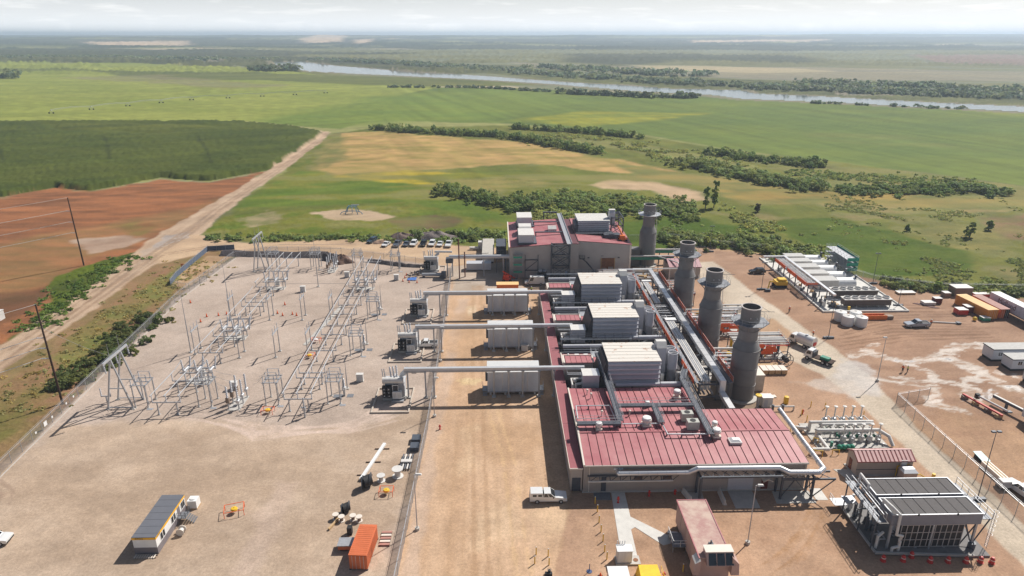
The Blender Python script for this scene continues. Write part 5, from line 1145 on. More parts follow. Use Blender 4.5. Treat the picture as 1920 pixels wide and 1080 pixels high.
# silver duct on the rack
dk = thing('silver_duct', (43,148,0), 'shiny square silver duct running along the pipe rack and bending down to the roof', 'duct')
m = MB(); m.box(42.3,43.4,114.9,180.6,7.6,8.35); m.build('long_run', PIPE, dk)
m = MB(); m.box(34.0,42.3,179.8,180.6,7.62,8.33); m.build('cross_run', PIPE, dk)
m = MB(); m.box(42.32,43.38,114.3,114.9,5.6,8.34); m.build('drop', PIPE, dk)
m = MB(); m.hexa([(42.3,108.4,5.2),(43.4,108.4,5.2),(43.4,114.28,5.2),(42.3,114.28,5.2),(42.3,108.4,5.9),(43.4,108.4,5.9),(43.4,114.28,6.0),(42.3,114.28,6.0)]); m.build('roof_run', PIPE, dk)
for k in range(22):
    y = 116.5+k*3; m = MB(); m.box(42.26,43.44,y-0.05,y+0.05,7.56,8.39); m.build('joint_band', GALVL, dk)
m = MB()
for k in range(12): m.box(42.6,43.1,ys[k]-0.1,ys[k]+0.1,7.05,7.6)
m.build('duct_feet', DKST, dk)
for yy in (110,113): 
    m = MB(); m.box(42.5,43.2,yy-0.1,yy+0.1,0,5.2); m.build('prop', DKST, dk)

# --- process skids between the stacks (pipes, valves, orange netting)
def skid(x0, x1, y0, y1, lab, seed, top=3.4, tiles=5, green=False, net=True):
    rs = random.Random(seed)
    t = thing('process_skid', ((x0+x1)/2,(y0+y1)/2,0), lab, 'process skid', 'process pipe skids')
    m = MB(); m.box(x0,x1,y0,y1,0.004,0.25); m.build('base', CONC, t)
    nx = max(2, int((x1-x0)/3)); 
    for i in range(nx+1):
        for y in (y0+0.2, y1-0.2):
            x = x0+0.2+(x1-x0-0.4)*i/nx; m = MB(); m.box(x-0.09,x+0.09,y-0.09,y+0.09,0.25,top); m.build('post', DKST, t)
    m = MB()
    for y in (y0+0.2, y1-0.2): m.box(x0+0.1,x1-0.1,y-0.08,y+0.08,top-0.15,top)
    for i in range(nx+1):
        x = x0+0.2+(x1-x0-0.4)*i/nx; m.box(x-0.08,x+0.08,y0+0.2,y1-0.2,top-0.13,top-0.02)
    m.build('frame', REDP if net else DKST, t)
    for k in range(tiles):
        y = y0+0.6+(y1-y0-1.2)*k/max(1,tiles-1); r = rs.choice((0.12,0.16,0.22,0.28))
        m = MB(); m.cyl((x0-0.3,y,top+r),(x1+0.2,y,top+r),r,n=10)
        m.build('top_pipe', rs.choice((OFFW,PIPE,GALVL,OFFW)), t, True)
    for k in range(tiles*3):
        x = rs.uniform(x0+0.4,x1-0.4); y = rs.uniform(y0+0.4,y1-0.4); h = rs.uniform(0.9,top-0.2); r = rs.uniform(0.12,0.35)
        m = MB(); m.cyl((x,y,0.25),(x,y,h),r,n=10); m.ball((x,y,h),r,10); m.build('vessel', rs.choice((DKST,GALV,OFFW,GALV,GRNP if green else DKST,YEL)), t, True)
    for k in range(tiles*2):
        x = rs.uniform(x0+0.6,x1-0.6); y = rs.uniform(y0+0.4,y1-0.6); z = rs.uniform(0.6,top*0.8)
        m = MB(); m.tube([(x-1.0,y,z),(x+0.5,y,z),(x+0.5,y,z+0.9),(x+0.5,y+0.8,z+0.9)],rs.uniform(0.06,0.13),6); m.build('small_pipe', rs.choice((GALV,OFFW,DKST,GALVL)), t, True)
    m = MB(); m.rail([(x0,y0,top),(x1,y0,top),(x1,y1,top)],1.0,0.025,1.6); m.build('handrail', GALV, t)
    if net:
        for k in range(5):
            a = x0+rs.uniform(0,0.6)*(x1-x0); m = MB(); m.box(a,min(x1,a+rs.uniform(1.5,3.5)),y0-0.06-0.01*k,y0-0.01-0.01*k,max(0.3,top-0.6-0.5*k),top+0.3-0.5*k); m.build('netting', ORGN, t)
        m = MB(); m.box(x1+0.02,x1+0.07,y0+0.2,y1-0.3,top-0.3,top+0.5); m.build('netting', ORGN, t)
    return t
skid(54.5,66.5,139.5,146.5,'broad pipe skid with orange netting right of the nearest stack',1,3.6,7)
skid(45.8,53.8,129.5,139.5,'crowded pipe skid between the nearest and second stacks',2,3.0,6)
skid(52.8,60.5,152.5,160.0,'pipe skid with orange netting right of the second stack',3,3.2,6)
skid(45.6,53.0,152.0,162.0,'crowded pipe skid between the second and third stacks',4,3.4,6)
skid(45.6,54.0,172.5,184.5,'crowded pipe skid behind the third stack',5,3.4,7)
skid(30.5,45.0,183.5,194.0,'wide pipe skid in front of the far building',6,3.6,8)
skid(56.5,67.0,161.5,166.0,'narrow pipe skid behind the second stack beside the access road',7,3.0,4,net=False)
for k, (x, y) in enumerate(((51.8,118.4),(52.0,137.6),(51.6,161.2))):
    t = thing('yellow_topped_pipe', (x,y,0), 'grey riser with round yellow top %s' % ('in front of the nearest stack','behind the nearest stack','behind the second stack')[k], 'riser', 'yellow-topped risers')
    m = MB(); m.cyl((x,y,0),(x,y,2.6),0.32,n=14); m.build('riser', GALV, t, True)
    m = MB(); m.lathe((x,y,0),[(0.3,2.6),(0.62,2.66),(0.62,2.9),(0.01,2.98)],16); m.build('cap', YEL, t, True)
# green-covered pipes in front of the far stack
for k, (y, z, x0, x1) in enumerate(((203.0,4.6,37.5,55.5),(210.5,4.4,49.5,62.0))):
    t = thing('green_pipe_bridge', ((x0+x1)/2,y,0), '%s green sheeted pipe bridge at the far stack' % ('front','rear')[k], 'pipe bridge', 'green pipe bridges')
    m = MB(); m.box(x0,x1,y-0.5,y+0.5,z-0.9,z); m.build('green_sheeting', GRNP, t)
    m = MB(); m.cyl((x0-0.8,y-0.2,z+0.25),(x1+0.6,y-0.2,z+0.25),0.25,n=10); m.build('white_pipe', OFFW, t, True)
    for j in range(5):
        xx = x0+0.4+j*(x1-x0-0.8)/4; m = MB(); m.box(xx-0.12,xx+0.12,y-0.1,y+0.1,0,z-0.9); m.build('post', DKST, t)
m = MB(); m.tube([(50,203,4.9),(55,196,4.9),(55,190,4.4)],0.2,8); tag(m.build('white_pipe_run', OFFW, None, True), 'white pipe slanting across in front of the far stack', 'pipe')
m = MB(); m.tube([(40,189.5,5.2),(55,189.5,5.2)],0.22,8)
for xx in (41,46,51): m.box(xx-0.1,xx+0.1,189.4,189.6,0,5.0)
tag(m.build('white_pipe_run', OFFW, None, True), 'long white level pipe behind the silver duct bend', 'pipe')
# pale red shed behind the stacks
t = thing('red_roofed_shed', (57.5,199.5,0), 'small tan shed with faded red gable roof between the far stacks', 'shed')
m = MB(); m.box(52.5,62.0,195.5,203.5,0,3.6); m.build('wall', TANW, t)
m = MB(); m.ext([(195.1,3.5),(199.5,5.0),(203.9,3.5),(203.9,3.65),(199.5,5.15),(195.1,3.65)],'x',52.2,62.3); rf = m.build('roof', REDD, t)
for i in range(8):
    for ya, yb, za, zb in ((195.1,199.4,3.68,5.15),(199.6,203.9,5.15,3.68)):
        m = MB(); quadslab(m, 52.3+i*1.25, 52.3+i*1.25+1.17, ya, yb, za+0.04, zb+0.04, 0.04); m.build('roof_panel', mat('faded_red_sheet',(0.42,0.20,0.22),0.5), rf)

# ================================================================== FAR BUILDING (FOURTH UNIT)
fb = thing('generator_building', (22,210,0), 'tall pale building with split red roof behind the turbine hall', 'building')
PALEW = mat('pale_wall_sheet', (0.47,0.435,0.41), 0.55, 0, 0.05, 0.4, wave=('X', 2.2, 0.03))
m = MB(); m.ext([(3.9,0.2),(24.8,0.2),(24.8,10.6),(21.5,10.8),(3.9,9.6)],'y',197.3,226.0); m.build('wall', PALEW, fb)
m = MB(); m.ext([(24.8,0.2),(41.2,0.2),(41.2,9.6),(24.8,10.9)],'y',199.5,226.0); m.build('wall', PALEW, fb)
m = MB(); m.ext([(3.7,9.62),(21.5,10.85),(24.9,10.65),(24.9,10.77),(21.5,10.97),(3.7,9.74)],'y',197.0,226.3); rf = m.build('roof', REDD, fb)
n = 20
for i in range(n):
    ya = 197.0+i*29.3/n; yb = ya+29.3/n-0.1
    m = MB(); m.hexa([(3.7,ya,9.74),(21.5,ya,10.97),(21.5,yb,10.97),(3.7,yb,9.74),(3.7,ya,9.80),(21.5,ya,11.03),(21.5,yb,11.03),(3.7,yb,9.80)]); m.build('roof_panel', REDR, rf)
m = MB(); m.ext([(24.85,10.9),(41.4,9.6),(41.4,9.72),(24.85,11.02)],'y',199.2,226.3); rf2 = m.build('roof', REDD, fb)
for i in range(18):
    ya = 199.2+i*27.1/18; yb = ya+27.1/18-0.1
    m = MB(); m.hexa([(24.85,ya,11.02),(41.4,ya,9.72),(41.4,yb,9.72),(24.85,yb,11.02),(24.85,ya,11.08),(41.4,ya,9.78),(41.4,yb,9.78),(24.85,yb,11.08)]); m.build('roof_panel', REDR, rf2)
m = MB(); m.box(3.6,3.95,196.9,226.4,9.5,9.95); m.build('eave_trim', CREAM, rf)
DOORB = mat('rusty_brown_door', (0.22,0.09,0.035), 0.65, 0, 0.25, 1.2)
m = MB(); m.box(32.0,36.4,199.35,199.5,0.2,5.4); bd = m.build('big_door', DOORB, fb)
for xx in (32.0,36.2):
    m = MB(); m.box(xx,xx+0.25,199.25,199.36,0.2,5.5); m.build('door_frame', WOOD, bd)
m = MB(); m.box(32.3,34.0,199.28,199.35,0.2,2.2); m.box(34.4,36.0,199.28,199.35,0.2,2.6); m.build('door_patch', mat('grey_board',(0.33,0.28,0.24),0.7), bd)
m = MB(); m.box(20.9,21.7,197.1,197.3,0.2,2.0); m.build('blue_door', mat('pale_blue_door',(0.30,0.42,0.62),0.5), fb)
m = MB(); m.box(32.0,32.8,199.4,199.5,6.0,6.15); m.build('door_lamp', DKST, fb)
for xx in (28.2, 37.5):
    m = MB(); m.box(xx-0.3,xx+0.3,199.3,199.5,5.4,5.7); m.build('wall_lamp', DKST, fb)
m = MB(); m.box(40.7,41.3,199.3,199.45,0.2,9.5); m.build('corner_trim', CREAM, fb)
m = MB(); m.box(3.7,24.9,197.15,197.28,0,0.5); m.box(25.0,41.4,199.35,199.48,0,0.5); m.build('base_course', CONC, fb)
# steel tower and cable tray on it
tw = thing('steel_tower', (19.2,195.6,0), 'dark steel lattice tower against the far building wall', 'lattice tower')
for x in (16.5,21.9):
    for y in (194.6,196.8):
        m = MB(); m.box(x-0.16,x+0.16,y-0.16,y+0.16,0,11.2); m.build('leg', DKST, tw)
for z in (0.6,3.9,7.4,10.9):
    m = MB()
    for y in (194.6,196.8): m.box(16.5,21.9,y-0.12,y+0.12,z-0.14,z+0.14)
    for x in (16.5,21.9): m.box(x-0.1,x+0.1,194.6,196.8,z-0.12,z+0.12)
    m.build('ring_beam', DKST, tw)
for z0, z1 in ((0.6,3.9),(3.9,7.4),(7.4,10.9)):
    for y in (194.6,196.8):
        m = MB(); m.bar((16.5,y,z0),(21.9,y,z1),0.16); m.bar((21.9,y,z0),(16.5,y,z1),0.16); m.build('cross_brace', DKST, tw)
ct = thing('roof_cable_tray', (21.7,212,0), 'grey cable tray bridge running back over the far building roof', 'cable tray')
m = MB(); m.box(20.9,22.4,194.0,231.0,11.5,11.65); m.build('tray_floor', GALV, ct)
m = MB(); m.box(20.85,20.95,194.0,231.0,11.5,12.0); m.box(22.35,22.45,194.0,231.0,11.5,12.0); m.build('tray_sides', GALVL, ct)
for y in (200,206,212,218,224,230):
    m = MB(); m.box(21.0,22.3,y-0.1,y+0.1,10.6,11.5); m.build('prop', DKST, ct)
for y, x0 in ((207.5,12.0),(220.0,12.0)):
    m = MB(); m.box(x0,20.85,y-0.3,y+0.3,11.4,11.7); m.box(x0+0.2,x0+0.5,y-0.2,y+0.2,10.3,11.4); m.build('side_branch', DKST, ct)
m = MB(); m.box(16.0,20.8,228.4,229.0,12.4,12.8); m.box(16.1,16.4,228.5,228.9,0,12.4); m.bar((16.2,228.7,11.5),(20.8,228.7,12.4),0.15); m.build('rear_frame', DKST, ct)
for k, (x0,x1,y0,y1,z1,lab) in enumerate(((6.7,11.3,198.6,206.0,13.2,'front rooftop air handler on the far building'),(7.0,11.0,208.5,214.0,12.6,'middle rooftop air handler with arched lid on the far building'),(6.8,11.6,218.0,225.0,13.6,'rear rooftop air handler on the far building'))):
    t = thing('air_handler', ((x0+x1)/2,(y0+y1)/2,10.2), lab, 'air handler', 'rooftop air handlers')
    m = MB(); m.box(x0-0.3,x1+0.9,y0-0.3,y1+0.3,10.2,10.7); m.build('base_frame', DKST, t)
    m = MB(); m.box(x0,x1,y0,y1,10.7,z1-0.3); m.build('casing', FILG, t)
    m = MB()
    if k == 1: m.ext([(y0,z1-0.3),(y1,z1-0.3),(y1-0.8,z1+0.3),(y0+0.8,z1+0.3)],'x',x0,x1)
    else: m.box(x0-0.1,x1+0.1,y0-0.1,y1+0.1,z1-0.3,z1)
    m.build('lid', OFFW, t)
m = MB(); m.ext([(211,10.9),(213.6,10.9),(213.6,12.0),(212.4,12.3),(211,11.5)],'x',16.5,19.2); tag(m.build('roof_cowl', OFFW, None), 'white cowl beside the cable tray on the far roof', 'roof cowl')
t = thing('turbine_filter_house', (31,214,0), 'big grey louvred filter house on top of the far building', 'filter house', 'filter houses on the hall')
make_filter(t, 25.9, 36.0, 209.8, 219.4, 10.9, 14.4, OFFW)
m = MB(); m.box(25.0,36.5,206.8,209.5,11.0,11.2); m.rail([(25,206.8,11.2),(36.5,206.8,11.2)],1.1,0.03,1.5); m.build('front_deck', DKST, t)
m = MB(); m.box(24.9,26.0,209.6,217,10.9,13.2); m.build('side_ducting', DKST, t)
m = MB(); m.box(33.5,38.5,204.2,207.0,10.4,11.4); m.rail([(33.5,204.2,11.4),(38.5,204.2,11.4)],1.0,0.03,1.5); m.build('skid', DKST, t)
st4 = thing('stair_tower', (38.5,215,0), 'open dark steel frame tower beside the far filter house', 'steel frame')
for x in (36.8,40.6):
    for y in (211.5,219.5):
        m = MB(); m.box(x-0.17,x+0.17,y-0.17,y+0.17,9.7,15.0); m.build('leg', DKST, st4)
for z in (12.3,14.8):
    m = MB(); m.box(36.8,40.6,211.4,211.6,z,z+0.25); m.box(36.8,40.6,219.4,219.6,z,z+0.25); m.box(36.7,36.9,211.5,219.5,z,z+0.25); m.box(40.5,40.7,211.5,219.5,z,z+0.25); m.build('ring_beam', DKST, st4)
m = MB()
for k in range(4): m.box(36.9,40.5,212.8+k*1.8,213.0+k*1.8,14.8,15.02)
m.build('top_beams', DKST, st4)
for y in (211.5,219.5):
    m = MB(); m.bar((36.8,y,9.9),(40.6,y,12.4),0.13); m.bar((40.6,y,9.9),(36.8,y,12.4),0.13); m.bar((36.8,y,12.4),(40.6,y,14.8),0.13); m.build('cross_brace', DKST, st4)
t = thing('vent_hood', (37.1,213.2,0), 'grey vent hood with sloped cap rising from the far steel frame', 'vent hood', 'vent hoods beside the filter houses')
m = MB(); m.ext([(212.0,12.4),(214.6,12.4),(214.6,16.3),(213.9,17.2),(212.8,17.2),(212.0,16.3)],'x',36.2,38.0); m.build('shaft', FILG, t)
m = MB(); m.box(36.1,38.1,212.6,214.1,17.2,17.3); m.build('cap', OFFW, t)
# boom lifts
def boom_lift(x, y, z, lab, pts, col, s=1.0):
    t = thing('boom_lift', (x,y,z), lab, 'boom lift', 'boom lifts')
    m = MB(); m.box(x-1.2*s,x+1.2*s,y-0.9*s,y+0.9*s,z+0.5*s,z+1.1*s); m.build('chassis', col, t)
    for a in (-0.9,0.9):
        for b in (-0.95,0.95):
            m = MB(); m.cyl((x+a*s,y+b*s-0.15,z+0.42*s),(x+a*s,y+b*s+0.15,z+0.42*s),0.42*s,n=14); m.build('wheel', BLACK, t, True)
    m = MB(); m.box(x-1.0*s,x+0.6*s,y-0.7*s,y+0.7*s,z+1.1*s,z+2.0*s); m.build('turret', col, t)
    P = [(x+p[0],y+p[1],z+p[2]) for p in pts]
    for i in range(len(P)-1):
        m = MB(); m.bar(P[i],P[i+1],0.34-0.06*i); m.build('boom', col, t)
    e = P[-1]; m = MB(); m.box(e[0]-0.8,e[0]+0.8,e[1]-0.4,e[1]+0.4,e[2]-0.1,e[2]); m.rail([(e[0]-0.8,e[1]-0.4,e[2]),(e[0]+0.8,e[1]-0.4,e[2]),(e[0]+0.8,e[1]+0.4,e[2]),(e[0]-0.8,e[1]+0.4,e[2]),(e[0]-0.8,e[1]-0.4,e[2])],1.0,0.035,0.8); m.build('basket', DKST, t)
JRED = mat('lift_red', (0.62,0.06,0.02), 0.45, 0, 0.1, 2)
boom_lift(3.0,194.2,0,'red boom lift parked at the left corner of the far building',[(0,0,1.9),(-1.2,0.6,3.0),(2.4,-1.2,1.3)],JRED,1.1)
boom_lift(30.0,197.4,0,'dark boom lift reaching up the far building wall',[(0,0,1.6),(-2.6,0.8,4.6),(-3.9,0.9,5.6)],DKST,0.9)
boom_lift(39.2,203.2,9.6,'orange lift folded at the right corner of the far roof',[(0,0,1.8),(-1.4,2.0,4.4),(-1.8,3.0,4.0)],ORG,1.0)
# scaffold at the far building and left-side steel
GMESH = mat('green_debris_mesh', (0.03,0.30,0.20), 0.7)
def scaffold(x0, x1, y0, y1, h, lifts, lab, green=True, sheet=0.55):
    t = thing('scaffold', ((x0+x1)/2,(y0+y1)/2,0), lab, 'scaffold', 'tube scaffolds')
    nx = max(1, round((x1-x0)/2)); ny = max(1, round((y1-y0)/2))
    for i in range(nx+1):
        for j in range(ny+1):
            x = x0+(x1-x0)*i/nx; y = y0+(y1-y0)*j/ny
            m = MB(); m.cyl((x,y,0),(x,y,h),0.05,n=6); m.build('standard', GALV, t)
    for k in range(1, lifts+1):
        z = h*k/(lifts+0.3)
        m = MB(); m.box(x0,x1,y0,y1,z-0.06,z); m.build('deck', WOOD if sheet < 1 else GALV, t)
        m = MB(); m.rail([(x0,y0,z),(x1,y0,z),(x1,y1,z),(x0,y1,z),(x0,y0,z)],1.0,0.03,2); m.build('guard_rail', GALV, t)
        if green:
            m = MB(); m.box(x0,x1,y0-0.06,y0-0.02,z+0.5-sheet,z+0.55); m.build('green_mesh', GMESH, t)
            m = MB(); m.box(x0-0.06,x0-0.02,y0,y1,z,z+0.55) if sheet < 1 else m.box(x1+0.02,x1+0.06,y0,y1,z-0.3,z+0.55); m.build('green_mesh', GMESH, t)
scaffold(5.0,7.6,195.2,196.9,7.6,3,'narrow scaffold with green boards on the far building front')
scaffold(108.2,111.8,198.0,212.5,5.2,3,'wide scaffold with green sheeting at the far end of the generator pad',True,1.0)
m = MB(); m.box(8.6,12.6,196.9,197.0,2.3,2.6); m.box(8.6,12.6,196.9,197.0,5.6,5.9)
for xx in (8.6,12.5): m.box(xx-0.09,xx+0.09,196.85,197.0,0.2,7.4)
m.bar((8.8,196.9,2.6),(12.4,196.9,5.6),0.14); tag(m.build('wall_frame', DKST, None), 'dark empty steel frame on the far building front wall', 'steel frame')
for k, xx in enumerate((13.2,14.6)):
    t = thing('wall_duct', (xx,196.4,0), '%s of two dark hooded ducts at the foot of the far building' % ('left','right')[k], 'duct', 'hooded ducts')
    m = MB(); m.cyl((xx,197,2.1),(xx,196.2,2.1),0.6,n=14); m.box(xx-0.5,xx+0.5,196.3,197.1,0,2.0); m.build('duct', DKST, t, True)
    m = MB(); m.lathe((xx,196.3,2.4),[(0.65,0),(0.55,0.3),(0.05,0.45)],12); m.build('hood', FILG, t, True)
t = thing('steel_rack', (1.2,206,0), 'dark multi-tier steel rack left of the far building', 'steel rack')
for x in (0.0,2.8):
    for y in (202,206,210):
        m = MB(); m.box(x-0.12,x+0.12,y-0.12,y+0.12,0,8.8); m.build('post', DKST, t)
for z in (4.6,6.0,7.4,8.7):
    m = MB(); m.box(-0.2,3.0,201.8,210.2,z-0.18,z); m.build('tier', DKST, t)
# duct to the lone transformer
t = thing('bus_duct', (-5,199,0), 'thick round bus duct from the lone transformer to the far building', 'bus duct', 'elevated bus ducts')
m = MB(); m.cyl((-14.6,199.2,6.2),(3.9,199.2,6.2),0.62,n=18); m.build('duct', DUCTM, t, True)
m = MB(); m.cyl((-19.5,205.4,6.0),(-14.0,205.0,6.0),0.35,n=12); m.build('branch', OFFW, t, True)
m = MB(); m.box(-15.6,-13.4,198.4,201.2,4.4,5.6); m.build('junction_box', DKST, t)
for x in (-15.2,-13.6,-4,2):
    m = MB(); m.box(x-0.16,x+0.16,199.0,199.4,0,5.6); m.build('post', GALV, t)
t = thing('red_post_frame', (-11.2,198.5,0), 'tall reddish steel posts beside the round bus duct', 'steel frame')
for x, y, h in ((-11.4,196.6,12.6),(-9.8,198.5,8.0)):
    m = MB(); m.box(x-0.18,x+0.18,y-0.18,y+0.18,0,h); m.build('post', mat('primer_brown',(0.16,0.06,0.05),0.6), t)
m = MB(); m.bar((-11.4,196.6,7.6),(-2.4,198.4,7.6),0.12); m.build('arm', DKST, t)
m = MB(); m.box(-9.4,-6.2,226,227,0.3,1.0); m.box(-6.4,-4.4,226.8,229.0,0,2.6); tag(m.build('switch_kiosk', OFFW, None), 'small white kiosk behind the round bus duct', 'kiosk')
t = thing('site_trailer', (-2.8,220,0), 'long narrow white-roofed trailer left of the far building', 'trailer')
m = MB(); m.box(-4.7,-1.0,211.2,229.4,0.6,3.0); m.build('body', OFFW, t)
m = MB(); m.box(-4.8,-0.9,211.1,229.5,3.0,3.12); m.build('roof', mat('dusty_grey_roof',(0.45,0.42,0.37),0.7), t)
m = MB(); m.box(-4.5,-1.2,211.6,229,0,0.6); m.build('skirt', DKST, t)
m = MB(); m.box(-3.4,-2.4,211.12,211.2,0.7,2.7); m.build('door', FILG, t)
m = MB(); m.box(-0.1,6.2,185.2,187.6,0.15,2.1)
t = tag(m.build('orange_skip_box', ORG, None), 'orange metal box behind the farthest white enclosure', 'metal box')
m = MB(); m.box(-0.2,6.3,185.1,187.7,2.1,2.16); m.build('lid', mat('pale_orange_lid',(0.78,0.50,0.22),0.6), t)
m = MB(); m.box(-9.6,-1.8,204,207,0.3,2.4); tag(m.build('grey_skid_box', FILG, None), 'low grey box in the shade under the round bus duct', 'metal box')

# ================================================================== VEHICLES
def car_paint(name, c): return mat('car_paint_'+name, c, 0.25, 0.15, 0.04, 1.0, spec=0.6)
CP = {'white': car_paint('white',(0.75,0.75,0.74)), 'black': car_paint('black',(0.02,0.024,0.028)), 'silver': car_paint('silver',(0.36,0.39,0.44)), 'grey': car_paint('grey',(0.10,0.115,0.14)), 'blue': car_paint('blue',(0.045,0.075,0.10)), 'green': car_paint('green',(0.02,0.05,0.05))}
LAMP = mat('clear_lamp', (0.7,0.7,0.66), 0.15); TAIL = mat('red_lamp', (0.4,0.02,0.015), 0.3)
def vehicle(kind, x, y, rz, col, lab, cat=None, group='vehicles on the site', name=None, canopy=False):
    c = CP[col]; M = Matrix.Translation((x,y,0)) @ Matrix.Rotation(rz,4,'Z')
    nm = name or {'pickup':'pickup_truck','suv':'parked_car','sedan':'parked_car','van':'delivery_van'}[kind]
    t = thing(nm, (x,y,0), lab, cat or {'pickup':'pickup','suv':'car','sedan':'car','van':'van'}[kind], group)
    t.rotation_euler = (0,0,rz)
    L, W, H, hb, ws, rs, bl = {'pickup':(5.9,1.95,1.85,1.12,1.15,-0.85,1.2), 'suv':(4.8,1.9,1.75,1.05,1.05,-2.2,0), 'sedan':(4.6,1.8,1.45,0.92,0.95,-1.7,0), 'van':(5.9,2.0,2.6,1.15,1.9,-2.9,0)}[kind]
    h = L/2; w = W/2
    def B(m, n, ma, par=None, sm=False):
        o = bpy.data.objects.new(n, m.mesh(n, ma, sm)); COL.objects.link(o); o.parent = par or t; return o
    m = MB(); m.ext([(-h,0.45),(h-0.1,0.40),(h,0.6),(h-0.02,hb-0.18),(ws+0.35,hb),(-h+0.03,hb),(-h,hb-0.15)], 'y', -w, w)
    body = B(m, 'body', c)
    if kind == 'pickup' and not canopy:
        m = MB(); m.box(-h+0.1, rs-0.1, -w+0.12, w-0.12, hb, hb+0.006); B(m, 'bed_liner', BLACK)
        m = MB(); m.box(-h, rs, -w, -w+0.12, hb, hb+0.14); m.box(-h, rs, w-0.12, w, hb, hb+0.14); m.box(-h, -h+0.1, -w+0.12, w-0.12, hb, hb+0.14); B(m, 'bed_rail', c)
    if canopy:
        m = MB(); m.hexa([(-h,-w,hb),(rs-0.05,-w,hb),(rs-0.05,w,hb),(-h,w,hb),(-h+0.12,-w+0.12,H+0.05),(rs-0.05,-w+0.12,H+0.05),(rs-0.05,w-0.12,H+0.05),(-h+0.12,w-0.12,H+0.05)]); cn = B(m, 'canopy', c)
        for s in (-1,1):
            for a in (-2.5,-1.65):
                m = MB(); yy = s*(w-0.012); m.add([(a,yy,hb+0.2),(a+0.6,yy,hb+0.2),(a+0.6,s*(w-0.064),hb+0.55),(a,s*(w-0.064),hb+0.55)], [(0,1,2,3) if s < 0 else (3,2,1,0)]); B(m, 'canopy_window', GLASS, cn)
    f = 0.85 if kind != 'van' else 0.55; r = 0.35 if kind in ('suv','van') else (0.15 if kind == 'pickup' else 0.75)
    if kind == 'van': r = 0.1
    a0, a1, b0, b1 = rs, ws, rs+r, ws-f; iw = w-(0.16 if kind != 'van' else 0.08)
    m = MB(); m.hexa([(a0,-w+0.02,hb),(a1,-w+0.02,hb),(a1,w-0.02,hb),(a0,w-0.02,hb),(b0,-iw,H),(b1,-iw,H),(b1,iw,H),(b0,iw,H)]); cab = B(m, 'cabin', c)
    def pt(fx, side, fz, e=0.012):      # a point on a cabin side, slightly proud
        xa = a0+(a1-a0)*fx; xb = b0+(b1-b0)*fx; X_ = xa+(xb-xa)*fz; Y_ = (w-0.02)+(iw-w+0.02)*fz
        return (X_, side*(Y_+e), hb+(H-hb)*fz)
    wins = {'pickup':((0.06,0.46),(0.54,0.92)), 'suv':((0.05,0.34),(0.38,0.62),(0.66,0.93)), 'sedan':((0.12,0.5),(0.54,0.9)), 'van':((0.72,0.95),)}[kind]
    for s in (-1,1):
        for fa, fb_ in wins:
            m = MB(); m.add([pt(fa,s,0.16),pt(fb_,s,0.16),pt(fb_,s,0.86),pt(fa,s,0.86)], [(0,1,2,3) if s < 0 else (3,2,1,0)]); B(m, 'side_window', GLASS, cab)
    m = MB(); e = 0.012; m.add([(a1-(a1-b1)*0.1+e,-w+0.14,hb+(H-hb)*0.1),(a1-(a1-b1)*0.1+e,w-0.14,hb+(H-hb)*0.1),(b1+(a1-b1)*0.1+e,iw-0.06,hb+(H-hb)*0.9),(b1+(a1-b1)*0.1+e,-iw+0.06,hb+(H-hb)*0.9)], [(0,1,2,3)]); B(m, 'windscreen', GLASS, cab)
    if kind != 'van':
        m = MB(); m.add([(a0+r*0.15-e,-w+0.16,hb+(H-hb)*0.2),(a0+r*0.15-e,w-0.16,hb+(H-hb)*0.2),(b0-r*0.12-e,iw-0.08,hb+(H-hb)*0.88),(b0-r*0.12-e,-iw+0.08,hb+(H-hb)*0.88)], [(3,2,1,0)]); B(m, 'rear_window', GLASS, cab)
    for sx in (-1,1):
        for s in (-1,1):
            wx = sx*(h-0.95) if sx > 0 else -h+1.15
            m = MB(); m.cyl((wx,s*(w-0.2),0.36),(wx,s*(w+0.02),0.36),0.37,n=16); wh = B(m, 'wheel', BLACK, None, True)
            m = MB(); m.cyl((wx,s*(w+0.02),0.36),(wx,s*(w+0.035),0.36),0.2,n=12); B(m, 'rim', GALVL, wh, True)
    for s in (-1,1):
        m = MB(); m.box(h-0.03,h+0.015,s*w*0.62-0.2,s*w*0.62+0.2,0.68,0.86); B(m, 'headlight', LAMP)
        m = MB(); m.box(-h-0.015,-h+0.02,s*(w-0.14)-0.1,s*(w-0.14)+0.1,0.7,0.98); B(m, 'tail_light', TAIL)
        m = MB(); m.box(a1-0.45,a1-0.28,s*w-0.02 if s > 0 else s*w-0.2,s*w+0.2 if s > 0 else s*w+0.02,hb,hb+0.16); B(m, 'mirror', BLACK)
    m = MB(); m.box(h-0.02,h+0.06,-w+0.1,w-0.1,0.42,0.58); m.box(-h-0.06,-h+0.02,-w+0.1,w-0.1,0.42,0.58); B(m, 'bumpers', GALV if kind == 'pickup' else BLACK)
    return t
N = R(270)      # nose towards the camera
PARK = 'cars in the car park row'
vehicle('suv', -44.6,236.6, R(245), 'blue', 'dark teal car parked apart at the left of the car park', group=PARK)
vehicle('sedan', -39.0,232.0, R(255), 'white', 'white car at the left end of the parked row', group=PARK)
vehicle('pickup', -35.0,232.2, R(262), 'grey', 'dark grey pickup, second vehicle in the parked row', group=PARK)
vehicle('sedan', -31.9,232.2, R(262), 'grey', 'dark grey car, third in the parked row', group=PARK)
vehicle('suv', -29.3,232.4, R(262), 'white', 'white car, fourth in the parked row between two dark ones', group=PARK)
vehicle('suv', -25.9,232.2, R(264), 'black', 'black car, fifth in the parked row', group=PARK)
vehicle('suv', -22.8,232.2, R(264), 'white', 'white car, sixth in the parked row', group=PARK)
vehicle('sedan', -20.0,231.8, R(266), 'white', 'white car, second from the right end of the parked row', group=PARK)
vehicle('pickup', -16.9,231.4, R(266), 'white', 'white pickup at the right end of the parked row', group=PARK)
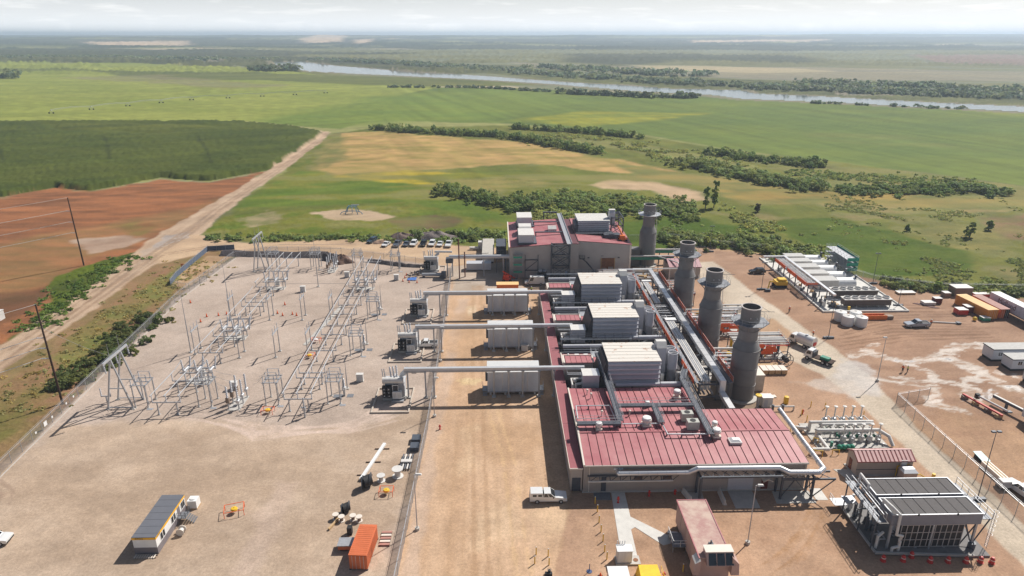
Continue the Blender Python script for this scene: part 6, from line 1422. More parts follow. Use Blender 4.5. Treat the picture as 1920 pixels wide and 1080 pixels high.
vehicle('pickup', 7.9,90.6, 0, 'white', 'white crew cab pickup with canopy in front of the hall corner', group='vehicles on the site', canopy=True)
vehicle('pickup', -17.2,148.6, R(180), 'white', 'white pickup half hidden behind the middle transformer')
vehicle('van', 11.2,191.2, R(180), 'white', 'white high-roof van in front of the far building')
vehicle('suv', 81.2,199.6, R(180), 'black', 'black car on the dirt beside the generator pad')
vehicle('pickup', 107.0,157.6, R(180), 'silver', 'silver pickup in the middle of the right-hand dirt yard')
vehicle('pickup', 84.9,90.4, R(100), 'white', 'white pickup behind the right fence, nearer the fence')
vehicle('pickup', 88.0,89.2, R(100), 'white', 'white pickup behind the right fence, farther from the fence')
vehicle('suv', -74.2,82.7, R(5), 'white', 'white vehicle cut off by the left edge of the picture')
# tank truck and flat deck truck
def truck(x, y, rz, lab, tank):
    t = thing('tank_truck' if tank else 'flat_deck_truck', (x,y,0), lab, 'truck', 'work trucks'); t.rotation_euler = (0,0,rz)
    def B(m, n, ma, par=None, sm=False):
        o = bpy.data.objects.new(n, m.mesh(n, ma, sm)); COL.objects.link(o); o.parent = par or t; return o
    m = MB(); m.box(-3.2,3.2,-0.5,0.5,0.6,0.9); B(m,'chassis',BLACK)
    m = MB(); m.hexa([(1.3,-1.05,0.7),(3.3,-1.05,0.7),(3.3,1.05,0.7),(1.3,1.05,0.7),(1.3,-1.0,2.5),(2.5,-0.95,2.5),(2.5,0.95,2.5),(1.3,1.0,2.5)]); cb = B(m,'cab',CP['white'])
    m = MB(); m.add([(3.05,-0.9,1.45),(3.05,0.9,1.45),(2.6,0.85,2.35),(2.6,-0.85,2.35)],[(0,1,2,3)]); B(m,'windscreen',GLASS,cb)
    for s in (-1,1):
        m = MB(); yy = s*1.045; m.add([(1.6,yy,1.5),(2.7,yy,1.5),(2.4,s*1.02,2.25),(1.6,s*1.02,2.25)],[(0,1,2,3) if s < 0 else (3,2,1,0)]); B(m,'side_window',GLASS,cb)
    if tank:
        m = MB(); m.cyl((-3.2,0,2.0),(1.1,0,2.0),1.15,n=24); m.box(-3.0,0.9,-0.9,0.9,0.9,1.3); B(m,'tank',CP['white'],None,True)
        m = MB(); m.box(-3.4,-3.2,-0.5,0.5,1.2,2.0); B(m,'rear_panel',REDP)
        m = MB(); m.cyl((-1,0,3.12),(-1,0,3.3),0.35,n=12); B(m,'hatch',GALV,None,True)
    else:
        m = MB(); m.box(-3.3,1.1,-1.1,1.1,0.95,1.1); B(m,'deck',WOODD)
        m = MB(); m.box(-2.4,-0.4,-0.5,0.7,1.1,1.7); B(m,'load',GRNP)
        m = MB(); m.box(0.9,1.1,-1.05,1.05,1.1,2.3); B(m,'headboard',DKST)
    for wx in (2.3,-1.3,-2.4):
        for s in (-1,1):
            m = MB(); m.cyl((wx,s*0.75,0.48),(wx,s*1.08,0.48),0.48,n=16); wh = B(m,'wheel',BLACK,None,True)
            m = MB(); m.cyl((wx,s*1.08,0.48),(wx,s*1.1,0.48),0.26,n=12); B(m,'rim',GALVL,wh,True)
truck(72.9,147.0,R(122),'white tank truck with red rear panel beside the big pipe skid',True)
truck(73.2,138.4,R(130),'white flat deck truck with dark deck on the wet road',False)
# tracked excavator house (yellow)
t = thing('yellow_excavator', (83.4,187.4,0), 'yellow tracked machine on the dirt left of the generator pad', 'excavator')
for yy in (186.2,188.2):
    m = MB(); m.box(81.6,85.2,yy,yy+0.6,0,0.8); m.build('track', BLACK, t)
m = MB(); m.box(81.9,85.2,186.0,188.9,0.9,2.0); m.build('house', YEL, t)
m = MB(); m.box(82.8,85.0,186.4,188.4,2.0,2.6); m.build('engine_cover', YEL, t)
m = MB(); m.bar((82,187.4,1.6),(79.6,185.4,2.4),0.35); m.bar((79.6,185.4,2.4),(78.6,184.0,0.5),0.28); m.build('boom', YEL, t)
m = MB(); m.box(77.8,79.2,183.2,184.2,0,0.7); m.build('bucket', DKST, t)

# ================================================================== GENERATOR PAD ON THE RIGHT
gp_ = MB(); gp_.prism([(87.6,167.6),(110.4,167.6),(110.4,214.5),(87.6,214.5)],0.004,0.12); tag(gp_.build('generator_pad', CONCP, None), kind='structure')
t = thing('pad_kerb', (99,168,0), 'raised concrete kerb around the generator pad', 'kerb')
for a in ((87.3,110.7,167.2,167.6),(87.3,87.6,167.6,214.5),(110.4,110.7,167.6,196)):
    m = MB(); m.box(a[0],a[1],a[2],a[3],0,0.45); m.build('kerb_length', CONCP, t)
BRL = mat('brown_cooler_louvre', (0.11,0.085,0.075), 0.6, 0, 0.15, 1, wave=('X', 1.6, 0.05))
for i, y in enumerate((171.3,178.4)):
    t = thing('dry_cooler', (100.8,y,0), '%s long dry cooler with six round fans on the generator pad' % ('near','far')[i], 'cooler', 'fan coolers')
    m = MB(); m.box(94.4,107.2,y-1.2,y+1.2,0.75,2.4); m.build('coil_casing', BRL, t)
    m = MB(); m.box(94.2,107.4,y-1.4,y+1.4,2.4,2.6); m.build('fan_deck', OFFW, t)
    for k in range(6):
        x = 95.5+k*2.12; m = MB(); m.lathe((x,y,0),[(0.95,2.6),(0.95,3.0),(0.82,3.0),(0.82,2.75)],20); f = m.build('fan_ring', OFFW, t, True)
        m = MB(); m.lathe((x,y,0),[(0.2,2.78),(0.2,2.9),(0.02,2.92)],10)
        for b in range(4): a = b*math.pi/2; m.bar((x+0.2*math.cos(a),y+0.2*math.sin(a),2.8),(x+0.78*math.cos(a),y+0.78*math.sin(a),2.8),0.2,0.03)
        m.build('fan_blades', DKST, f)
    for k in range(5):
        for yy in (y-1.1,y+1.1):
            m = MB(); xx = 94.7+k*3.05; m.box(xx-0.1,xx+0.1,yy-0.1,yy+0.1,0.12,0.75); m.build('leg', GALV, t)
for i, (y0,y1) in enumerate(((184.4,188.4),(190.6,194.2),(196.6,200.2),(202.3,205.7),(207.4,210.8))):
    t = thing('generator_set', (99,(y0+y1)/2,0), 'white box generator set with domed end, %s on the pad' % ORD[i], 'generator', 'generator sets')
    m = MB(); m.box(93.4,99.4,y0,y1,0.3,2.85); m.build('enclosure', OFFW, t)
    m = MB(); m.box(93.3,99.45,y0-0.08,y1+0.08,2.85,2.93); m.build('lid', mat('grey_white_lid',(0.44,0.43,0.41),0.6), t)
    yc = (y0+y1)/2; r = (y1-y0)/2
    m = MB(); m.ext([(yc+r*math.cos(a*math.pi/10),1.15+r*0.95*math.sin(a*math.pi/10)) for a in range(11)]+[(y0,0.3),(y1,0.3)],'x',99.5,104.8); m.build('domed_tank', WHITE, t)
    m = MB(); m.cyl((105.2,yc,0.3),(105.2,yc,3.4),0.28,n=12); m.lathe((105.2,yc,3.4),[(0.3,0),(0.42,0.15),(0.42,0.4),(0.02,0.5)],12); m.build('exhaust', DKST, t, True)
    m = MB(); m.box(93.2,105.4,y0+0.2,y1-0.2,0.12,0.3); m.build('skid', DKST, t)
t = thing('pad_pipe_rack', (89.6,190,0), 'white pipe rack with orange netting along the left of the generator pad', 'pipe rack')
for y in [170.5+k*4.2 for k in range(9)]:
    for x in (87.9,91.4):
        m = MB(); m.box(x-0.12,x+0.12,y-0.12,y+0.12,0.12,3.6); m.build('post', DKST, t)
    m = MB(); m.box(87.8,91.5,y-0.1,y+0.1,3.4,3.6); m.build('crossbeam', DKST, t)
for k, (x, r) in enumerate(((88.2,0.13),(88.7,0.13),(89.2,0.13),(89.7,0.13),(90.2,0.13))):
    m = MB(); m.cyl((x,180,3.75),(x,203,3.75),r,n=8); m.build('white_pipe', OFFW if k%2 else PIPE, t, True)
m = MB(); m.box(90.9,91.7,170.2,205,3.6,4.1); m.build('cable_duct', PIPE, t)
m = MB(); m.box(84.6,90.9,204.2,205,3.6,4.05); m.build('cable_duct', PIPE, t)
for a, b in ((180,186),(187,193),(194.5,202.5)):
    m = MB(); m.box(87.55,87.62,a,b,3.0,4.0); m.build('netting', ORGN, t)
m = MB(); m.box(87.6,90.9,179.6,179.66,3.0,3.9); m.build('netting', ORGN, t)
rs = random.Random(9)
for k in range(26):
    x = rs.uniform(88.4,93.0); y = rs.uniform(169,181) if k < 16 else rs.uniform(181,205); s = rs.uniform(0.2,0.5)
    m = MB(); m.box(x-s,x+s,y-s,y+s,0.12,0.12+rs.uniform(0.5,1.6)); m.build('pump_box', rs.choice((DKST,GALV,OFFW,WOOD)), t)
m = MB(); m.cyl((95.0,168.8,0.12),(95.0,168.8,1.1),0.35,n=14); tag(m.build('yellow_drum', YEL, None, True), 'small yellow drum at the front edge of the generator pad', 'drum')
for i, (x, y) in enumerate(((89.4,162.2),(89.9,159.2),(93.2,162.0),(93.0,158.5))):
    t = thing('white_tank', (x,y,0), 'round white plastic tank, %s of the four in front of the pad' % ('rear left','front left','rear right','front right')[i], 'tank', 'white plastic tanks')
    m = MB(); m.lathe((x,y,0),[(1.45,0),(1.48,0.1),(1.48,2.3),(1.4,2.45),(1.2,2.52)],28); m.build('shell', WHITE, t, True)
    m = MB(); m.lathe((x,y,0),[(1.2,2.5),(0.6,2.62),(0.3,2.66),(0.3,2.78),(0.01,2.78)],28); m.build('lid', OFFW, t, True)
t = thing('orange_trench_box', (99.5,162.8,0), 'long orange trench box lying behind the white tanks', 'trench box')
for y in (162.0,163.5):
    m = MB(); m.box(96.2,101.8,y,y+0.15,0,1.2); m.build('side_plate', ORG, t)
for x in (97,98.5,100,101.4):
    m = MB(); m.cyl((x,162.1,0.8),(x,163.6,0.8),0.1,n=8); m.build('spreader', ORG, t)
m = MB(); m.box(102.0,103.6,162.2,163.4,0,0.9); m.build('end_bucket', BRKB, t)
# light poles and towers
def light_pole(x, y, h, lab, arm=(1.0,0.0), tower=False, r=0.09):
    t = thing('light_tower' if tower else 'light_pole', (x,y,0), lab, 'light pole', 'light poles')
    m = MB(); m.cyl((x,y,0.3),(x,y,h),r,r*0.6,8); m.build('shaft', DKST if tower else GALV, t, True)
    m = MB()
    if tower:
        m.box(x-0.4,x+0.4,y-0.4,y+0.4,0,0.5); m.box(x-1.3,x-0.5,y-0.3,y+0.3,0,0.45); m.box(x+0.5,x+1.3,y-0.3,y+0.3,0,0.45); m.build('ballast', DKST, t)
        for s in (-1,1):
            q = MB(); q.box(x+s*0.45-0.3,x+s*0.45+0.3,y-0.2,y+0.2,h,h+0.25); q.build('floodlight', DKST, t)
    else:
        m.lathe((x,y,0),[(0.35,0),(0.35,0.45),(0.01,0.46)],12); m.build('footing', CONC, t, True)
        q = MB(); q.bar((x,y,h-0.1),(x+arm[0],y+arm[1],h+0.05),0.07); q.build('arm', GALV, t)
        q = MB(); ex, ey = x+arm[0], y+arm[1]; q.hexa([(ex-0.15,ey-0.22,h-0.05),(ex+0.75,ey-0.22,h-0.02),(ex+0.75,ey+0.22,h-0.02),(ex-0.15,ey+0.22,h-0.05),(ex-0.1,ey-0.12,h+0.18),(ex+0.65,ey-0.12,h+0.15),(ex+0.65,ey+0.12,h+0.15),(ex-0.1,ey+0.12,h+0.18)]); q.build('lamp_head', OFFW, t)
light_pole(36.4,79.9,10.2,'tall street lamp in front of the hall beside the red-roofed trailer',(0.35,0))
light_pole(-12.3,84.0,9.9,'street lamp standing near the cable reels on the middle fence line',(0.35,0))
light_pole(-12.4,116.5,8.5,'street lamp on the middle fence line beside the nearest bus duct',(0.35,0))
light_pole(-13.0,140.5,8.5,'street lamp on the middle fence line beside the middle bus duct',(0.35,0))
light_pole(81.6,128.8,10.3,'street lamp beside the pale wet mud',(-0.5,0))
light_pole(81.2,150.9,9.9,'tall light mast on ballast blocks in the right yard',tower=True)
light_pole(77.2,185.0,8.2,'dark light mast beside the yellow tracked machine',tower=True)
light_pole(112.3,189.2,9.4,'dark light mast behind the generator pad',tower=True)
light_pole(110.2,171.7,4.6,'low light mast at the right corner of the generator pad',tower=True)
light_pole(76.6,88.9,12.6,'slim light mast at the right fence behind the air cooler',tower=True,r=0.08)
light_pole(73.0,222.0,9.0,'slim light mast at the back fence behind the stacks',tower=True)
# containers, semi-trailer, offices on the far right
def corrug(m, x0, x1, y0, y1, z0, z1, step=0.45):
    m.box(x0,x1,y0,y1,z0,z1)
    k = int((y1-y0)/step)
    for i in range(k):
        a = y0+0.15+i*(y1-y0-0.3)/k; m.box(x0-0.04,x0,a,a+step*0.45,z0+0.15,z1-0.15); m.box(x1,x1+0.04,a,a+step*0.45,z0+0.15,z1-0.15)
def container(x, y, rz, L, W, Hh, bm, rm, lab, grp='shipping containers', open_=False):
    t = thing('shipping_container', (x,y,0), lab, 'container', grp); t.rotation_euler = (0,0,rz)
    def B(m, n, ma, par=None):
        o = bpy.data.objects.new(n, m.mesh(n, ma)); COL.objects.link(o); o.parent = par or t; return o
    m = MB(); corrug(m,-W/2,W/2,-L/2,L/2,0.15,Hh-0.08); B(m,'body',bm)
    m = MB(); m.box(-W/2-0.05,W/2+0.05,-L/2-0.02,L/2+0.02,Hh-0.08,Hh-0.02); rf = B(m,'roof',rm)
    k = int(L/0.4)
    for i in range(k): 
        m = MB(); a = -L/2+0.2+i*(L-0.4)/k; m.box(-W/2+0.12,W/2-0.12,a,a+0.2,Hh-0.02,Hh+0.01); B(m,'roof_rib',rm,rf)
    for s in (-1,1):
        m = MB(); m.box(0.02 if s > 0 else -W/2+0.08, W/2-0.08 if s > 0 else -0.02,-L/2-0.05,-L/2-0.005,0.25,Hh-0.15); d = B(m,'doorway_half',BLACK if (open_ and s > 0) else bm)  # open half is a black sheet painted for the shaded inside
        for q in (0.3,0.8):
            m = MB(); m.cyl((s*q,-L/2-0.08,0.2),(s*q,-L/2-0.08,Hh-0.12),0.025,n=6); B(m,'locking_bar',GALVL,d)
    for sx in (-1,1):
        for sy in (-1,1):
            m = MB(); cx_, cy_ = sx*(W/2-0.06), sy*(L/2-0.06); m.box(cx_-0.12,cx_+0.12,cy_-0.12,cy_+0.12,0,0.16); B(m,'corner_foot',DKST)
    return t
CORG = mat('container_orange', (0.60,0.155,0.06), 0.5, 0, 0.10, 0.7)
CYEL = mat('container_amber', (0.66,0.26,0.035), 0.5, 0, 0.10, 0.7)
CYELT = mat('container_amber_top', (0.78,0.50,0.20), 0.55, 0, 0.08, 0.7)
CRED = mat('container_faded_red', (0.42,0.21,0.17), 0.6, 0, 0.12, 0.7)
container(-19.35,79.1,R(-4),6.3,2.5,2.6,CORG,CORG,'orange shipping container at the bottom of the gravel yard')
container(128.6,167.2,R(6),11.5,3.0,2.8,CYEL,CYELT,'amber shipping container with pale top on the far right')
container(132.4,167.2,R(3),10.5,2.6,2.75,CORG,CRED,'orange container with faded pink top beside the white semi-trailer',open_=True)
t = thing('semi_trailer', (136.6,160,0), 'long white semi-trailer with dark lettering on its side', 'semi-trailer'); t.rotation_euler = (0,0,R(3))
def LB(m, n, ma, par, sm=False):
    o = bpy.data.objects.new(n, m.mesh(n, ma, sm)); COL.objects.link(o); o.parent = par; return o
m = MB(); m.box(-1.3,1.3,-8,11.2,1.2,4.05); LB(m,'box_body',mat('trailer_lilac_white',(0.62,0.60,0.66),0.45),t)
m = MB(); m.box(-1.33,1.33,-8.03,11.23,4.05,4.12); LB(m,'roof',WHITE,t)
m = MB(); m.box(-1.0,1.0,-7.5,10.5,0.9,1.2); LB(m,'chassis',BLACK,t)
for yy in (-5,-3.6,7,8.3):
    for s in (-1,1):
        m = MB(); m.cyl((s*0.85,yy,0.5),(s*1.2,yy,0.5),0.5,n=14); LB(m,'wheel',BLACK,t,True)
def text(body, size, M, ma, par, name='lettering'):
    cu = bpy.data.curves.new(name, 'FONT'); cu.body = body; cu.size = size; cu.extrude = 0.005; cu.align_x = 'CENTER'; cu.align_y = 'CENTER'; cu.materials.append(ma)
    tmp = bpy.data.objects.new(name, cu); me = bpy.data.meshes.new_from_object(tmp); bpy.data.objects.remove(tmp)
    if not me.materials: me.materials.append(ma)
    o = bpy.data.objects.new(name, me); COL.objects.link(o); o.parent = par; o.matrix_local = M; return o
text('Midland', 2.0, Matrix.Translation((-1.315,5.0,2.85)) @ Matrix.Rotation(R(-90),4,'Z') @ Matrix.Rotation(R(90),4,'X'), mat('dark_red_print',(0.12,0.02,0.03),0.6), t)
def office(x0, x1, y0, y1, h, lab):
    t = thing('office_trailer', ((x0+x1)/2,(y0+y1)/2,0), lab, 'office trailer', 'grey-white office trailers on the right')
    m = MB(); m.box(x0,x1,y0,y1,0.55,h); m.build('body', mat('office_blue_white',(0.60,0.62,0.66),0.5,0,0.04,0.6), t)
    m = MB(); m.box(x0-0.12,x1+0.12,y0-0.12,y1+0.12,h,h+0.14); m.build('roof', mat('office_grey_roof',(0.42,0.41,0.39),0.7), t)
    m = MB(); m.box(x0-0.13,x1+0.13,y0-0.14,y0-0.12,h-0.1,h+0.13); m.box(x0-0.14,x0-0.12,y0-0.13,y1+0.13,h-0.1,h+0.13); m.build('fascia', DKST, t)
    m = MB(); m.box(x0+0.1,x1-0.1,y0+0.15,y1-0.15,0,0.55); m.build('skirting', BLACK, t)
    for k in range(3):
        m = MB(); xx = x0+1.3+k*3.6; m.box(xx,xx+0.9,y0-0.03,y0-0.005,1.5,2.3); w_ = m.build('window', GLASS, t)
        m = MB(); m.box(xx+0.42,xx+0.48,y0-0.04,y0-0.031,1.5,2.3); m.box(xx-0.06,xx,y0-0.04,y0-0.004,1.44,2.36); m.box(xx+0.9,xx+0.96,y0-0.04,y0-0.004,1.44,2.36); m.build('frame', WHITE, w_)
office(112.4,126,137.4,140.8,3.0,'grey-white office trailer, rearmost of the three at the right edge')
office(113.5,126,132.7,135.9,2.8,'grey-white office trailer, middle of the three at the right edge')
office(113.0,124,125.6,128.6,2.7,'grey-white office trailer, front one cut off by the right edge')
t = thing('grey_van_trailer', (102.6,105,0), 'grey box trailer cut off by the right edge beside the long beams', 'trailer')
m = MB(); m.box(101.0,103.8,96,112.6,1.0,3.6); m.build('body', mat('office_blue_white',(0.6,0.62,0.66)), t)
m = MB(); m.box(100.95,103.85,95.9,112.7,3.6,3.7); m.build('roof', OFFW, t)
m = MB(); m.box(101.4,103.4,96.5,112,0.7,1.0); m.build('chassis', BLACK, t)
for yy in (99,101,109.5):
    m = MB(); m.cyl((101.1,yy,0.45),(101.4,yy,0.45),0.45,n=14); m.build('wheel', BLACK, t, True)
    m = MB(); m.cyl((103.4,yy,0.45),(103.7,yy,0.45),0.45,n=14); m.build('wheel', BLACK, t, True)
# long beams and pipe trailers near the right fence
t = thing('pole_trailer', (96.6,117.6,0), 'red and white pole trailer loaded with a long white pipe', 'trailer')
m = MB(); m.bar((95.4,121.5,0.8),(97.6,113.0,0.8),0.35,0.3); m.build('frame', REDP, t)
m = MB(); m.cyl((97.0,119.4,1.5),(98.7,113.4,1.5),0.22,n=10); m.build('white_pipe', OFFW, t, True)
m = MB(); m.box(96.6,97.3,119.2,119.9,0.9,1.9); m.build('clamp_block', BLACK, t)
for k, (a, b) in enumerate(((95.6,121),(96.2,118.6),(96.9,115.9),(97.4,113.6))):
    m = MB(); m.box(a-0.6,a+0.6,b-0.35,b+0.35,0.0,0.7); m.build('cross_bolster', WOOD if k%2 else BRKB, t)
t = thing('steel_beam', (100.9,116,0), 'long white-topped steel beam on a stand near the right edge', 'beam')
m = MB(); m.bar((100.0,119.2,1.6),(101.9,112.8,1.6),0.5,0.5); m.build('beam', DKST, t)
m = MB(); m.bar((100.05,119.2,1.88),(101.95,112.8,1.88),0.46,0.05); m.build('top_face', OFFW, t)
m = MB(); m.bar((100.8,116.4,0.1),(100.8,116.4,1.4),0.4); m.box(100.0,101.4,115.2,116.0,0,0.2); m.build('stand', DKST, t)
t = thing('tilt_deck', (84.6,99.7,0), 'pale teal tilted panel beside the right fence', 'panel')
m = MB(); m.hexa([(83.9,98.6,0.5),(85.4,98.6,0.5),(85.2,101.0,0.9),(83.8,101.0,0.9),(83.9,98.6,0.6),(85.4,98.6,0.6),(85.2,101.0,1.0),(83.8,101.0,1.0)]); m.build('sheet', mat('pale_teal_sheet',(0.42,0.68,0.70),0.5), t)
m = MB(); m.box(84,85.2,98.8,100.8,0,0.5); m.build('block', BLACK, t)
t = thing('timber_bundle', (84.1,96.1,0), 'long bundle of timber planks beside the right fence', 'timber')
for k in range(5):
    m = MB(); m.box(83.3+k*0.28,83.55+k*0.28,93.2,98.0,0.1,1.0-0.04*(k%2)); m.build('plank', WOOD if k%2 else CREAM, t)
m = MB(); m.box(83.2,84.8,93.6,93.8,0,0.1); m.box(83.2,84.8,97.2,97.4,0,0.1); m.build('bearer', WOODD, t)
t = thing('covered_mixer', (83.0,92.0,0), 'small white covered machine between timber and parked pickups', 'machine')
m = MB(); m.hexa([(82.0,91.2,0.5),(84.0,91.2,0.5),(84.0,92.8,0.5),(82.0,92.8,0.5),(82.3,91.4,1.5),(83.8,91.4,1.5),(83.8,92.6,1.5),(82.3,92.6,1.5)]); m.build('cover', OFFW, t)
m = MB(); m.box(82.2,83.8,91.3,92.7,0,0.5); m.build('base', BLACK, t)
# loose stores on the far right
rs = random.Random(4)
def store(x, y, w, d, h, ma, lab, name='store_crate', cat='crate'):
    t = thing(name, (x,y,0), lab, cat, 'loose stores by the far containers')
    m = MB(); m.box(x-w/2,x+w/2,y-d/2,y+d/2,0.12,h); m.build('box', ma, t)
    m = MB(); m.box(x-w/2-0.04,x+w/2+0.04,y-d/2-0.04,y+d/2+0.04,h,h+0.06); m.build('lid', OFFW if ma is not ORGN else mat('pale_orange_lid',(0.78,0.50,0.22)), t)
    m = MB(); m.box(x-w/2,x+w/2,y-d/2+0.1,y-d/2+0.3,0,0.12); m.box(x-w/2,x+w/2,y+d/2-0.3,y+d/2-0.1,0,0.12); m.build('pallet', WOOD, t)
store(123.6,165.6,2.6,2.2,1.5,REDP,'bright red bin left of the amber container')
store(126.0,166.6,1.8,2.2,1.9,mat('maroon',(0.13,0.02,0.02),0.6),'dark maroon bin against the amber container')
store(127.0,161.0,2.0,1.6,1.0,GRNP,'dark green crate in front of the amber container')
store(119.0,172.6,3.2,2.0,0.8,OFFW,'low white crate on the dirt left of the containers')
store(121.9,173.4,2.0,1.6,1.6,mat('maroon',(0.13,0.02,0.02)),'dark red crate beside the low white crate')
store(132.4,179.6,5.0,3.2,2.6,BRKB,'brown cabin-sized crate with white lid behind the containers')
store(127.6,178.4,1.8,1.8,1.3,BRKB,'small brown crate behind the amber container')
store(137.6,178.0,4.6,1.6,1.0,REDP,'long red crate behind the semi-trailer')
store(117.5,181.0,5.0,2.0,0.5,WOOD,'low timber stack on the dirt near the back fence','timber_stack','timber')
m = MB(); m.ball((124.3,160.9,0.55),0.55,14); tag(m.build('yellow_ball_float', YEL, None, True), 'round yellow float on the dirt by the red bin', 'float')
t = thing('pipe_bundle', (115.5,158.4,0), 'white pipe lying on the dirt behind the silver pickup', 'pipe')
m = MB(); m.cyl((112.6,160.0,0.22),(118.4,158.9,0.22),0.16,n=10); m.build('pipe', OFFW, t, True)
m = MB(); m.box(118.2,119.2,158.4,159.4,0,0.5); m.build('end_block', DKST, t)
t = thing('steel_bar_bundle', (117.4,171.8,0), 'thin dark steel bars dropped on the dirt right of the pad', 'steel bars')
for k in range(6):
    m = MB(); m.bar((115.2+k*0.25,173.4,0.08),(119.2+k*0.25,169.6,0.08),0.1); m.build('bar', mat('primer_brown',(0.16,0.06,0.05)), t)
for k, (x, y) in enumerate(((58.6,133.4),(60.0,133.4),(61.4,133.4),(62.8,133.4))):
    t = thing('crate', (x,y,0), 'pale timber crate, %s of the row of four beside the pipe skid' % ('leftmost','second from left','third from left','rightmost')[k], 'crate', 'row of four crates')
    m = MB(); m.box(x-0.6,x+0.6,y-1.2,y+1.2,0.1,1.1); m.build('box', WOOD, t)
    m = MB(); m.box(x-0.64,x+0.64,y-1.25,y+1.25,1.1,1.16); m.build('lid', CREAM, t)
t = thing('cable_drum', (64.6,136.8,0), 'big dark open cable drum beside the pipe skid', 'cable drum', 'cable drums')
for yy in (136.0,137.4):
    m = MB(); m.lathe((0,0,0),[(1.5,-0.06),(1.6,-0.06),(1.6,0.06),(1.5,0.06),(1.5,-0.06)],24)
    for k in range(6): a = k*math.pi/3; m.bar((0,0,0),(1.5*math.cos(a),1.5*math.sin(a),0),0.1)
    m.xf(Matrix.Translation((64.6,yy,1.6)) @ Matrix.Rotation(R(90),4,'X')); m.build('flange', DKST, t)
m = MB(); m.cyl((64.6,136.0,1.6),(64.6,137.4,1.6),0.6,n=16); m.build('core', BLACK, t, True)
t = thing('plywood_sheet', (60.5,136.3,0), 'plywood sheets on bearers beside the pipe skid', 'plywood')
m = MB(); m.box(58.0,63.2,135.7,137.0,0.35,0.42); m.build('sheet', WOOD, t)
m = MB(); m.box(58.4,58.7,135.7,137.0,0,0.35); m.box(62.2,62.5,135.7,137.0,0,0.35); m.build('bearer', WOODD, t)
m = MB(); m.box(55.0,57.4,132.6,133.8,0.02,0.12); tag(m.build('white_sheet', WHITE, None), 'white sheet lying on the dirt left of the four crates', 'sheet')
t = thing('tan_container', (54.2,127.4,0), 'tan ribbed container standing behind the nearest stack', 'container', 'shipping containers')
m = MB(); corrug(m,53.0,55.4,125.0,130.0,0.1,3.7); m.build('body', mat('tan_container',(0.48,0.42,0.35),0.6), t)
m = MB(); m.box(52.95,55.45,124.95,130.05,3.7,3.78); m.build('roof', CREAM, t)
# --- people
def person(x, y, rz, lab, top, pose=0):
    t = thing('person', (x,y,0), lab, 'person', 'workers on the site'); t.rotation_euler = (0,0,rz)
    SK = mat('skin', (0.45,0.27,0.19), 0.6)
    a = 0.35 if pose else 0.12
    J = [(0,0,0.95),(0,0,1.2),(0,0,1.42),(0,0,1.52),(0,0.01,1.66),(-0.2,0,1.4),(-0.27,a*0.3,1.13),(-0.24,a,0.92),(0.2,0,1.4),(0.27,a*0.3,1.13),(0.24,a,0.92),(-0.1,0,0.9),(-0.12,0.05*pose+0.03,0.5),(-0.12,-0.02,0.09),(-0.12,0.14,0.05),(0.1,0,0.9),(0.12,-0.05*pose+0.03,0.5),(0.12,-0.02,0.09),(0.12,0.14,0.05)]
    E_ = [(0,1),(1,2),(2,3),(3,4),(2,5),(5,6),(6,7),(2,8),(8,9),(9,10),(0,11),(11,12),(12,13),(13,14),(0,15),(15,16),(16,17),(17,18)]
    Rr = [0.15,0.15,0.14,0.06,0.105,0.07,0.055,0.045,0.07,0.055,0.045,0.1,0.07,0.05,0.045,0.1,0.07,0.05,0.045]
    def sk(name, idx, grow, ma, par):
        idx = list(idx); mp = {j: i for i, j in enumerate(idx)}
        me = bpy.data.meshes.new(name); me.from_pydata([J[j] for j in idx], [(mp[p], mp[q]) for p, q in E_ if p in mp and q in mp], [])
        me.materials.append(ma); o = bpy.data.objects.new(name, me); COL.objects.link(o); o.parent = par
        o.modifiers.new('skin', 'SKIN'); o.modifiers.new('smooth', 'SUBSURF').levels = 1; o.modifiers['smooth'].render_levels = 1
        for i, j in enumerate(idx): me.skin_vertices[0].data[i].radius = (Rr[j]+grow, Rr[j]*0.8+grow); me.skin_vertices[0].data[i].use_root = (i == 0)
        return o
    b = sk('body', range(19), 0, SK, t)
    sk('jacket', (0,1,2,5,6,8,9), 0.025, top, b)
    sk('trousers', (0,11,12,13,15,16,17), 0.022, mat('navy_trousers',(0.02,0.025,0.045),0.8), b)
    m = MB(); m.lathe((0,0,1.70),[(0.17,0),(0.125,0.02),(0.11,0.09),(0.02,0.14)],12); o = bpy.data.objects.new('hard_hat', m.mesh('hard_hat', WHITE, True)); COL.objects.link(o); o.parent = b
HIV = mat('hi_vis_orange', (0.85,0.14,0.02), 0.8); HIY = mat('hi_vis_yellow_green', (0.55,0.75,0.08), 0.8)
person(78.3,167.7,R(200),'worker in orange top and dark trousers walking on the access road',HIV,1)
person(77.8,151.9,R(90),'worker in orange top standing behind the tank truck',HIV,1)
person(89.4,132.9,R(120),'worker in orange top bending beside the pale mud',HIV,1)
person(90.3,132.6,R(60),'worker in yellow-green top beside the pale mud',HIY,0)
person(110.9,158.0,R(180),'worker in orange standing behind the silver pickup',HIV,0)
person(9.9,184.6,R(180),'worker in yellow-green standing in front of the white van',HIY,0)

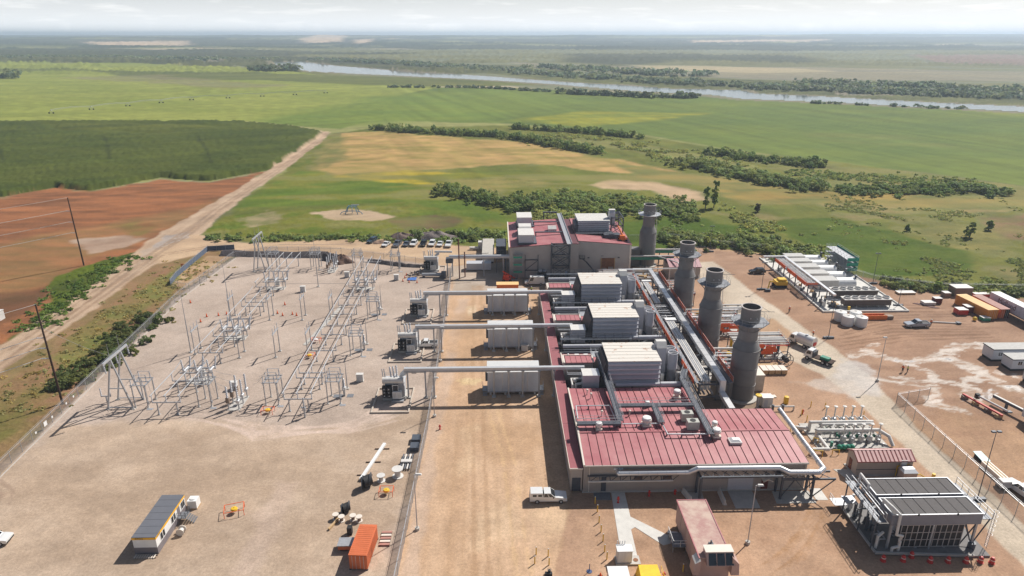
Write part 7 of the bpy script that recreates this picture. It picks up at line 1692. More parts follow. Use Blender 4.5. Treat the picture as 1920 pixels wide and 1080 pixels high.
# ================================================================== IN FRONT OF THE HALL
def slab(name, poly, z, ma=CONC): 
    m = MB(); m.prism(poly, 0.0, z); return tag(m.build(name, ma, None), kind='structure')
slab('footpath', [(18.3,92.15),(20.5,92.15),(20.35,86.2),(25.2,81.9),(25.2,80.2),(24.0,79.8),(20.6,83.8),(19.9,83.3),(19.7,76.0),(17.4,76.0),(17.7,81.9)], 0.05, CONCP)
slab('door_slab', [(37.4,92.15),(41.4,92.15),(41.2,87.8),(37.3,87.8)], 0.05); slab('truss_slab', [(44.6,91.9),(50.6,91.9),(50.6,88.8),(44.2,88.8)], 0.06); slab('column_slab', [(30.9,92.1),(33.1,92.1),(32.9,89.4),(31.1,89.4)], 0.06); slab('side_slab', [(50.9,92.5),(52.8,92.5),(52.8,89.5),(50.9,89.5)], 0.04, CONCP)
slab('wall_mat', [(15.4,92.1),(18.1,92.1),(18.0,90.3),(15.3,90.3)], 0.12, MATG)
for k, (a, b) in enumerate((((30.0,92.0),(30.7,89.6)),((35.9,91.8),(35.8,88.6)))):
    t = MB(); d = Vector((b[0]-a[0],b[1]-a[1],0)).normalized(); s = Vector((-d.y,d.x,0))
    for w_, z0, z1, w2 in ((0.30,0,0.25,0.30),(0.30,0.25,0.45,0.13),(0.13,0.45,0.95,0.10)):
        A = Vector((*a,0)); B_ = Vector((*b,0))
        t.hexa([A-s*w_+Vector((0,0,z0)),B_-s*w_+Vector((0,0,z0)),B_+s*w_+Vector((0,0,z0)),A+s*w_+Vector((0,0,z0)),A-s*w2+Vector((0,0,z1)),B_-s*w2+Vector((0,0,z1)),B_+s*w2+Vector((0,0,z1)),A+s*w2+Vector((0,0,z1))][0:4]+[A-s*w2+Vector((0,0,z1)),B_-s*w2+Vector((0,0,z1)),B_+s*w2+Vector((0,0,z1)),A+s*w2+Vector((0,0,z1))])
    tag(t.build('concrete_barrier', CONCP, None), '%s pale concrete traffic barrier in the shade in front of the hall' % ('left','right')[k], 'barrier', 'concrete barriers')
# pipe bridge along the front
pb = thing('pipe_bridge', (40,90,0), 'fat silver pipe on dark steel trestles along the hall front', 'pipe bridge')
m = MB(); m.tube([(19.2,92.0,4.35),(19.2,91.4,4.3),(30.4,91.4,4.3),(31.8,91.3,5.05),(44.9,91.2,5.05),(46.3,90.6,4.6),(51.0,90.5,4.6),(52.1,91.3,4.75),(51.7,108.6,5.4)], 0.42, 14); m.build('pipe', PIPE, pb, True)
for k in range(7):
    x = 20.8+k*1.5; m = MB(); m.cyl((x-0.03,91.4,4.3),(x+0.03,91.4,4.3),0.45,n=14); m.build('pipe_band', GALVL, pb, True)
for k in range(9):
    y = 93+k*1.8; m = MB(); m.cyl((52.07-0.023*(y-91.3),y-0.03,4.75+0.0376*(y-91.3)),(52.07-0.023*(y-91.3),y+0.03,4.75+0.0376*(y-91.3)),0.45,n=14); m.build('pipe_band', GALVL, pb, True)
for x in (32.1,45.1,50.1):
    for y in (89.9,91.9):
        m = MB(); m.box(x-0.16,x+0.16,y-0.16,y+0.16,0.06,4.2); m.build('column', DKST, pb)
    m = MB(); m.box(x-0.14,x+0.14,89.9,91.9,3.9,4.15); m.build('head_beam', DKST, pb)
for y in (89.9,91.9):
    for x0, x1, z in ((32.1,45.1,4.35),(45.1,53.6,3.75)):
        m = MB(); m.box(x0,x1,y-0.12,y+0.12,z-0.15,z+0.15); m.build('long_beam', DKST, pb)
m = MB()
for k in range(8): x = 32.1+k*1.625; m.bar((x,89.9,4.45),(x+1.625,91.9,4.45),0.09); m.bar((x+1.625,89.9,4.45),(x,91.9,4.45),0.09)
for k in range(4): x = 45.3+k*1.9; m.bar((x,89.9,3.85),(x+1.9,91.9,3.85),0.09); m.bar((x+1.9,89.9,3.85),(x,91.9,3.85),0.09)
m.build('lacing', DKST, pb)
m = MB(); m.bar((45.1,89.9,0.3),(47.0,89.9,3.6),0.13); m.bar((50.1,89.9,0.3),(53.5,89.9,3.6),0.13); m.bar((50.1,89.9,0.3),(47.2,89.9,3.6),0.13); m.bar((50.1,91.9,0.3),(50.1,89.9,3.6),0.11); m.bar((50.1,89.9,0.3),(50.1,91.9,3.6),0.11); m.build('braces', DKST, pb)
wt = thing('wall_truss', (21,91.6,0), 'dark steel bracket truss fixed along the left of the hall front', 'truss')
m = MB(); m.box(14.3,28.0,91.2,91.4,2.75,2.95); m.build('front_chord', OFFW, wt)
m = MB(); m.box(14.3,28.0,91.9,92.1,3.3,3.5); m.build('rear_chord', DKST, wt)
for k in range(9):
    x = 14.6+k*1.65; m = MB(); m.bar((x,91.3,2.85),(x,92.1,3.4),0.12); m.bar((x,91.3,2.85),(x+1.4,92.05,3.4),0.08); m.build('bracket', DKST, wt)
# signs of life by the wall: hydrants and extinguishers
def hydrant(x, y, lab, h=0.9):
    t = thing('fire_hydrant', (x,y,0), lab, 'hydrant', 'red hydrants')
    m = MB(); m.lathe((x,y,0),[(0.2,0),(0.2,0.08),(0.13,0.1),(0.13,h*0.75),(0.18,h*0.78),(0.15,h*0.95),(0.04,h)],12); m.build('barrel', REDP, t, True)
    m = MB(); m.cyl((x-0.26,y,h*0.6),(x+0.26,y,h*0.6),0.08,n=8); m.build('outlet', REDP, t, True)
hydrant(19.0,89.6,'red hydrant on the footpath',1.2); hydrant(24.3,91.2,'red hydrant in the shade against the hall wall',1.1); hydrant(28.6,91.6,'slim red hydrant by the trestle column',0.9); hydrant(-11.0,111.9,'red hydrant between thin posts on the middle fence line',1.0); hydrant(59.9,115.9,'dark red hydrant on the dirt behind the gas skid',1.0)
hydrant(22.6,73.6,'red hydrant beside the yellow tent',0.9)
# yellow bollards
YB = [(15.3, 89.5), (15.4, 87.5), (15.3, 85), (15.3, 82.9), (15.3, 80.9), (15.2, 78.7), (15.3, 77.2), (5.3, 78.4), (5, 76.6), (7, 78), (7, 76.3), (25.5, 74.6)]
for k, (x, y) in enumerate(YB):
    lab = 'yellow bollard, %s from the hall in the line beside the footpath' % ORDW[k] if k < 7 else ('yellow bollard guarding the valve on the dirt, %s' % ('rear left','front left','rear right','front right')[k-7] if k < 11 else 'yellow bollard beside the red-roofed trailer steps')
    t = thing('yellow_bollard', (x,y,0), lab, 'bollard', 'yellow bollards')
    m = MB(); m.cyl((x,y,0),(x,y,1.3),0.085,n=10); m.build('post', YEL, t, True)
    m = MB(); m.ball((x,y,1.3),0.09,10); m.build('cap', WHITE, t, True)
t = thing('valve_set', (6.9,74.6,0), 'dark valve between four yellow bollards', 'valve')
m = MB(); m.cyl((6.9,74.6,0),(6.9,74.6,0.7),0.2,n=10); m.box(6.3,7.3,74.2,74.7,0,0.35); m.build('valve_body', BLACK, t, True)
m = MB(); m.lathe((6.9,74.6,0.75),[(0.28,0),(0.32,0.03),(0.28,0.06)],12); m.build('hand_wheel', DKST, t, True)
for k, (x, y) in enumerate((57.5, 119.2) and ((59.5, 113.1), (59.4, 115.3), (62.6, 118.4), (65.2, 117.8), (70.5, 116.8), (71.2, 114.4))):
    t = thing('yellow_bollard', (x,y,0), 'slim yellow bollard on the dirt around the gas skid, %s from the left' % ORDW[k], 'bollard', 'yellow bollards')
    m = MB(); m.cyl((x,y,0),(x,y,1.25),0.085,n=10); m.build('post', YEL, t, True)
    m = MB(); m.ball((x,y,1.25),0.09,8); m.build('cap', YEL, t, True)
m = MB(); m.lathe((12.5,74.9,0),[(0.4,0),(0.4,0.06),(0.06,0.1),(0.05,1.3),(0.01,1.35)],10); tag(m.build('blue_marker_post', mat('blue_post',(0.03,0.06,0.16)), None, True), 'dark blue marker post on a round foot left of the white cabinet', 'marker post')
# cabinet, tents and the red-roofed trailer
t = thing('white_cabinet', (17.6,76.9,0), 'white twin-door electrical cabinet standing on the footpath end', 'cabinet')
m = MB(); m.box(16.6,18.65,76.2,77.5,0.25,2.2); m.build('body', OFFW, t)
m = MB(); m.box(16.5,18.75,76.1,77.6,2.2,2.3); m.build('lid', WHITE, t)
for s in (0,1):
    m = MB(); m.box(16.7+s*0.95,17.6+s*0.95,76.17,76.2,0.4,2.1); m.build('door', WHITE, t)
m = MB(); m.box(16.4,19.9,75.9,77.6,0.05,0.25); m.build('plinth', CONC, t)
for k in range(4):
    m = MB(); m.box(16.7+k*0.35,16.8+k*0.35,77.6,77.7,0.3,2.9); m.build('conduit', WHITE, t)
m = MB(); m.cyl((19.3,76.7,0.25),(19.3,76.7,0.3),0.35,n=14); m.build('rusty_cover', DOORB, t, True)
t = thing('yellow_tent', (20.4,73.0,0), 'bright yellow work tent at the bottom of the picture', 'tent')
m = MB(); m.hexa([(18.8,71.4,0),(22.0,71.4,0),(22.0,74.4,0),(18.8,74.4,0),(19.0,71.6,1.6),(21.8,71.6,1.6),(21.7,74.2,1.7),(19.1,74.2,1.7)]); m.build('canvas', mat('tent_yellow',(0.85,0.52,0.01),0.6), t)
m = MB(); m.rail([(22.4,74.6,0),(22.4,72,0)],1.1,0.03,1.2); m.build('side_rail', YEL, t)
t = thing('white_box_trailer', (16.0,72.0,0), 'small white box trailer cut off by the bottom edge', 'trailer')
m = MB(); m.box(14.7,17.3,70.2,73.3,0.5,2.2); m.build('body', OFFW, t)
m = MB(); m.box(14.6,17.4,70.1,73.4,2.2,2.28); m.build('roof', WHITE, t)
for s in (14.65,17.15):
    m = MB(); m.cyl((s,71.4,0.35),(s+0.2,71.4,0.35),0.35,n=12); m.build('wheel', BLACK, t, True)
cone(13.9,73.0,'orange cone beside the small white box trailer','orange cones in the front yard',0.9,0.3)
cone(13.9,72.0+1.9,'red and white cone behind the small white box trailer','orange cones in the front yard',0.7,0.25)
PINK = mat('faded_pink_sheet', (0.46,0.31,0.27), 0.6, 0, 0.06, 0.6)
PINKR = mat('dusty_red_roof', (0.37,0.19,0.17), 0.65, 0, 0.1, 0.45, col2=(0.50,0.37,0.30), thr=(0.36,0.60))
t = thing('control_trailer', (29.2,79,0), 'pink-walled control trailer with dusty red roof and hooded front', 'trailer building')
m = MB(); m.box(27.2,31.4,73.4,85.2,0.5,3.4); m.build('wall', PINK, t)
m = MB(); m.box(27.1,31.5,73.3,85.3,3.4,3.52); rf = m.build('roof', PINKR, t)
m = MB(); m.box(27.05,27.2,73.2,85.4,3.38,3.58); m.box(31.4,31.55,73.2,85.4,3.38,3.58); m.box(27.2,31.4,85.28,85.4,3.38,3.58); m.build('roof_edge', REDR, rf)
m = MB(); m.box(29.1,29.7,75.5,76.0,3.52,3.75); m.cyl((29.4,75.75,3.7),(29.4,75.75,4.1),0.12,n=8); m.build('roof_vent', DKST, rf)
m = MB(); m.hexa([(28.0,72.5,2.9),(31.9,72.5,2.9),(31.9,74.6,2.9),(28.0,74.6,2.9),(28.0,73.3,4.2),(31.6,73.3,4.2),(31.6,74.6,4.2),(28.0,74.6,4.2)]); hd = m.build('front_hood', PINK, t)
m = MB(); m.box(27.9,31.7,73.25,74.7,4.2,4.28); m.build('hood_top', CREAM, hd)
for k in range(3):
    m = MB(); x = 28.25+k*1.15; m.add([(x,72.49,3.0),(x+1.05,72.49,3.0),(x+1.0,73.22,4.12),(x+0.03,73.22,4.12)],[(0,1,2,3)]); m.build('louvre_pane', GLASS, hd)
m = MB(); m.hexa([(26.3,72.7,1.6),(27.2,72.7,1.6),(27.2,74.5,1.6),(26.3,74.5,1.6),(26.5,72.9,3.0),(27.2,72.7,3.5),(27.2,74.5,3.5),(26.5,74.4,3.0)]); m.build('side_hood', PINK, t)
m = MB(); m.add([(26.48,72.85,3.02),(27.2,72.66,3.52),(27.2,74.5,3.52),(26.48,74.42,3.02)],[(0,1,2,3)]); m.build('side_hood_top', OFFW, t)
m = MB(); m.hexa([(31.4,72.6,1.6),(32.5,72.6,1.6),(32.5,74.6,1.6),(31.4,74.6,1.6),(31.4,72.6,3.9),(32.4,72.7,3.0),(32.4,74.5,3.0),(31.4,74.6,3.9)]); m.build('side_hood', PINK, t)
m = MB(); m.box(27.4,31.2,73.6,85,0,0.5); m.build('skirting', BLACK, t)
m = MB(); m.box(27.16,27.2,80.3,81.4,0.8,2.9); m.build('door', mat('pink_door',(0.40,0.27,0.24),0.5), t)
m = MB(); m.box(31.4,31.7,78.3,80.4,3.0,3.3); m.build('awning', CREAM, t)
for k in range(4):
    m = MB(); m.box(27.17,27.2,74.5+k*2.7,74.58+k*2.7,0.6,3.3); m.build('wall_seam', mat('pink_door',(0.4,0.27,0.24)), t)
t.scale = (1,1,1.26); t.location = (28.8,78.0,0)
s = thing('steel_steps', (25.6,79.7,0), 'white-railed steel landing and steps beside the pink control trailer', 'steps')
m = MB(); m.box(24.9,27.1,78.2,81.2,1.0,1.1); m.build('landing', MATG, s)
m = MB(); m.rail([(24.9,81.2,1.1),(24.9,78.2,1.1),(27.0,78.2,1.1)],1.1,0.035,1.0); m.build('handrail', WHITE, s)
for k in range(5):
    m = MB(); m.box(25.2,26.6,81.2+k*0.28,81.46+k*0.28,0.8-k*0.18,0.86-k*0.18); m.build('tread', GALVL, s)
for x in (25.0,26.9):
    m = MB(); m.box(x-0.06,x+0.06,78.3,78.42,0,1.0); m.box(x-0.06,x+0.06,81,81.12,0,1.0); m.build('leg', GALV, s)
# ================================================================== AIR COOLER
ac = thing('air_cooler', (62,82,0), 'large elevated air cooler with dark panelled top and screened sides', 'air cooler')
m = MB(); m.prism([(53.9,77.2),(67.6,76.3),(70.0,76.3),(70.2,88.2),(53.9,88.2)],0,0.3); m.build('base_slab', mat('shaded_concrete',(0.20,0.19,0.185),0.85), ac)  # slab colour darkened for the shade under the cooler
m = MB(); m.prism([(53.7,77.0),(67.6,76.1),(67.6,76.4),(54.0,77.3)],0.3,0.55); m.box(53.7,54.0,77.3,88.2,0.3,0.55); m.build('bund_kerb', CONC, ac)
SHT = mat('cooler_blue_grey', (0.20,0.21,0.25), 0.45, 0.2, 0.07, 0.9)
DKR = mat('dark_fan_screen', (0.058,0.05,0.05), 0.7, 0, 0.18, 2.5, bump=0.02, bscale=14)
for y0, y1, q in ((77.8,81.6,'near'),(82.3,86.2,'far')):
    m = MB(); m.box(55.6,68.6,y0,y0+0.12,4.6,6.35); m.box(55.6,68.6,y1-0.12,y1,4.6,6.35); m.box(55.6,55.72,y0+0.12,y1-0.12,4.6,6.35); m.box(68.48,68.6,y0+0.12,y1-0.12,4.6,6.35); pl = m.build('plenum_wall', SHT, ac)
    m = MB(); m.box(55.5,68.7,y0-0.06,y0+0.1,6.35,6.46); m.box(55.5,68.7,y1-0.1,y1+0.06,6.35,6.46); m.box(55.54,55.7,y0+0.1,y1-0.1,6.35,6.46); m.box(68.5,68.66,y0+0.1,y1-0.1,6.35,6.46); m.build('top_edge', GALV, pl)
    for k in range(8):
        x = 55.76+k*1.589; m = MB(); m.box(x,x+1.5,y0+0.16,y1-0.16,6.28,6.36+0.012*(k%2)); m.build('screen_panel', DKR, pl)
    m = MB(); m.box(55.7,68.5,y0+0.13,y1-0.13,5.9,6.1); m.build('fan_floor', BLACK, pl)
    for x in (59.2,64.8):
        m = MB(); m.box(x-0.12,x+0.12,y0-0.16,y0-0.1,6.3,6.62); m.build('lifting_lug', BLACK, pl)
for x in (56.0,60.2,64.4,68.3):
    for y in (78.2,82.0,86.0):
        m = MB(); m.box(x-0.14,x+0.14,y-0.14,y+0.14,0.3,4.6); m.build('column', GALV, ac)
# screen of framed panes under the near plenum
scr = MB(); scr.box(57.4,66.42,78.02,78.06,0.7,4.5); scr = scr.build('screen', mat('dark_screen_mesh',(0.012,0.013,0.016),0.5), ac)
FRM = mat('beige_screen_frame', (0.46,0.42,0.40), 0.5)
for k in range(12):
    m = MB(); x = 57.4+k*0.82; m.box(x-0.04,x+0.04,77.93,78.01,0.7,4.52); m.build('mullion', FRM, scr)
for z in (0.72,1.95,3.2,4.5):
    m = MB(); m.box(57.36,66.46,77.90,77.93,z-0.045,z+0.045); m.build('transom', FRM, scr)
m = MB(); m.box(61.8,62.05,77.8,77.9,0.3,4.6); m.build('column_cover', GALV, ac)
for k in range(11):
    m = MB(); m.cyl((58.0+k*0.98,80.2,0.9),(58.0+k*0.98,80.2,3.4),0.34,n=10); m.build('tube_bank', DKST if k%3 else FILG, ac, True)
# white risers
for P_ in ([(57.3,77.5,0.4),(57.3,77.5,2.0),(57.3,77.7,2.2),(57.3,77.3,3.2),(56.4,77.3,3.4),(56.4,77.4,6.7),(55.9,78.6,7.1),(55.6,80.4,7.1),(55.6,80.4,6.4)], [(56.3,77.4,0.4),(56.3,77.4,1.0),(57.3,77.5,1.2)], [(54.4,78.2,0.4),(54.4,78.2,2.4),(55.3,78.6,2.8)], [(55.0,83.6,6.3),(55.0,83.6,7.3),(55.1,86.2,7.3),(55.1,86.2,4.6)]):
    m = MB(); m.tube(P_, 0.2, 10); m.build('white_riser', OFFW, ac, True)
# left gallery with rails and pipes
m = MB(); m.box(53.6,55.0,77.8,87.4,5.1,5.2); m.build('gallery_deck', MATG, ac)
m = MB(); m.rail([(53.6,77.8,5.2),(53.6,87.4,5.2)],1.1,0.04,1.4); m.rail([(55.0,78.2,5.2),(55.0,86.5,5.2)],1.1,0.035,1.6); m.rail([(54.3,77.9,6.0),(54.3,87,6.0)],0.5,0.05,3,False); m.build('gallery_rail', GALV, ac)
for y in (78.2,82,86.6):
    m = MB(); m.box(53.6,53.75,y-0.08,y+0.08,0.3,5.1); m.build('gallery_post', DKST, ac)
rs = random.Random(21)
for k in range(26):
    x = rs.uniform(54.4,56.8); y = rs.uniform(78.6,87.4); m = MB(); z = rs.uniform(0.8,2.8)
    if k % 2: m.cyl((x,y,0.3),(x,y,z),rs.uniform(0.1,0.28),n=8)
    else: m.tube([(x,y,0.3),(x,y,z),(x+0.9,y,z),(x+0.9,y+0.7,z)],rs.uniform(0.05,0.12),6)
    m.build('pump_pipe', rs.choice((GALV,DKST,OFFW,DKST,FILG)), ac, True)
m = MB(); m.box(52.8,54.6,84.6,86.4,3.1,3.2); m.build('side_landing', GALV, ac)
m = MB(); m.box(52.4,54.4,86.8,88.6,1.0,1.1); m.rail([(52.4,86.8,1.1),(52.4,88.6,1.1)],1.0,0.03,0.9); m.build('lower_landing', GALV, ac)
# right walkway, ladder cage, struts
m = MB(); m.box(68.8,70.2,77.9,86.2,5.3,5.4); m.build('right_deck', MATG, ac)
m = MB(); m.rail([(70.2,77.9,5.4),(70.2,86.2,5.4)],1.1,0.035,1.3); m.build('right_rail', GALV, ac)
m = MB()
for s in (-0.22,0.22): m.bar((70.5,78.1+s,0.2),(70.5,78.1+s,6.6),0.05)
for k in range(20): m.bar((70.5,77.9,0.5+k*0.3),(70.5,78.3,0.5+k*0.3),0.03)
for z in (2.6,3.4,4.2,5.0,5.8,6.5):
    for k in range(6):
        a = math.pi*k/6-math.pi/2; b = math.pi*(k+1)/6-math.pi/2
        m.bar((70.5+0.45*math.cos(a),78.1+0.4*math.sin(a),z),(70.5+0.45*math.cos(b),78.1+0.4*math.sin(b),z),0.03)
m.build('ladder_cage', GALV, ac)
for P_ in (((68.3,78.2,0.6),(70.1,78.2,5.2)),((68.3,78.2,0.6),(68.3,80.6,3.7)),((68.3,82,0.6),(70.1,82,5.2)),((68.3,78.2,0.8),(66.6,78.2,4.4)),((68.3,82,0.8),(66.6,82,4.4)),((68.3,78.2,4.4),(66.6,78.2,0.8)),((68.3,86,0.6),(70.1,86,5.2))):
    m = MB(); m.bar(P_[0],P_[1],0.13); m.build('strut', DKST, ac)
m = MB(); m.cyl((68.3,78.0,0.3),(68.3,78.0,1.2),0.5,n=14); m.build('column_guard', DKST, ac, True)
for k, (x, y) in enumerate(((54.4,76.0),(57.2,75.9),(58.8,76.6),(60.9,75.6),(63.4,75.5),(65.9,75.4),(68.0,75.4),(69.5,75.2))):
    t = thing('red_drum', (x,y,0), 'red plastic traffic drum, %s from the left in front of the air cooler' % ORDW[k], 'traffic drum', 'red drums before the air cooler')
    m = MB(); m.lathe((x,y,0),[(0.42,0),(0.42,0.08),(0.34,0.1),(0.30,0.75),(0.2,0.85),(0.18,1.0),(0.01,1.02)],14); m.build('drum', REDP, t, True)
    m = MB(); m.lathe((x,y,0),[(0.332,0.52),(0.322,0.66)],14); m.build('reflective_band', mat('pale_band',(0.75,0.6,0.55),0.5), t, True)
# ================================================================== GAS METERING SKID AND SHED
gs = thing('gas_metering_skid', (64.5,107,0), 'white-piped gas metering skid with two rows of five tall vents', 'gas skid')
m = MB(); m.box(57.5,70.6,103.6,112.2,0.004,0.15); m.build('base_slab', CONC, gs)
for yv, yh, xs in ((112.2,109.7,(62.5,64.2,65.9,67.6,69.3)),(105.9,106.8,(63.0,64.65,66.3,67.9,69.5))):
    for x in xs:
        m = MB(); m.cyl((x,yv,0.9),(x,yv,3.6),0.12,n=10); m.lathe((x,yv,3.6),[(0.14,0),(0.36,0.05),(0.36,0.17),(0.02,0.26)],14); m.build('vent_stack', OFFW, gs, True)
        m = MB(); m.cyl((x,yv,0.15),(x,yv,1.1),0.5,n=16); m.ball((x,yv,1.1),0.5,14,0.6); m.build('heater_vessel', OFFW if yv < 108 else GALVL, gs, True)
        m = MB(); m.tube([(x-0.6,yv+0.2,1.0),(x-0.6,yh-0.3,1.0),(x-0.6,yh,1.8)],0.12,8); m.tube([(x+0.3,yv+0.1,1.3),(x+0.7,yv+0.3,1.5),(x+0.7,yh,1.7)],0.1,8); m.build('branch_pipe', OFFW, gs, True)
        m = MB(); m.cyl((x-0.6,(yv+yh)/2-0.25,1.0),(x-0.6,(yv+yh)/2+0.25,1.0),0.26,n=10); m.build('valve', GRNP, gs, True)
for P_, r in (([(58.4,109.7,0.2),(58.4,109.7,1.9),(68.8,109.7,1.9),(70.6,110.3,1.5)],0.3), ([(58.5,106.9,0.2),(58.5,106.9,1.9),(69.8,106.8,1.9),(71.0,105.2,1.5),(71.2,103.8,0.3)],0.32), ([(60,108.3,0.4),(60,108.3,2.3),(69.6,108.3,2.3)],0.22), ([(57.2,109.8,0.2),(55.9,109.6,0.9),(57.8,109.3,0.9)],0.34), ([(55.7,102.3,0.9),(58.6,102.3,0.9),(58.6,106.6,1.0)],0.34), ([(61.5,107.4,1.9),(62.2,108.2,2.3)],0.2)):
    m = MB(); m.tube(P_, r, 12); m.build('header_pipe', OFFW, gs, True)
rs = random.Random(31)
for k in range(24):
    x = rs.uniform(59,70); y = rs.choice((rs.uniform(107.2,109.4),rs.uniform(104.0,105.4))); s = rs.uniform(0.12,0.3)
    m = MB(); m.cyl((x,y,0.15),(x,y,rs.uniform(0.6,1.3)),s,n=8); m.lathe((x,y,1.3),[(0.2,0),(0.24,0.03),(0.2,0.06)],8); m.build('regulator', rs.choice((GRNP,DKST,OFFW,GALV)), gs, True)
for k in range(4):
    m = MB(); m.ball((61.2+k*0.75,103.4,0.6),0.5,12); m.build('green_filter', GRNP, gs, True)
for P_ in ([(54.9,109.6,0),(54.9,109.6,1.2),(55.6,109.0,1.2),(55.6,109.0,0)],[(55.2,102.2,0),(55.2,102.2,1.2),(56.3,101.4,1.2),(57.2,101.4,1.2),(57.2,101.4,0)],[(59.2,101.9,0),(59.2,101.9,1.0),(60.4,101.9,1.0),(60.4,101.9,0)],[(57.6,106.0,0),(57.6,106.0,1.0),(58.2,105.4,1.0),(58.2,105.4,0)]):
    m = MB(); m.tube(P_, 0.07, 8); m.build('guard_hoop', YEL, gs, True)
sh = thing('gas_shed', (65.2,97.5,0), 'tan shed with red striped roof behind the air cooler', 'shed')
m = MB(); m.ext([(95.7,0.15),(98.9,0.15),(98.9,3.0),(97.3,3.9),(95.7,3.0)],'x',60.2,69.7); m.build('wall', TANW, sh)
m = MB(); m.ext([(95.35,2.85),(97.3,3.95),(99.25,2.85),(99.25,2.97),(97.3,4.07),(95.35,2.97)],'x',60.0,69.95); rf = m.build('roof', mat('dark_red_sheet',(0.24,0.05,0.05),0.5), sh)
LRED = mat('pale_red_sheet', (0.68,0.42,0.39), 0.45)
for k in range(14):
    x = 60.1+k*0.7
    for ya, yb, za, zb in ((95.35,97.15,3.0,4.015),(97.45,99.25,4.015,3.0)):
        m = MB(); quadslab(m, x, x+0.45, ya, yb, za+0.03, zb+0.03, 0.03); m.build('roof_panel', LRED, rf)
m = MB(); m.box(60.0,69.95,97.2,97.4,4.07,4.12); m.build('ridge_cap', LRED, rf)
m = MB(); m.box(60.15,60.2,97.2,98.1,0.2,2.2); dd = m.build('door', mat('dark_red_door',(0.13,0.02,0.015)), sh)
m = MB(); m.ball((60.12,97.35,1.1),0.06,6); m.build('handle', YEL, dd)
m = MB(); m.box(67.5,68.5,95.4,95.7,2.1,3.1); m.build('wall_box', OFFW, sh)
m = MB(); m.box(60.2,69.7,95.66,95.7,1.2,1.3); m.build('wall_rail', DKST, sh)
m = MB(); m.tube([(67.0,95.5,0.1),(67.0,95.5,2.0),(69.0,95.45,2.3)],0.09,8); m.build('yellow_pipe', YEL, sh, True)
m = MB(); m.prism([(57.4,97.6),(60.1,97.6),(60.1,94.6),(58.6,94.6)],0,0.06); m.build('apron', CONC, sh)
m = MB(); m.box(59.9,69.9,95.5,99.1,0,0.15); m.build('footing', CONC, sh)
t = thing('gas_cabinet', (68.2,94.4,0), 'tan cabinet with silver sloped lid against the gas shed', 'cabinet')
m = MB(); m.box(67.1,69.4,93.6,95.2,0.1,1.9); m.build('body', mat('pinkish_tan',(0.48,0.37,0.31),0.6), t)
m = MB(); m.hexa([(67.0,93.5,1.9),(69.5,93.5,1.9),(69.5,95.3,1.9),(67.0,95.3,1.9),(67.4,94.2,2.3),(69.2,94.2,2.3),(69.2,95.2,2.3),(67.4,95.2,2.3)]); m.build('lid', GALVL, t)
m = MB(); m.tube([(69.4,94.6,0.9),(70.6,94.6,0.9),(71.6,94.0,0.4),(72.0,93.8,0.1)],0.1,8); m.build('yellow_pipe', YEL, t, True)
m = MB(); m.cyl((72.6,94.2,0),(72.6,94.2,1.3),0.28,n=12); tag(m.build('yellow_post_drum', YEL, None, True), 'stout yellow post beside the access road', 'post')
t = thing('valve_station', (57.8,117,0), 'low white pipe loop with valves behind the hall corner', 'valve station')
m = MB(); m.tube([(53.8,117.2,0.9),(58.6,117.2,0.9),(58.6,117.2,0.1)],0.17,10); m.build('pipe', OFFW, t, True)
for x in (54.4,56.4):
    m = MB(); m.cyl((x,117.2,0.1),(x,117.2,1.3),0.25,n=10); m.build('valve', DKST, t, True)
t = thing('white_kiosk', (53.6,118.6,0), 'white cube kiosk behind the right corner of the red roof', 'kiosk')
m = MB(); m.box(52.6,54.6,118.0,119.6,0.2,2.4); m.build('body', OFFW, t)
m = MB(); m.box(52.5,54.7,117.9,119.7,2.4,2.48); m.build('lid', WHITE, t)
m = MB(); m.box(52.9,53.6,117.97,118.0,0.4,2.0); m.build('door', FILG, t)
m = MB(); m.cyl((58.2,120.0,0),(58.2,120.0,1.4),0.5,n=14); m.lathe((58.2,120,1.4),[(0.5,0),(0.45,0.12),(0.02,0.18)],14); tag(m.build('yellow_tank', YEL, None, True), 'stubby yellow tank with white lid behind the valve loop', 'tank')
m = MB(); m.box(55.6,57.2,122.2,123.2,0.02,0.2); tag(m.build('pallet', CREAM, None), 'pale pallet on the dirt right of the nearest stack', 'pallet')
# ================================================================== GRAVEL YARD, LEFT FOREGROUND
DG = mat('dark_grey_roof', (0.135,0.14,0.16), 0.6, 0, 0.06, 0.7)
t = thing('site_office_trailer', (-50.0,84.6,0), 'white site office trailer with grey roof and yellow band on the gravel', 'office trailer')
t.rotation_euler = (0,0,R(0))
x0, x1, y0, y1 = -52.2, -48.9, 79.8, 89.3
m = MB(); m.box(x0,x1,y0,y1,1.15,2.55); m.build('upper_wall', WHITE, t)
m = MB(); m.box(x0-0.02,x1+0.02,y0-0.02,y1+0.02,0.05,1.15); m.build('skirt', mat('mauve_grey_skirt',(0.19,0.17,0.18),0.6), t)
m = MB(); m.box(x0-0.06,x1+0.06,y0-0.06,y1+0.06,2.55,2.9); bnd = m.build('yellow_band', mat('band_yellow',(0.80,0.42,0.02),0.5), t)
m = MB(); m.box(x0-0.05,x1+0.05,y0-0.05,y1+0.05,2.9,2.98); rf = m.build('roof', DG, t)
for k in range(6):
    m = MB(); m.box(x0,x1,y0+0.8+k*1.5,y0+0.84+k*1.5,2.98,3.0); m.build('roof_seam', mat('dark_seam',(0.12,0.122,0.14),0.6), rf)
text('ATCO', 0.42, Matrix.Translation((-51.2+50.0,79.725-84.6,2.72)) @ Matrix.Rotation(R(90),4,'X'), mat('dark_print',(0.03,0.025,0.02)), bnd)
bnd.children[-1].matrix_local = Matrix.Translation((-51.2+50.0,79.725-84.6,2.72)) @ Matrix.Rotation(R(90),4,'X')
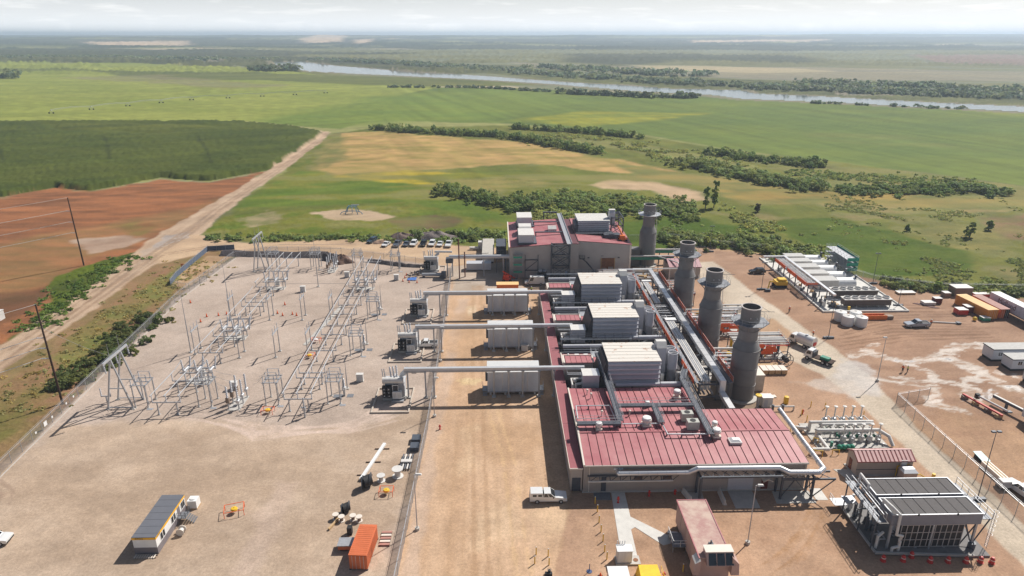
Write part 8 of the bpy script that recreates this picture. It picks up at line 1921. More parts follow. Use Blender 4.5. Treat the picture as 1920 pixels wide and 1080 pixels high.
text('ATCO', 0.40, Matrix.Translation((-48.83+50.0,80.6-84.6,2.72)) @ Matrix.Rotation(R(90),4,'Z') @ Matrix.Rotation(R(90),4,'X'), mat('dark_print',(0.03,0.025,0.02)), bnd)
for y in (81.1,81.8,84.6,85.3,87.9,88.5):
    m = MB(); m.box(x1,x1+0.03,y,y+0.55,1.35,2.35); w_ = m.build('window', GLASS, t)
    m = MB(); m.box(x1+0.005,x1+0.05,y-0.07,y,1.3,2.4); m.box(x1+0.005,x1+0.05,y+0.55,y+0.62,1.3,2.4); m.build('frame', OFFW, w_)
m = MB(); m.box(x1,x1+0.04,86.6,87.4,1.2,2.45); m.build('door', mat('mauve_grey_skirt',(0.19,0.17,0.18)), t)
s = thing('trailer_steps', (-48,87,0), 'dark railed steps at the door of the site office trailer', 'steps')
m = MB(); m.box(-48.8,-47.6,86.2,87.8,0.9,1.0); m.build('landing', MATG, s)
m = MB(); m.rail([(-48.8,86.2,1.0),(-47.6,86.2,1.0),(-47.6,87.8,1.0)],1.0,0.03,0.8); m.build('handrail', DKST, s)
for k in range(4):
    m = MB(); m.box(-47.6+k*0.28,-47.34+k*0.28,86.3,87.7,0.7-k*0.2,0.76-k*0.2); m.build('tread', MATG, s)
t = thing('striped_pallet', (-50.6,79.2,0), 'small slatted pallet in front of the site office trailer', 'pallet')
for k in range(9):
    m = MB(); m.box(-52.0+k*0.34,-51.84+k*0.34,78.8,79.6,0.1,0.16); m.build('slat', CREAM, t)
m = MB(); m.box(-52.1,-48.9,78.9,79.0,0,0.1); m.box(-52.1,-48.9,79.4,79.5,0,0.1); m.build('bearer', WOODD, t)
t = thing('white_water_tank', (-48.0,90.0,0), 'white cube tank behind the site office trailer', 'tank')
m = MB(); m.box(-48.8,-47.4,89.6,91.0,0.15,1.5); m.lathe((-48.1,90.3,1.5),[(0.5,0),(0.45,0.15),(0.02,0.2)],12); m.build('tank', WHITE, t)
m = MB(); m.box(-48.85,-47.35,89.55,91.05,0,0.15); m.build('pallet', WOOD, t)
t = thing('wheel_hub_reel', (-47.4,83.9,0), 'small white reel leaning at the right side of the site office trailer', 'reel')
m = MB(); m.cyl((-47.4,83.5,0.6),(-47.4,84.4,0.6),0.35,n=14); m.build('core', OFFW, t, True)
for y in (83.5,84.4):
    m = MB(); m.cyl((-47.4,y-0.04,0.6),(-47.4,y+0.04,0.6),0.6,n=18); m.build('flange', CREAM, t, True)
def drum(x, y, r, w_, lab, ma, up=True, core=None):
    t = thing('cable_reel', (x,y,0), lab, 'cable reel', 'cable reels')
    if up:
        for z in (0.06,w_):
            m = MB(); m.cyl((x,y,z-0.05),(x,y,z+0.05),r,n=22); m.build('flange', ma, t, True)
        m = MB(); m.cyl((x,y,0.1),(x,y,w_-0.04),r*0.55,n=16); m.build('core', core or ma, t, True)
    else:
        for s in (-w_/2,w_/2):
            m = MB(); m.cyl((x+s*0.8-0.04,y+s*0.6,r),(x+s*0.8+0.04,y+s*0.6,r),r,n=22); m.build('flange', ma, t, True)
        m = MB(); m.cyl((x-w_*0.4,y-w_*0.3,r),(x+w_*0.4,y+w_*0.3,r),r*0.8,n=18); m.build('cable', core or BLACK, t, True)
drum(-17.0,97.4,0.95,1.5,'large white empty reel nearest the middle fence',OFFW)
drum(-19.6,96.2,0.7,1.1,'smaller white empty reel beside the large one',OFFW)
drum(-21.7,94.7,1.15,1.4,'big black cable reel on its rim at the end of the long white beam',DKST,False,BLACK)
drum(-23.9,88.4,0.85,1.1,'black cable reel on its rim behind the pallets',DKST,False,BLACK)
for k, (x, y) in enumerate(((-25.1,86.8),(-24.1,86.3),(-22.4,86.5),(-21.4,86.2))):
    drum(x,y,0.5,0.85,'small cable reel on a pallet, %s of the four behind the orange container' % ('leftmost','second from left','second from right','rightmost')[k],CREAM,True,BRKB)
t = thing('white_beam', (-21.3,101.6,0), 'long white beam lying on timber bearers', 'beam')
m = MB(); m.bar((-23.0,96.2,0.35),(-20.6,106.8,0.35),0.55,0.35); m.build('beam', WHITE, t)
for f in (0.15,0.5,0.88):
    p = Vector((-23.0,96.2,0.08)).lerp(Vector((-20.6,106.8,0.08)), f); m = MB(); m.bar((p.x-1.3,p.y,0.08),(p.x+1.3,p.y,0.08),0.16); m.build('bearer', WOODD, t)
t = thing('pipe_stack', (-16.0,101.2,0), 'bundle of white and black pipes beside the middle fence', 'pipe bundle')
for k in range(5):
    m = MB(); m.cyl((-16.9+k*0.4,99.0,0.3),(-16.7+k*0.4,103.4,0.3),0.14,n=8); m.build('pipe', OFFW if k%2 else DKST, t, True)
m = MB(); m.box(-16.9,-15.0,100.6,101.4,0.45,0.7); m.build('box', OFFW, t)
for k, y in enumerate((105.4,108.0)):
    m = MB(); m.box(-15.8,-14.2,y-0.9,y+0.9,0.1,0.9); tag(m.build('dark_crate', mat('slate_crate',(0.07,0.085,0.11),0.6), None), '%s slate-blue crate beside the middle fence' % ('nearer','farther')[k], 'crate', 'slate crates')
t = thing('pallet', (-16.9,82.0,0), 'red and white pallet stack right of the orange container', 'pallet', 'pallets by the container')
for k in range(5):
    m = MB(); m.box(-17.5,-16.0,80.6+k*0.65,81.0+k*0.65,0.1,0.25); m.build('board', CREAM if k%2 else CRED, t)
m = MB(); m.box(-17.5,-17.3,80.5,83.7,0,0.1); m.box(-16.2,-16.0,80.5,83.7,0,0.1); m.build('bearer', WOODD, t)
m = MB(); m.bar((-25.6,84.2,0.2),(-24.6,86.8,0.2),0.3,0.3); tag(m.build('timber_baulk', WOOD, None), 'yellow timber baulk beside the small reels', 'timber')
t = thing('generator_trailer', (-22.4,80.4,0), 'small grey and red tool box left of the orange container', 'tool box')
m = MB(); m.box(-23.2,-21.2,79.6,81.2,0.3,1.0); m.build('box', CORG, t)
m = MB(); m.box(-23.3,-21.1,79.5,81.3,1.0,1.12); m.build('lid', GALV, t)
m = MB(); m.box(-23.0,-21.4,79.8,81.0,0,0.3); m.build('skid', BLACK, t)
m = MB(); m.box(-22.6,-21.9,83.0,83.8,0,1.3); tag(m.build('black_cabinet', BLACK, None), 'small black cabinet behind the tool box', 'cabinet')
# ================================================================== LONE-TRANSFORMER WORK AREA
t = thing('blue_tarp', (-25.7,196.4,0), 'blue tarp spread on the gravel before the lone transformer', 'tarp')
m = MB(); nn = 6
P_ = [(-27.2+2.7*i/nn, 195.2+2.5*j/nn, 0.12+0.14*random.random()) for j in range(nn+1) for i in range(nn+1)]
m.add(P_, [(j*(nn+1)+i,j*(nn+1)+i+1,(j+1)*(nn+1)+i+1,(j+1)*(nn+1)+i) for j in range(nn) for i in range(nn)]); m.build('sheet', mat('tarp_blue',(0.06,0.16,0.45),0.5), t, True)
t = thing('parts_pile', (-24.8,199.6,0), 'heap of dark dismantled parts beside the blue tarp', 'parts heap')
rs = random.Random(8)
for k in range(14):
    x = rs.uniform(-27,-23.4); y = rs.uniform(198.2,202); m = MB(); m.bar((x,y,0.3),(x+rs.uniform(-1,1),y+rs.uniform(-1,1),0.3+rs.uniform(0,1.2)),rs.uniform(0.15,0.4)); m.build('part', rs.choice((DKST,BLACK,BRKB)), t)
t = thing('pipe_spool', (-19.6,198.4,0), 'thick grey pipe spool lying in front of the lone transformer', 'pipe spool')
m = MB(); m.cyl((-23.0,198.4,0.8),(-16.6,198.4,0.8),0.55,n=14); m.build('pipe', GALV, t, True)
for x in (-22.4,-17.2):
    m = MB(); m.box(x-0.3,x+0.3,197.8,199.0,0,0.5); m.build('cradle', DKST, t)
m = MB(); m.box(-17,-15.6,196.4,198.6,0.3,1.9); m.build('flange_box', DKST, t)
for k, p in enumerate(((-28.2,197.6),(-28.4,194.6),(-26.4,193.6),(-24,193.2),(-28,200))):
    cone(p[0],p[1],'orange cone in the ring around the blue tarp','cones around the tarp',0.9,0.2)

# ================================================================== FENCES
def link_mat(f):
    m = bpy.data.materials.new('chain_link'); m.use_nodes = True; t = m.node_tree; b = t.nodes['Principled BSDF']
    b.inputs['Base Color'].default_value = (0.30,0.29,0.29,1); b.inputs['Roughness'].default_value = 0.6
    tr_ = t.nodes.new('ShaderNodeBsdfTransparent'); mx = t.nodes.new('ShaderNodeMixShader'); mx.inputs[0].default_value = f
    t.links.new(tr_.outputs[0], mx.inputs[1]); t.links.new(b.outputs[0], mx.inputs[2]); t.links.new(mx.outputs[0], t.nodes['Material Output'].inputs['Surface'])
    return m
LINK = link_mat(0.26); LINKD = link_mat(0.5)
BLUEM = mat('blue_grey_mesh', (0.10,0.13,0.19), 0.7, 0, 0.2, 2)
def fence(pts, lab, h=2.2, step=3.2, ma=None, base=False):
    t = thing('chain_link_fence', (pts[0][0],pts[0][1],0), lab, 'fence', 'site fences')
    for i in range(len(pts)-1):
        p = Vector((*pts[i],0)); q = Vector((*pts[i+1],0)); n = max(1, round((q-p).length/step))
        m = MB(); m.add([p+Vector((0,0,0.05)),q+Vector((0,0,0.05)),q+Vector((0,0,h)),p+Vector((0,0,h))],[(0,1,2,3)]); m.build('mesh_panel', ma or LINK, t)
        m = MB(); m.bar(p+Vector((0,0,h)),q+Vector((0,0,h)),0.06); m.bar(p+Vector((0,0,h+0.3)),q+Vector((0,0,h+0.3)),0.03); m.build('top_rail', GALVL, t)
        for k in range(n+(1 if i == len(pts)-2 else 0)):
            c = p.lerp(q, k/n); m = MB(); m.cyl(c,c+Vector((0,0,h+0.35)),0.05,n=6); m.build('post', GALV, t)
        if base:
            m = MB(); m.bar(p+Vector((0.5,0,0.05)),q+Vector((0.5,0,0.05)),0.14,0.1); m.build('base_kerb', CONC, t)
fence([(-82.6,74),(-84.5,99.5),(-87.0,139),(-89.6,181.5),(-87.4,219.0)], 'long chain-link fence down the left side of the gravel yard', base=True)
fence([(-14.3,62),(-14.0,75),(-13.3,112),(-13.4,148),(-14.2,208)], 'chain-link fence between the gravel yard and the tan dirt lane', ma=LINKD)
fence([(80.2,70),(80.2,119)], 'chain-link fence along the right of the pale access road', 2.4, 3.0)
fence([(80.2,119),(88,121)], 'short chain-link return at the end of the right fence', 2.4, 3.0)
fence([(47.5, 235.8), (63.6, 236.8), (76.7, 228.5), (93.1, 221.8), (103, 206.6), (113.5, 190.2), (128.5, 183), (152.4, 181.2)], 'chain-link fence along the back of the site by the bushes', 2.2, 4)
fence([(-87.4,219),(-78.5, 224.6),(-67.6, 224.4),(-52.8, 222.8),(-41.1, 217.8),(-22.7, 210.1)], 'chain-link fence at the back of the switchyard', 2.0, 4)
fence([(-97, 192.8),(-98.2, 200),(-98.7, 210.3),(-99.3, 226.9),(-90.8, 228.6)], 'blue-grey mesh fence around the bare patch outside the yard', 1.8, 3, BLUEM)
fence([(-97, 192.8),(-90.9, 189.5),(-87.7, 196.4)], 'short chain-link side of the bare patch enclosure', 1.6, 3)
for k, f in enumerate((0.28,0.36,0.42,0.55,0.62)):
    p = Vector((-84.5,99.5,1.2)).lerp(Vector((-87.0,139,1.2)), f); s_ = 0.45 if k == 1 else 0.2
    m = MB(); m.box(p.x+0.06,p.x+0.1,p.y-s_,p.y+s_,1.2-s_,1.2+s_); tag(m.build('fence_sign', WHITE, None), ('larger white sign on the left fence' if k == 1 else 'small white sign on the left fence, %s' % ORD[k]), 'sign', 'signs on the left fence')
# ================================================================== UTILITY POLES
def upole(x, y, h, zs, lab, dirx, tx, ty):
    t = thing('utility_pole', (x,y,0), lab, 'utility pole', 'wooden power poles')
    m = MB(); m.cyl((x,y,0),(x-0.25,y,h),0.24,0.15,10); m.build('shaft', WOODD, t, True)
    for z in zs:
        m = MB(); insulator(m,(x-0.1,y,z),(x-1.5,y-0.4,z+0.15),0.13,8,6); m.build('insulator', INSUL, t, True)
    for k, z in enumerate(zs):
        wire('power_line', (x-1.5,y-0.4,z+0.15), (tx,ty,z+3.0), 1.5, 'pale power line from the %s, %s' % (lab.split(' ')[0]+' dark pole', ('top','middle','bottom')[k]+' one'), 'power line', 0.07, 'power lines at the left edge', 12)
    wire('power_line', (x-0.25,y,h), (tx+4,ty,h+2), 1.0, 'thin top wire from the %s dark pole' % lab.split(' ')[0], 'power line', 0.045, 'power lines at the left edge', 12)
upole(-133.2,212.2,22.3,(18.0,14.4,10.9),'farther dark timber power pole standing in the brown field','l',-190,150)
upole(-87.9,123.2,21.6,(14.6,12.4,10.2),'nearer dark timber power pole beside the left fence','l',-130,75)
wire('power_line', (-88.3,123.2,17.0), (-75.1,122.0,11.0), 0.6, 'thin wire from the nearer dark pole to the near gantry', 'power line', 0.025, 'power lines at the left edge')
m = MB(); m.box(-131.5,-129.3,166.6,168.6,0,2.4); m.box(-131.6,-129.2,166.5,168.7,2.4,2.5)
tag(m.build('white_hut', OFFW, None), 'small white box hut in the field left of the dirt road', 'hut')
m = MB(); m.box(-99.6,-99.3,207.4,207.5,0,0.9); m.box(-100.0,-98.9,207.35,207.4,0.8,1.9); tag(m.build('orange_road_sign', ORG, None), 'small orange road sign beside the dirt road bend', 'sign')
# pivot hub and irrigation line
t = thing('pivot_hub', (-60,279,0), 'blue steel pivot hub on its bare round patch', 'irrigation hub')
BLUS = mat('blue_steel', (0.06,0.22,0.36), 0.5)
for a, b in ((-2.6,-2),(2.6,-2),(2.6,2),(-2.6,2)):
    m = MB(); m.bar((-60+a,279+b,0),(-60+a*0.6,279+b*0.5,3.0),0.22); m.build('leg', BLUS, t)
m = MB(); m.box(-61.8,-58.2,277.8,278.1,2.8,3.05); m.box(-61.8,-58.2,280,280.3,2.8,3.05); m.box(-62.5,-57.5,277.5,277.75,1.2,1.45); m.build('frame', BLUS, t)
m = MB(); m.tube([(-60,279,0),(-60,279,3.6),(-57,279,3.6)],0.2,8); m.build('riser', GALVL, t, True)
for k, a in enumerate((-1,1)):
    m = MB(); m.tube([(-60+a*2.4,277.6,1.3),(-60+a*4,277.2,0.9),(-60+a*4.6,277.0,0.1)],0.14,8); m.build('hose', BLUS, t, True)
t = thing('irrigation_boom', (-417,668,0), 'long white irrigation boom on wheeled towers across the pale green field', 'irrigation boom')
IP = [Vector((-417,668,0)).lerp(Vector((-343,805,0)), f) for f in (0,0.25,0.5,0.75)]+[Vector((-343,805,0)).lerp(Vector((-214,898,0)), f) for f in (0,0.25,0.5,0.75,1)]
for i in range(len(IP)-1):
    p, q = IP[i], IP[i+1]; m = MB()
    for k in range(6):
        a = p.lerp(q,k/6)+Vector((0,0,3.6+1.0*math.sin(math.pi*k/6))); b = p.lerp(q,(k+1)/6)+Vector((0,0,3.6+1.0*math.sin(math.pi*(k+1)/6))); m.bar(a,b,0.32); m.bar(a-Vector((0,0,0.9)),b-Vector((0,0,0.9)),0.16)
    m.build('span_pipe', GALVL, t)
for p in IP:
    m = MB(); m.bar(p+Vector((-2,0,0.6)),p+Vector((0,0,3.6)),0.25); m.bar(p+Vector((2,0,0.6)),p+Vector((0,0,3.6)),0.25); m.bar(p+Vector((-2,0,0.6)),p+Vector((2,0,0.6)),0.25); m.build('tower', GALV, t)
    for s in (-2,2):
        m = MB(); m.cyl(p+Vector((s,-0.2,0.7)),p+Vector((s,0.2,0.7)),0.7,n=12); m.build('wheel', BLACK, t, True)
# earth piles and the dark berm
def pile(x, y, rx, ry, h, col, lab, seed):
    n, mm = 26, 9; V_ = []; F_ = []; rr = random.Random(seed); ph = [rr.uniform(0,6) for _ in range(4)]
    for j in range(mm):
        f = j/(mm-1)
        for i in range(n):
            a = 2*math.pi*i/n; w_ = 1+0.12*math.sin(3*a+ph[0])+0.08*math.sin(5*a+ph[1])
            V_.append((x+rx*w_*(1-f)*math.cos(a), y+ry*w_*(1-f)*math.sin(a), h*(1-(1-f)**1.6)+(0.12*h*math.sin(4*a+ph[2]+6*f) if 0 < j < mm-1 else 0)-0.05))
    for j in range(mm-1):
        for i in range(n): F_.append((j*n+i,j*n+(i+1)%n,(j+1)*n+(i+1)%n,(j+1)*n+i))
    m = MB(); m.add(V_,F_); return tag(m.build('earth_pile', mat('pile_%d'%seed, col, 0.95, 0, 0.3, 1.2, bump=0.15, bscale=2.5), None, True), lab, 'earth pile', 'earth piles')
pile(-34.6,240.6,6.0,3.0,2.4,(0.19,0.135,0.115),'brown gravel pile behind the left of the parked row',1)
pile(-22.6,241.0,8.6,3.2,2.6,(0.20,0.165,0.155),'grey gravel pile behind the right of the parked row',2)
pile(-50.4,213.6,3.6,2.6,2.6,(0.16,0.10,0.075),'dark brown earth pile at the back of the switchyard',3)
pile(-41.5,235.5,3.4,1.6,1.0,(0.33,0.22,0.16),'low tan earth pile beside the lone parked car',4)
m = MB()
def bank(x0, y0, x1, y1, w_, h):
    d = Vector((x1-x0,y1-y0,0)).normalized(); s_ = Vector((-d.y,d.x,0))*w_; a = Vector((x0,y0,0)); b = Vector((x1,y1,0)); n = 14; P_ = []
    for i in range(n+1):
        c = a.lerp(b,i/n); hh = h*(0.8+0.4*random.random()); P_ += [c-s_*(1+0.2*random.random()), c-s_*0.3+Vector((0,0,hh)), c+s_*0.3+Vector((0,0,hh*0.95)), c+s_*(1+0.2*random.random())]
    return P_, [(i*4+k,i*4+k+1,(i+1)*4+k+1,(i+1)*4+k) for i in range(n) for k in range(3)]
for k, (a, b, w_, h) in enumerate((((-93,223.5),(-57,220.5),2.6,1.3), ((-57,217.5),(-51.5,215.5),2.2,1.9), ((-42,214.5),(-30,209.5),1.4,0.9), ((-30,209.3),(-19,207.6),1.2,0.8))):
    m = MB(); m.add(*bank(*a,*b,w_,h)); tag(m.build('dark_berm', mat('black_silt',(0.05,0.042,0.045),0.9,0,0.4,0.7,bump=0.2,bscale=1.5), None, True), 'dark earth bank at the back of the switchyard, %s stretch from the left' % ORDW[k], 'earth bank', 'dark earth banks')
# ================================================================== VEGETATION
def leaf_mat():
    m = bpy.data.materials.new('foliage'); m.use_nodes = True; t = m.node_tree; b = t.nodes['Principled BSDF']
    a = t.nodes.new('ShaderNodeAttribute'); a.attribute_name = 'tone'; b.inputs['Roughness'].default_value = 0.7; b.inputs['Specular IOR Level'].default_value = 0.2
    t.links.new(a.outputs['Color'], b.inputs['Base Color'])
    tl = t.nodes.new('ShaderNodeBsdfTranslucent'); t.links.new(a.outputs['Color'], tl.inputs['Color']); mx = t.nodes.new('ShaderNodeAddShader')
    t.links.new(b.outputs[0], mx.inputs[0]); t.links.new(tl.outputs[0], mx.inputs[1]); t.links.new(mx.outputs[0], t.nodes['Material Output'].inputs['Surface'])
    return m
LEAF = leaf_mat()
RN = np.random.RandomState(12)
def leaf_mesh(name, plants, leaf, n, tint, var=0.5):
    """plants: (x, y, z0, radius, height); every plant is lobes of small leaf faces"""
    C, S, T, NN = [], [], [], []
    for (x, y, z0, r, h) in plants:
        L = 8; lob = np.stack([RN.uniform(-0.7,0.7,L)*r, RN.uniform(-0.7,0.7,L)*r, RN.uniform(0.15,0.78,L)*h], 1); lr = RN.uniform(0.22,0.42,L)
        k = RN.randint(0,L,n); d = RN.normal(size=(n,3)); d /= np.linalg.norm(d,axis=1)[:,None]; d[:,2] = np.abs(d[:,2])*0.9-0.25*(RN.rand(n) < 0.3)
        rad = RN.uniform(0.65,1.05,n)[:,None]
        p = lob[k]+d*rad*np.stack([lr[k]*r,lr[k]*r,lr[k]*h*0.75],1); p[:,2] = np.maximum(p[:,2],0.05*h)
        C.append(p+np.array((x,y,z0))); NN.append(d.copy()); S.append(RN.uniform(0.6,1.35,n)*leaf)
        b = (0.75+0.5*RN.rand())*(1+var*(RN.rand(n)-0.5))*(0.85+0.3*RN.rand(L)[k]); hue = RN.uniform(-0.14,0.14)
        T.append(np.stack([tint[0]*b*(1+hue),tint[1]*b,tint[2]*b*(1-hue)],1))
    C = np.concatenate(C); S = np.concatenate(S); T = np.concatenate(T); M_ = len(C)
    nn_ = np.concatenate(NN); nn_ += np.array((0,0,0.55))+0.45*RN.normal(size=(M_,3)); nn_ /= np.linalg.norm(nn_,axis=1)[:,None]; a = np.cross(nn_,RN.normal(size=(M_,3))); a /= np.linalg.norm(a,axis=1)[:,None]; b = np.cross(nn_,a)
    a *= S[:,None]*0.5; b *= S[:,None]*0.5
    V_ = np.stack([C-a-b,C+a-b,C+a+b,C-a+b],1).reshape(-1,3)
    me = bpy.data.meshes.new(name); me.vertices.add(M_*4); me.vertices.foreach_set('co', V_.ravel().astype(np.float32))
    me.loops.add(M_*4); me.loops.foreach_set('vertex_index', np.arange(M_*4,dtype=np.int32)); me.polygons.add(M_); me.polygons.foreach_set('loop_start', np.arange(0,M_*4,4,dtype=np.int32)); me.update(calc_edges=True)
    at = me.attributes.new('tone','FLOAT_COLOR','POINT'); at.data.foreach_set('color', np.repeat(np.concatenate([T,np.ones((M_,1))],1),4,axis=0).ravel().astype(np.float32))
    me.materials.append(LEAF)
    return me
def stuff(name, plants, leaf, n, tint, lab, var=0.5):
    o = bpy.data.objects.new(name, leaf_mesh(name, plants, leaf, n, tint, var)); COL.objects.link(o); return tag(o, lab, 'bushes', None, 'stuff')
def along(line, width, count, r, h, patch=0):
    """plants scattered along a polyline"""
    P_ = [Vector((*p,0)) for p in line]; Ls = [(P_[i+1]-P_[i]).length for i in range(len(P_)-1)]; tot = sum(Ls); out = []
    for _ in range(count):
        d = RN.uniform(0,tot); i = 0
        while d > Ls[i] and i < len(Ls)-1: d -= Ls[i]; i += 1
        c = P_[i].lerp(P_[i+1], d/Ls[i]); v = (P_[i+1]-P_[i]).normalized(); o_ = RN.normal()*width*0.5; s_ = RN.uniform(0.55,1.35)
        if patch and fbm(np.array([(c.x-v.y*o_)/patch]), np.array([(c.y+v.x*o_)/patch]), 5, 3)[0] < 0.53: continue
        out.append((c.x-v.y*o_, c.y+v.x*o_, -0.1, r*s_, h*s_*RN.uniform(0.75,1.2)))
    return out
DKG = (0.115,0.15,0.036); MDG = (0.135,0.165,0.042); OLV = (0.19,0.20,0.055)
stuff('thicket', along([(-96.2, 549.4), (-69.2, 533.1), (-31.6, 517.4), (0.2, 508.1), (26, 478.4), (45.7, 451.9), (63.1, 425.9)], 7, 380, 2.5, 4.2), 0.42, 300, DKG, 'dark leafy thicket along the top of the straw field')
stuff('thicket', along([(12, 550.1), (45.3, 533.4), (68.8, 523.8), (104.9, 492)], 6, 150, 2.5, 4.0), 0.42, 320, DKG, 'dark leafy strip below the far green field')
stuff('scrub', along([(27.1, 499.2), (63, 477.5), (94.3, 448.5), (118.1, 407.2), (133.8, 377.3)], 24, 2200, 1.6, 1.4, 14), 0.45, 50, OLV, 'pale olive scrub between the dark thickets')
stuff('thicket', along([(106.5, 393), (122, 368.1), (133.5, 343.2), (144, 328.5), (158.2, 322)], 9, 330, 2.5, 3.8), 0.42, 280, MDG, 'rounded dark bushes right of the straw field')
stuff('thicket', along([(130.1, 426.4), (150, 406.4), (166.6, 391.6), (183.7, 377.7)], 7, 120, 2.5, 3.8), 0.42, 320, DKG, 'dark bushes along the edge of the right green field')
stuff('thicket', along([(163, 318.3), (180.9, 313.2), (205.6, 316.1), (229, 320.4), (237.2, 306.2)], 9, 280, 2.3, 2.8), 0.45, 230, DKG, 'dark bushes at the far right below the green field')
stuff('scrub', along([(160.4, 368.7), (184.5, 346.1), (213.6, 338.6), (241.8, 327.5)], 14, 400, 1.4, 1.1), 0.45, 45, MDG, 'low green scrub at the far right')
stuff('thicket', along([(-26.5, 321.6), (-12.3, 307.6), (-0.1, 296.8), (11.1, 281)], 8, 140, 2.2, 3.4), 0.4, 300, DKG, 'dark bushes behind the car park field')
stuff('thicket', along([(7, 298.7), (23.6, 298.3), (41.9, 291.8), (59, 283.6), (83.1, 279.3)], 15, 520, 2.3, 2.7), 0.42, 210, (0.135,0.165,0.042), 'broad green bushes behind the far building')
stuff('scrub', along([(13, 272.8), (32.4, 269.8), (43.9, 259.5)], 10, 160, 1.8, 1.8), 0.45, 90, OLV, 'light olive scrub right behind the far building')
stuff('thicket', along([(-106.2, 242.1), (-83.6, 240.9), (-56.8, 241.7), (-33.2, 239.7), (-13.8, 238.6), (3.6, 236.8)], 3.6, 150, 1.7, 1.3), 0.45, 90, (0.13,0.165,0.045), 'low weeds along the back road')
stuff('thicket', along([(-31.7, 243.2), (-15.9, 242.1), (2.7, 240.3)], 4, 50, 2.0, 2.4), 0.5, 130, (0.12,0.155,0.045), 'dark green bushes behind the parked row')
stuff('thicket', along([(59.4, 235.5), (76.7, 235.1), (88.4, 229.5), (98.1, 220.5), (104.7, 212.1)], 9, 240, 2.1, 2.7), 0.38, 260, (0.135,0.16,0.042), 'green hedge behind the back fence')
stuff('scrub', along([(66.5, 276), (89.9, 271.9), (104.9, 264.7), (94.1, 246)], 15, 800, 1.5, 1.3, 10), 0.42, 50, OLV, 'olive scrub around the bright marsh')
stuff('scrub', along([(114.2, 191.6), (123.6, 185.4), (134.7, 182.9), (153.3, 180.3), (168.3, 175.7)], 5, 130, 1.8, 1.7), 0.45, 130, (0.14,0.165,0.05), 'weedy growth behind the back fence on the right')
stuff('scrub', along([(134, 222.1), (148.7, 215.7), (165.8, 204.1), (183.1, 193.4)], 24, 2600, 0.9, 0.55, 14), 0.34, 22, (0.13,0.145,0.038), 'patchy scrub on the right meadow')
stuff('scrub', along([(139.7, 278.9), (168.4, 269.2), (198.3, 264.2), (222.1, 255.3)], 34, 2400, 0.9, 0.45, 16), 0.38, 18, (0.14,0.15,0.042), 'sparse scrub across the right meadow')
stuff('bushes_by_fence', along([(-91.8, 128.8), (-91.2, 135.3), (-90, 143.9), (-91.4, 156.3), (-91.2, 167.1)], 4.6, 90, 1.8, 1.7), 0.28, 420, (0.075,0.09,0.022), 'dark green bushes outside the left fence')
stuff('verge_weeds', along([(-117.2, 160.2), (-120.7, 182.5), (-124.2, 205.6), (-122.3, 222.1)], 6, 200, 1.2, 0.8), 0.35, 40, (0.075,0.115,0.018), 'bright weeds on the left verge of the dirt road')
stuff('verge_weeds', along([(-96.7, 215.7), (-98.1, 188.4), (-98.4, 159.8), (-98.2, 139.2), (-95.3, 118.7)], 11, 420, 0.9, 0.4), 0.3, 22, (0.20,0.17,0.06), 'dry grass tufts between the dirt road and the fence')
WD = (0.085,0.105,0.052)
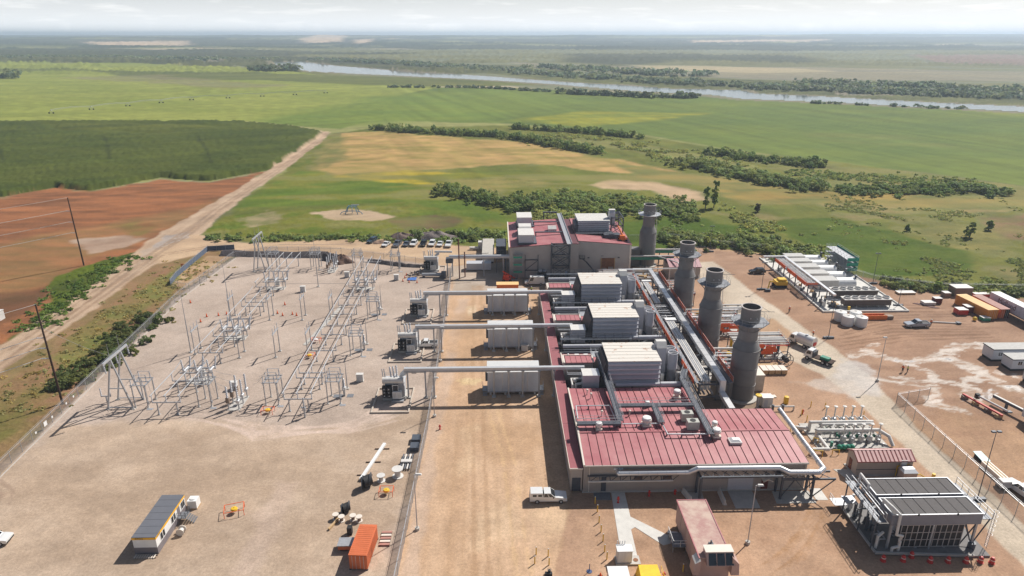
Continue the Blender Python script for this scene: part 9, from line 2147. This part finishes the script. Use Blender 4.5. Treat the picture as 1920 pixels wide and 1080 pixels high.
for ln, w_, c_, r_, h_, lf, nl, lab in (
    ([(-500.4, 2067.7), (-220.7, 1768.9), (72, 1350.9), (194.4, 1169.6)], 40, 300, 13, 7, 4.5, 26, 'woods along the far bank of the river'),
    ([(213.2, 1128.3), (355.4, 996.1), (473.4, 898.8), (560.7, 840.3), (683, 755)], 34, 480, 8, 6, 2.8, 34, 'thick woods right of the river'),
    ([(453.7, 1048.6), (570.1, 970.7), (660.7, 869.4), (716.6, 793.4)], 45, 380, 8, 7, 2.8, 30, 'woods behind the right river bend'),
    ([(-148.4, 997.6), (-21.3, 984.5), (76.1, 908.1)], 5, 70, 4, 3.5, 1.8, 40, 'dark tree strip on the near bank, left part'),
    ([(78.1, 891.2), (130.5, 858), (176.3, 827.1), (246.4, 818.3)], 8, 90, 5, 6, 2.0, 50, 'dark tree strip on the near bank, right part'),
    ([(-483.8, 1442.7), (-387.6, 1419.9)], 20, 50, 12, 12, 4, 40, 'dark wood left of the river bend'), ([(-878.8, 1209.1), (-808.4, 1222.1)], 20, 30, 10, 11, 3, 40, 'dark wood at the left edge of the far fields'),
    ([(336.5, 750.8), (359.6, 744.3), (420.1, 708.8), (466.4, 686.6)], 5, 26, 4, 3, 1.6, 40, 'bushes on the near bank at the right'),
    ([(-1540.3, 2277.1), (-1208.5, 2269.4), (-805.1, 2074.8), (-609.8, 2028.6)], 45, 280, 16, 8, 5, 22, 'woods behind the pale left fields'),
    ([(84.7, 1591.3), (171.3, 1515.7), (270.2, 1327.9), (379.3, 1256.4)], 50, 120, 13, 9, 4.5, 24, 'scattered woods on the plain beyond the river')):
    stuff('riverside_woods', along(ln, w_, c_, r_, h_), lf, nl, WD, lab)
for k, (px, h, r, lab, tint) in enumerate((((89.1, 282.9),9.5,2.0,'left of two slim poplars behind the stacks',MDG),((93.3, 284.7),11.5,2.3,'right of two slim poplars behind the stacks',MDG),((173.3, 237),5.5,2.2,'lone tree on the right meadow',MDG),((187.1, 246.8),3.6,1.5,'small tree beyond the lone tree on the right meadow',MDG),((155.6, 246.8),2.2,1.1,'tiny dark tree at the edge of the bright marsh',DKG),((109.4, 276.8),3.6,1.4,'small bare-looking tree beside the bright marsh',(0.08,0.07,0.04)),((127.8, 182.6),2.6,1.5,'dark round bush at the dirt yard edge on the right',DKG),((179.1, 381.1),6,3.6,'rounded tree at the edge of the right green field',DKG))):
    t = thing('tree', (px[0],px[1],0), lab, 'tree', 'single trees')
    m = MB(); m.cyl((px[0],px[1],0),(px[0]+0.1,px[1],h*0.6),0.22,0.08,8)
    for q in range(4): a = q*1.6; m.cyl((px[0],px[1],h*(0.25+0.08*q)),(px[0]+r*0.5*math.cos(a),px[1]+r*0.5*math.sin(a),h*(0.5+0.09*q)),0.09,0.03,6)
    m.build('trunk', WOODD, t, True)
    me = leaf_mesh('crown', [(0,0,h*0.08+h*0.28*j,r*(1-0.16*j),h*0.46) for j in range(3)], 0.42, 460, tint); o = bpy.data.objects.new('crown', me); COL.objects.link(o); o.parent = t
# ================================================================== HAZE
hz_ = MB(); hz_.box(-26000,26000,-400,26000,-1.5,112)
hm = bpy.data.materials.new('haze_air'); hm.use_nodes = True; ht = hm.node_tree; ht.nodes.clear()
ho = ht.nodes.new('ShaderNodeOutputMaterial'); hv = ht.nodes.new('ShaderNodeVolumePrincipled')
hv.inputs['Color'].default_value = (0.68,0.82,1.0,1); hv.inputs['Density'].default_value = 1.4e-4; hv.inputs['Anisotropy'].default_value = 0.3
ht.links.new(hv.outputs[0], ho.inputs['Volume'])
tag(hz_.build('haze', hm, None), 'pale summer haze over the valley', 'haze', None, 'stuff')
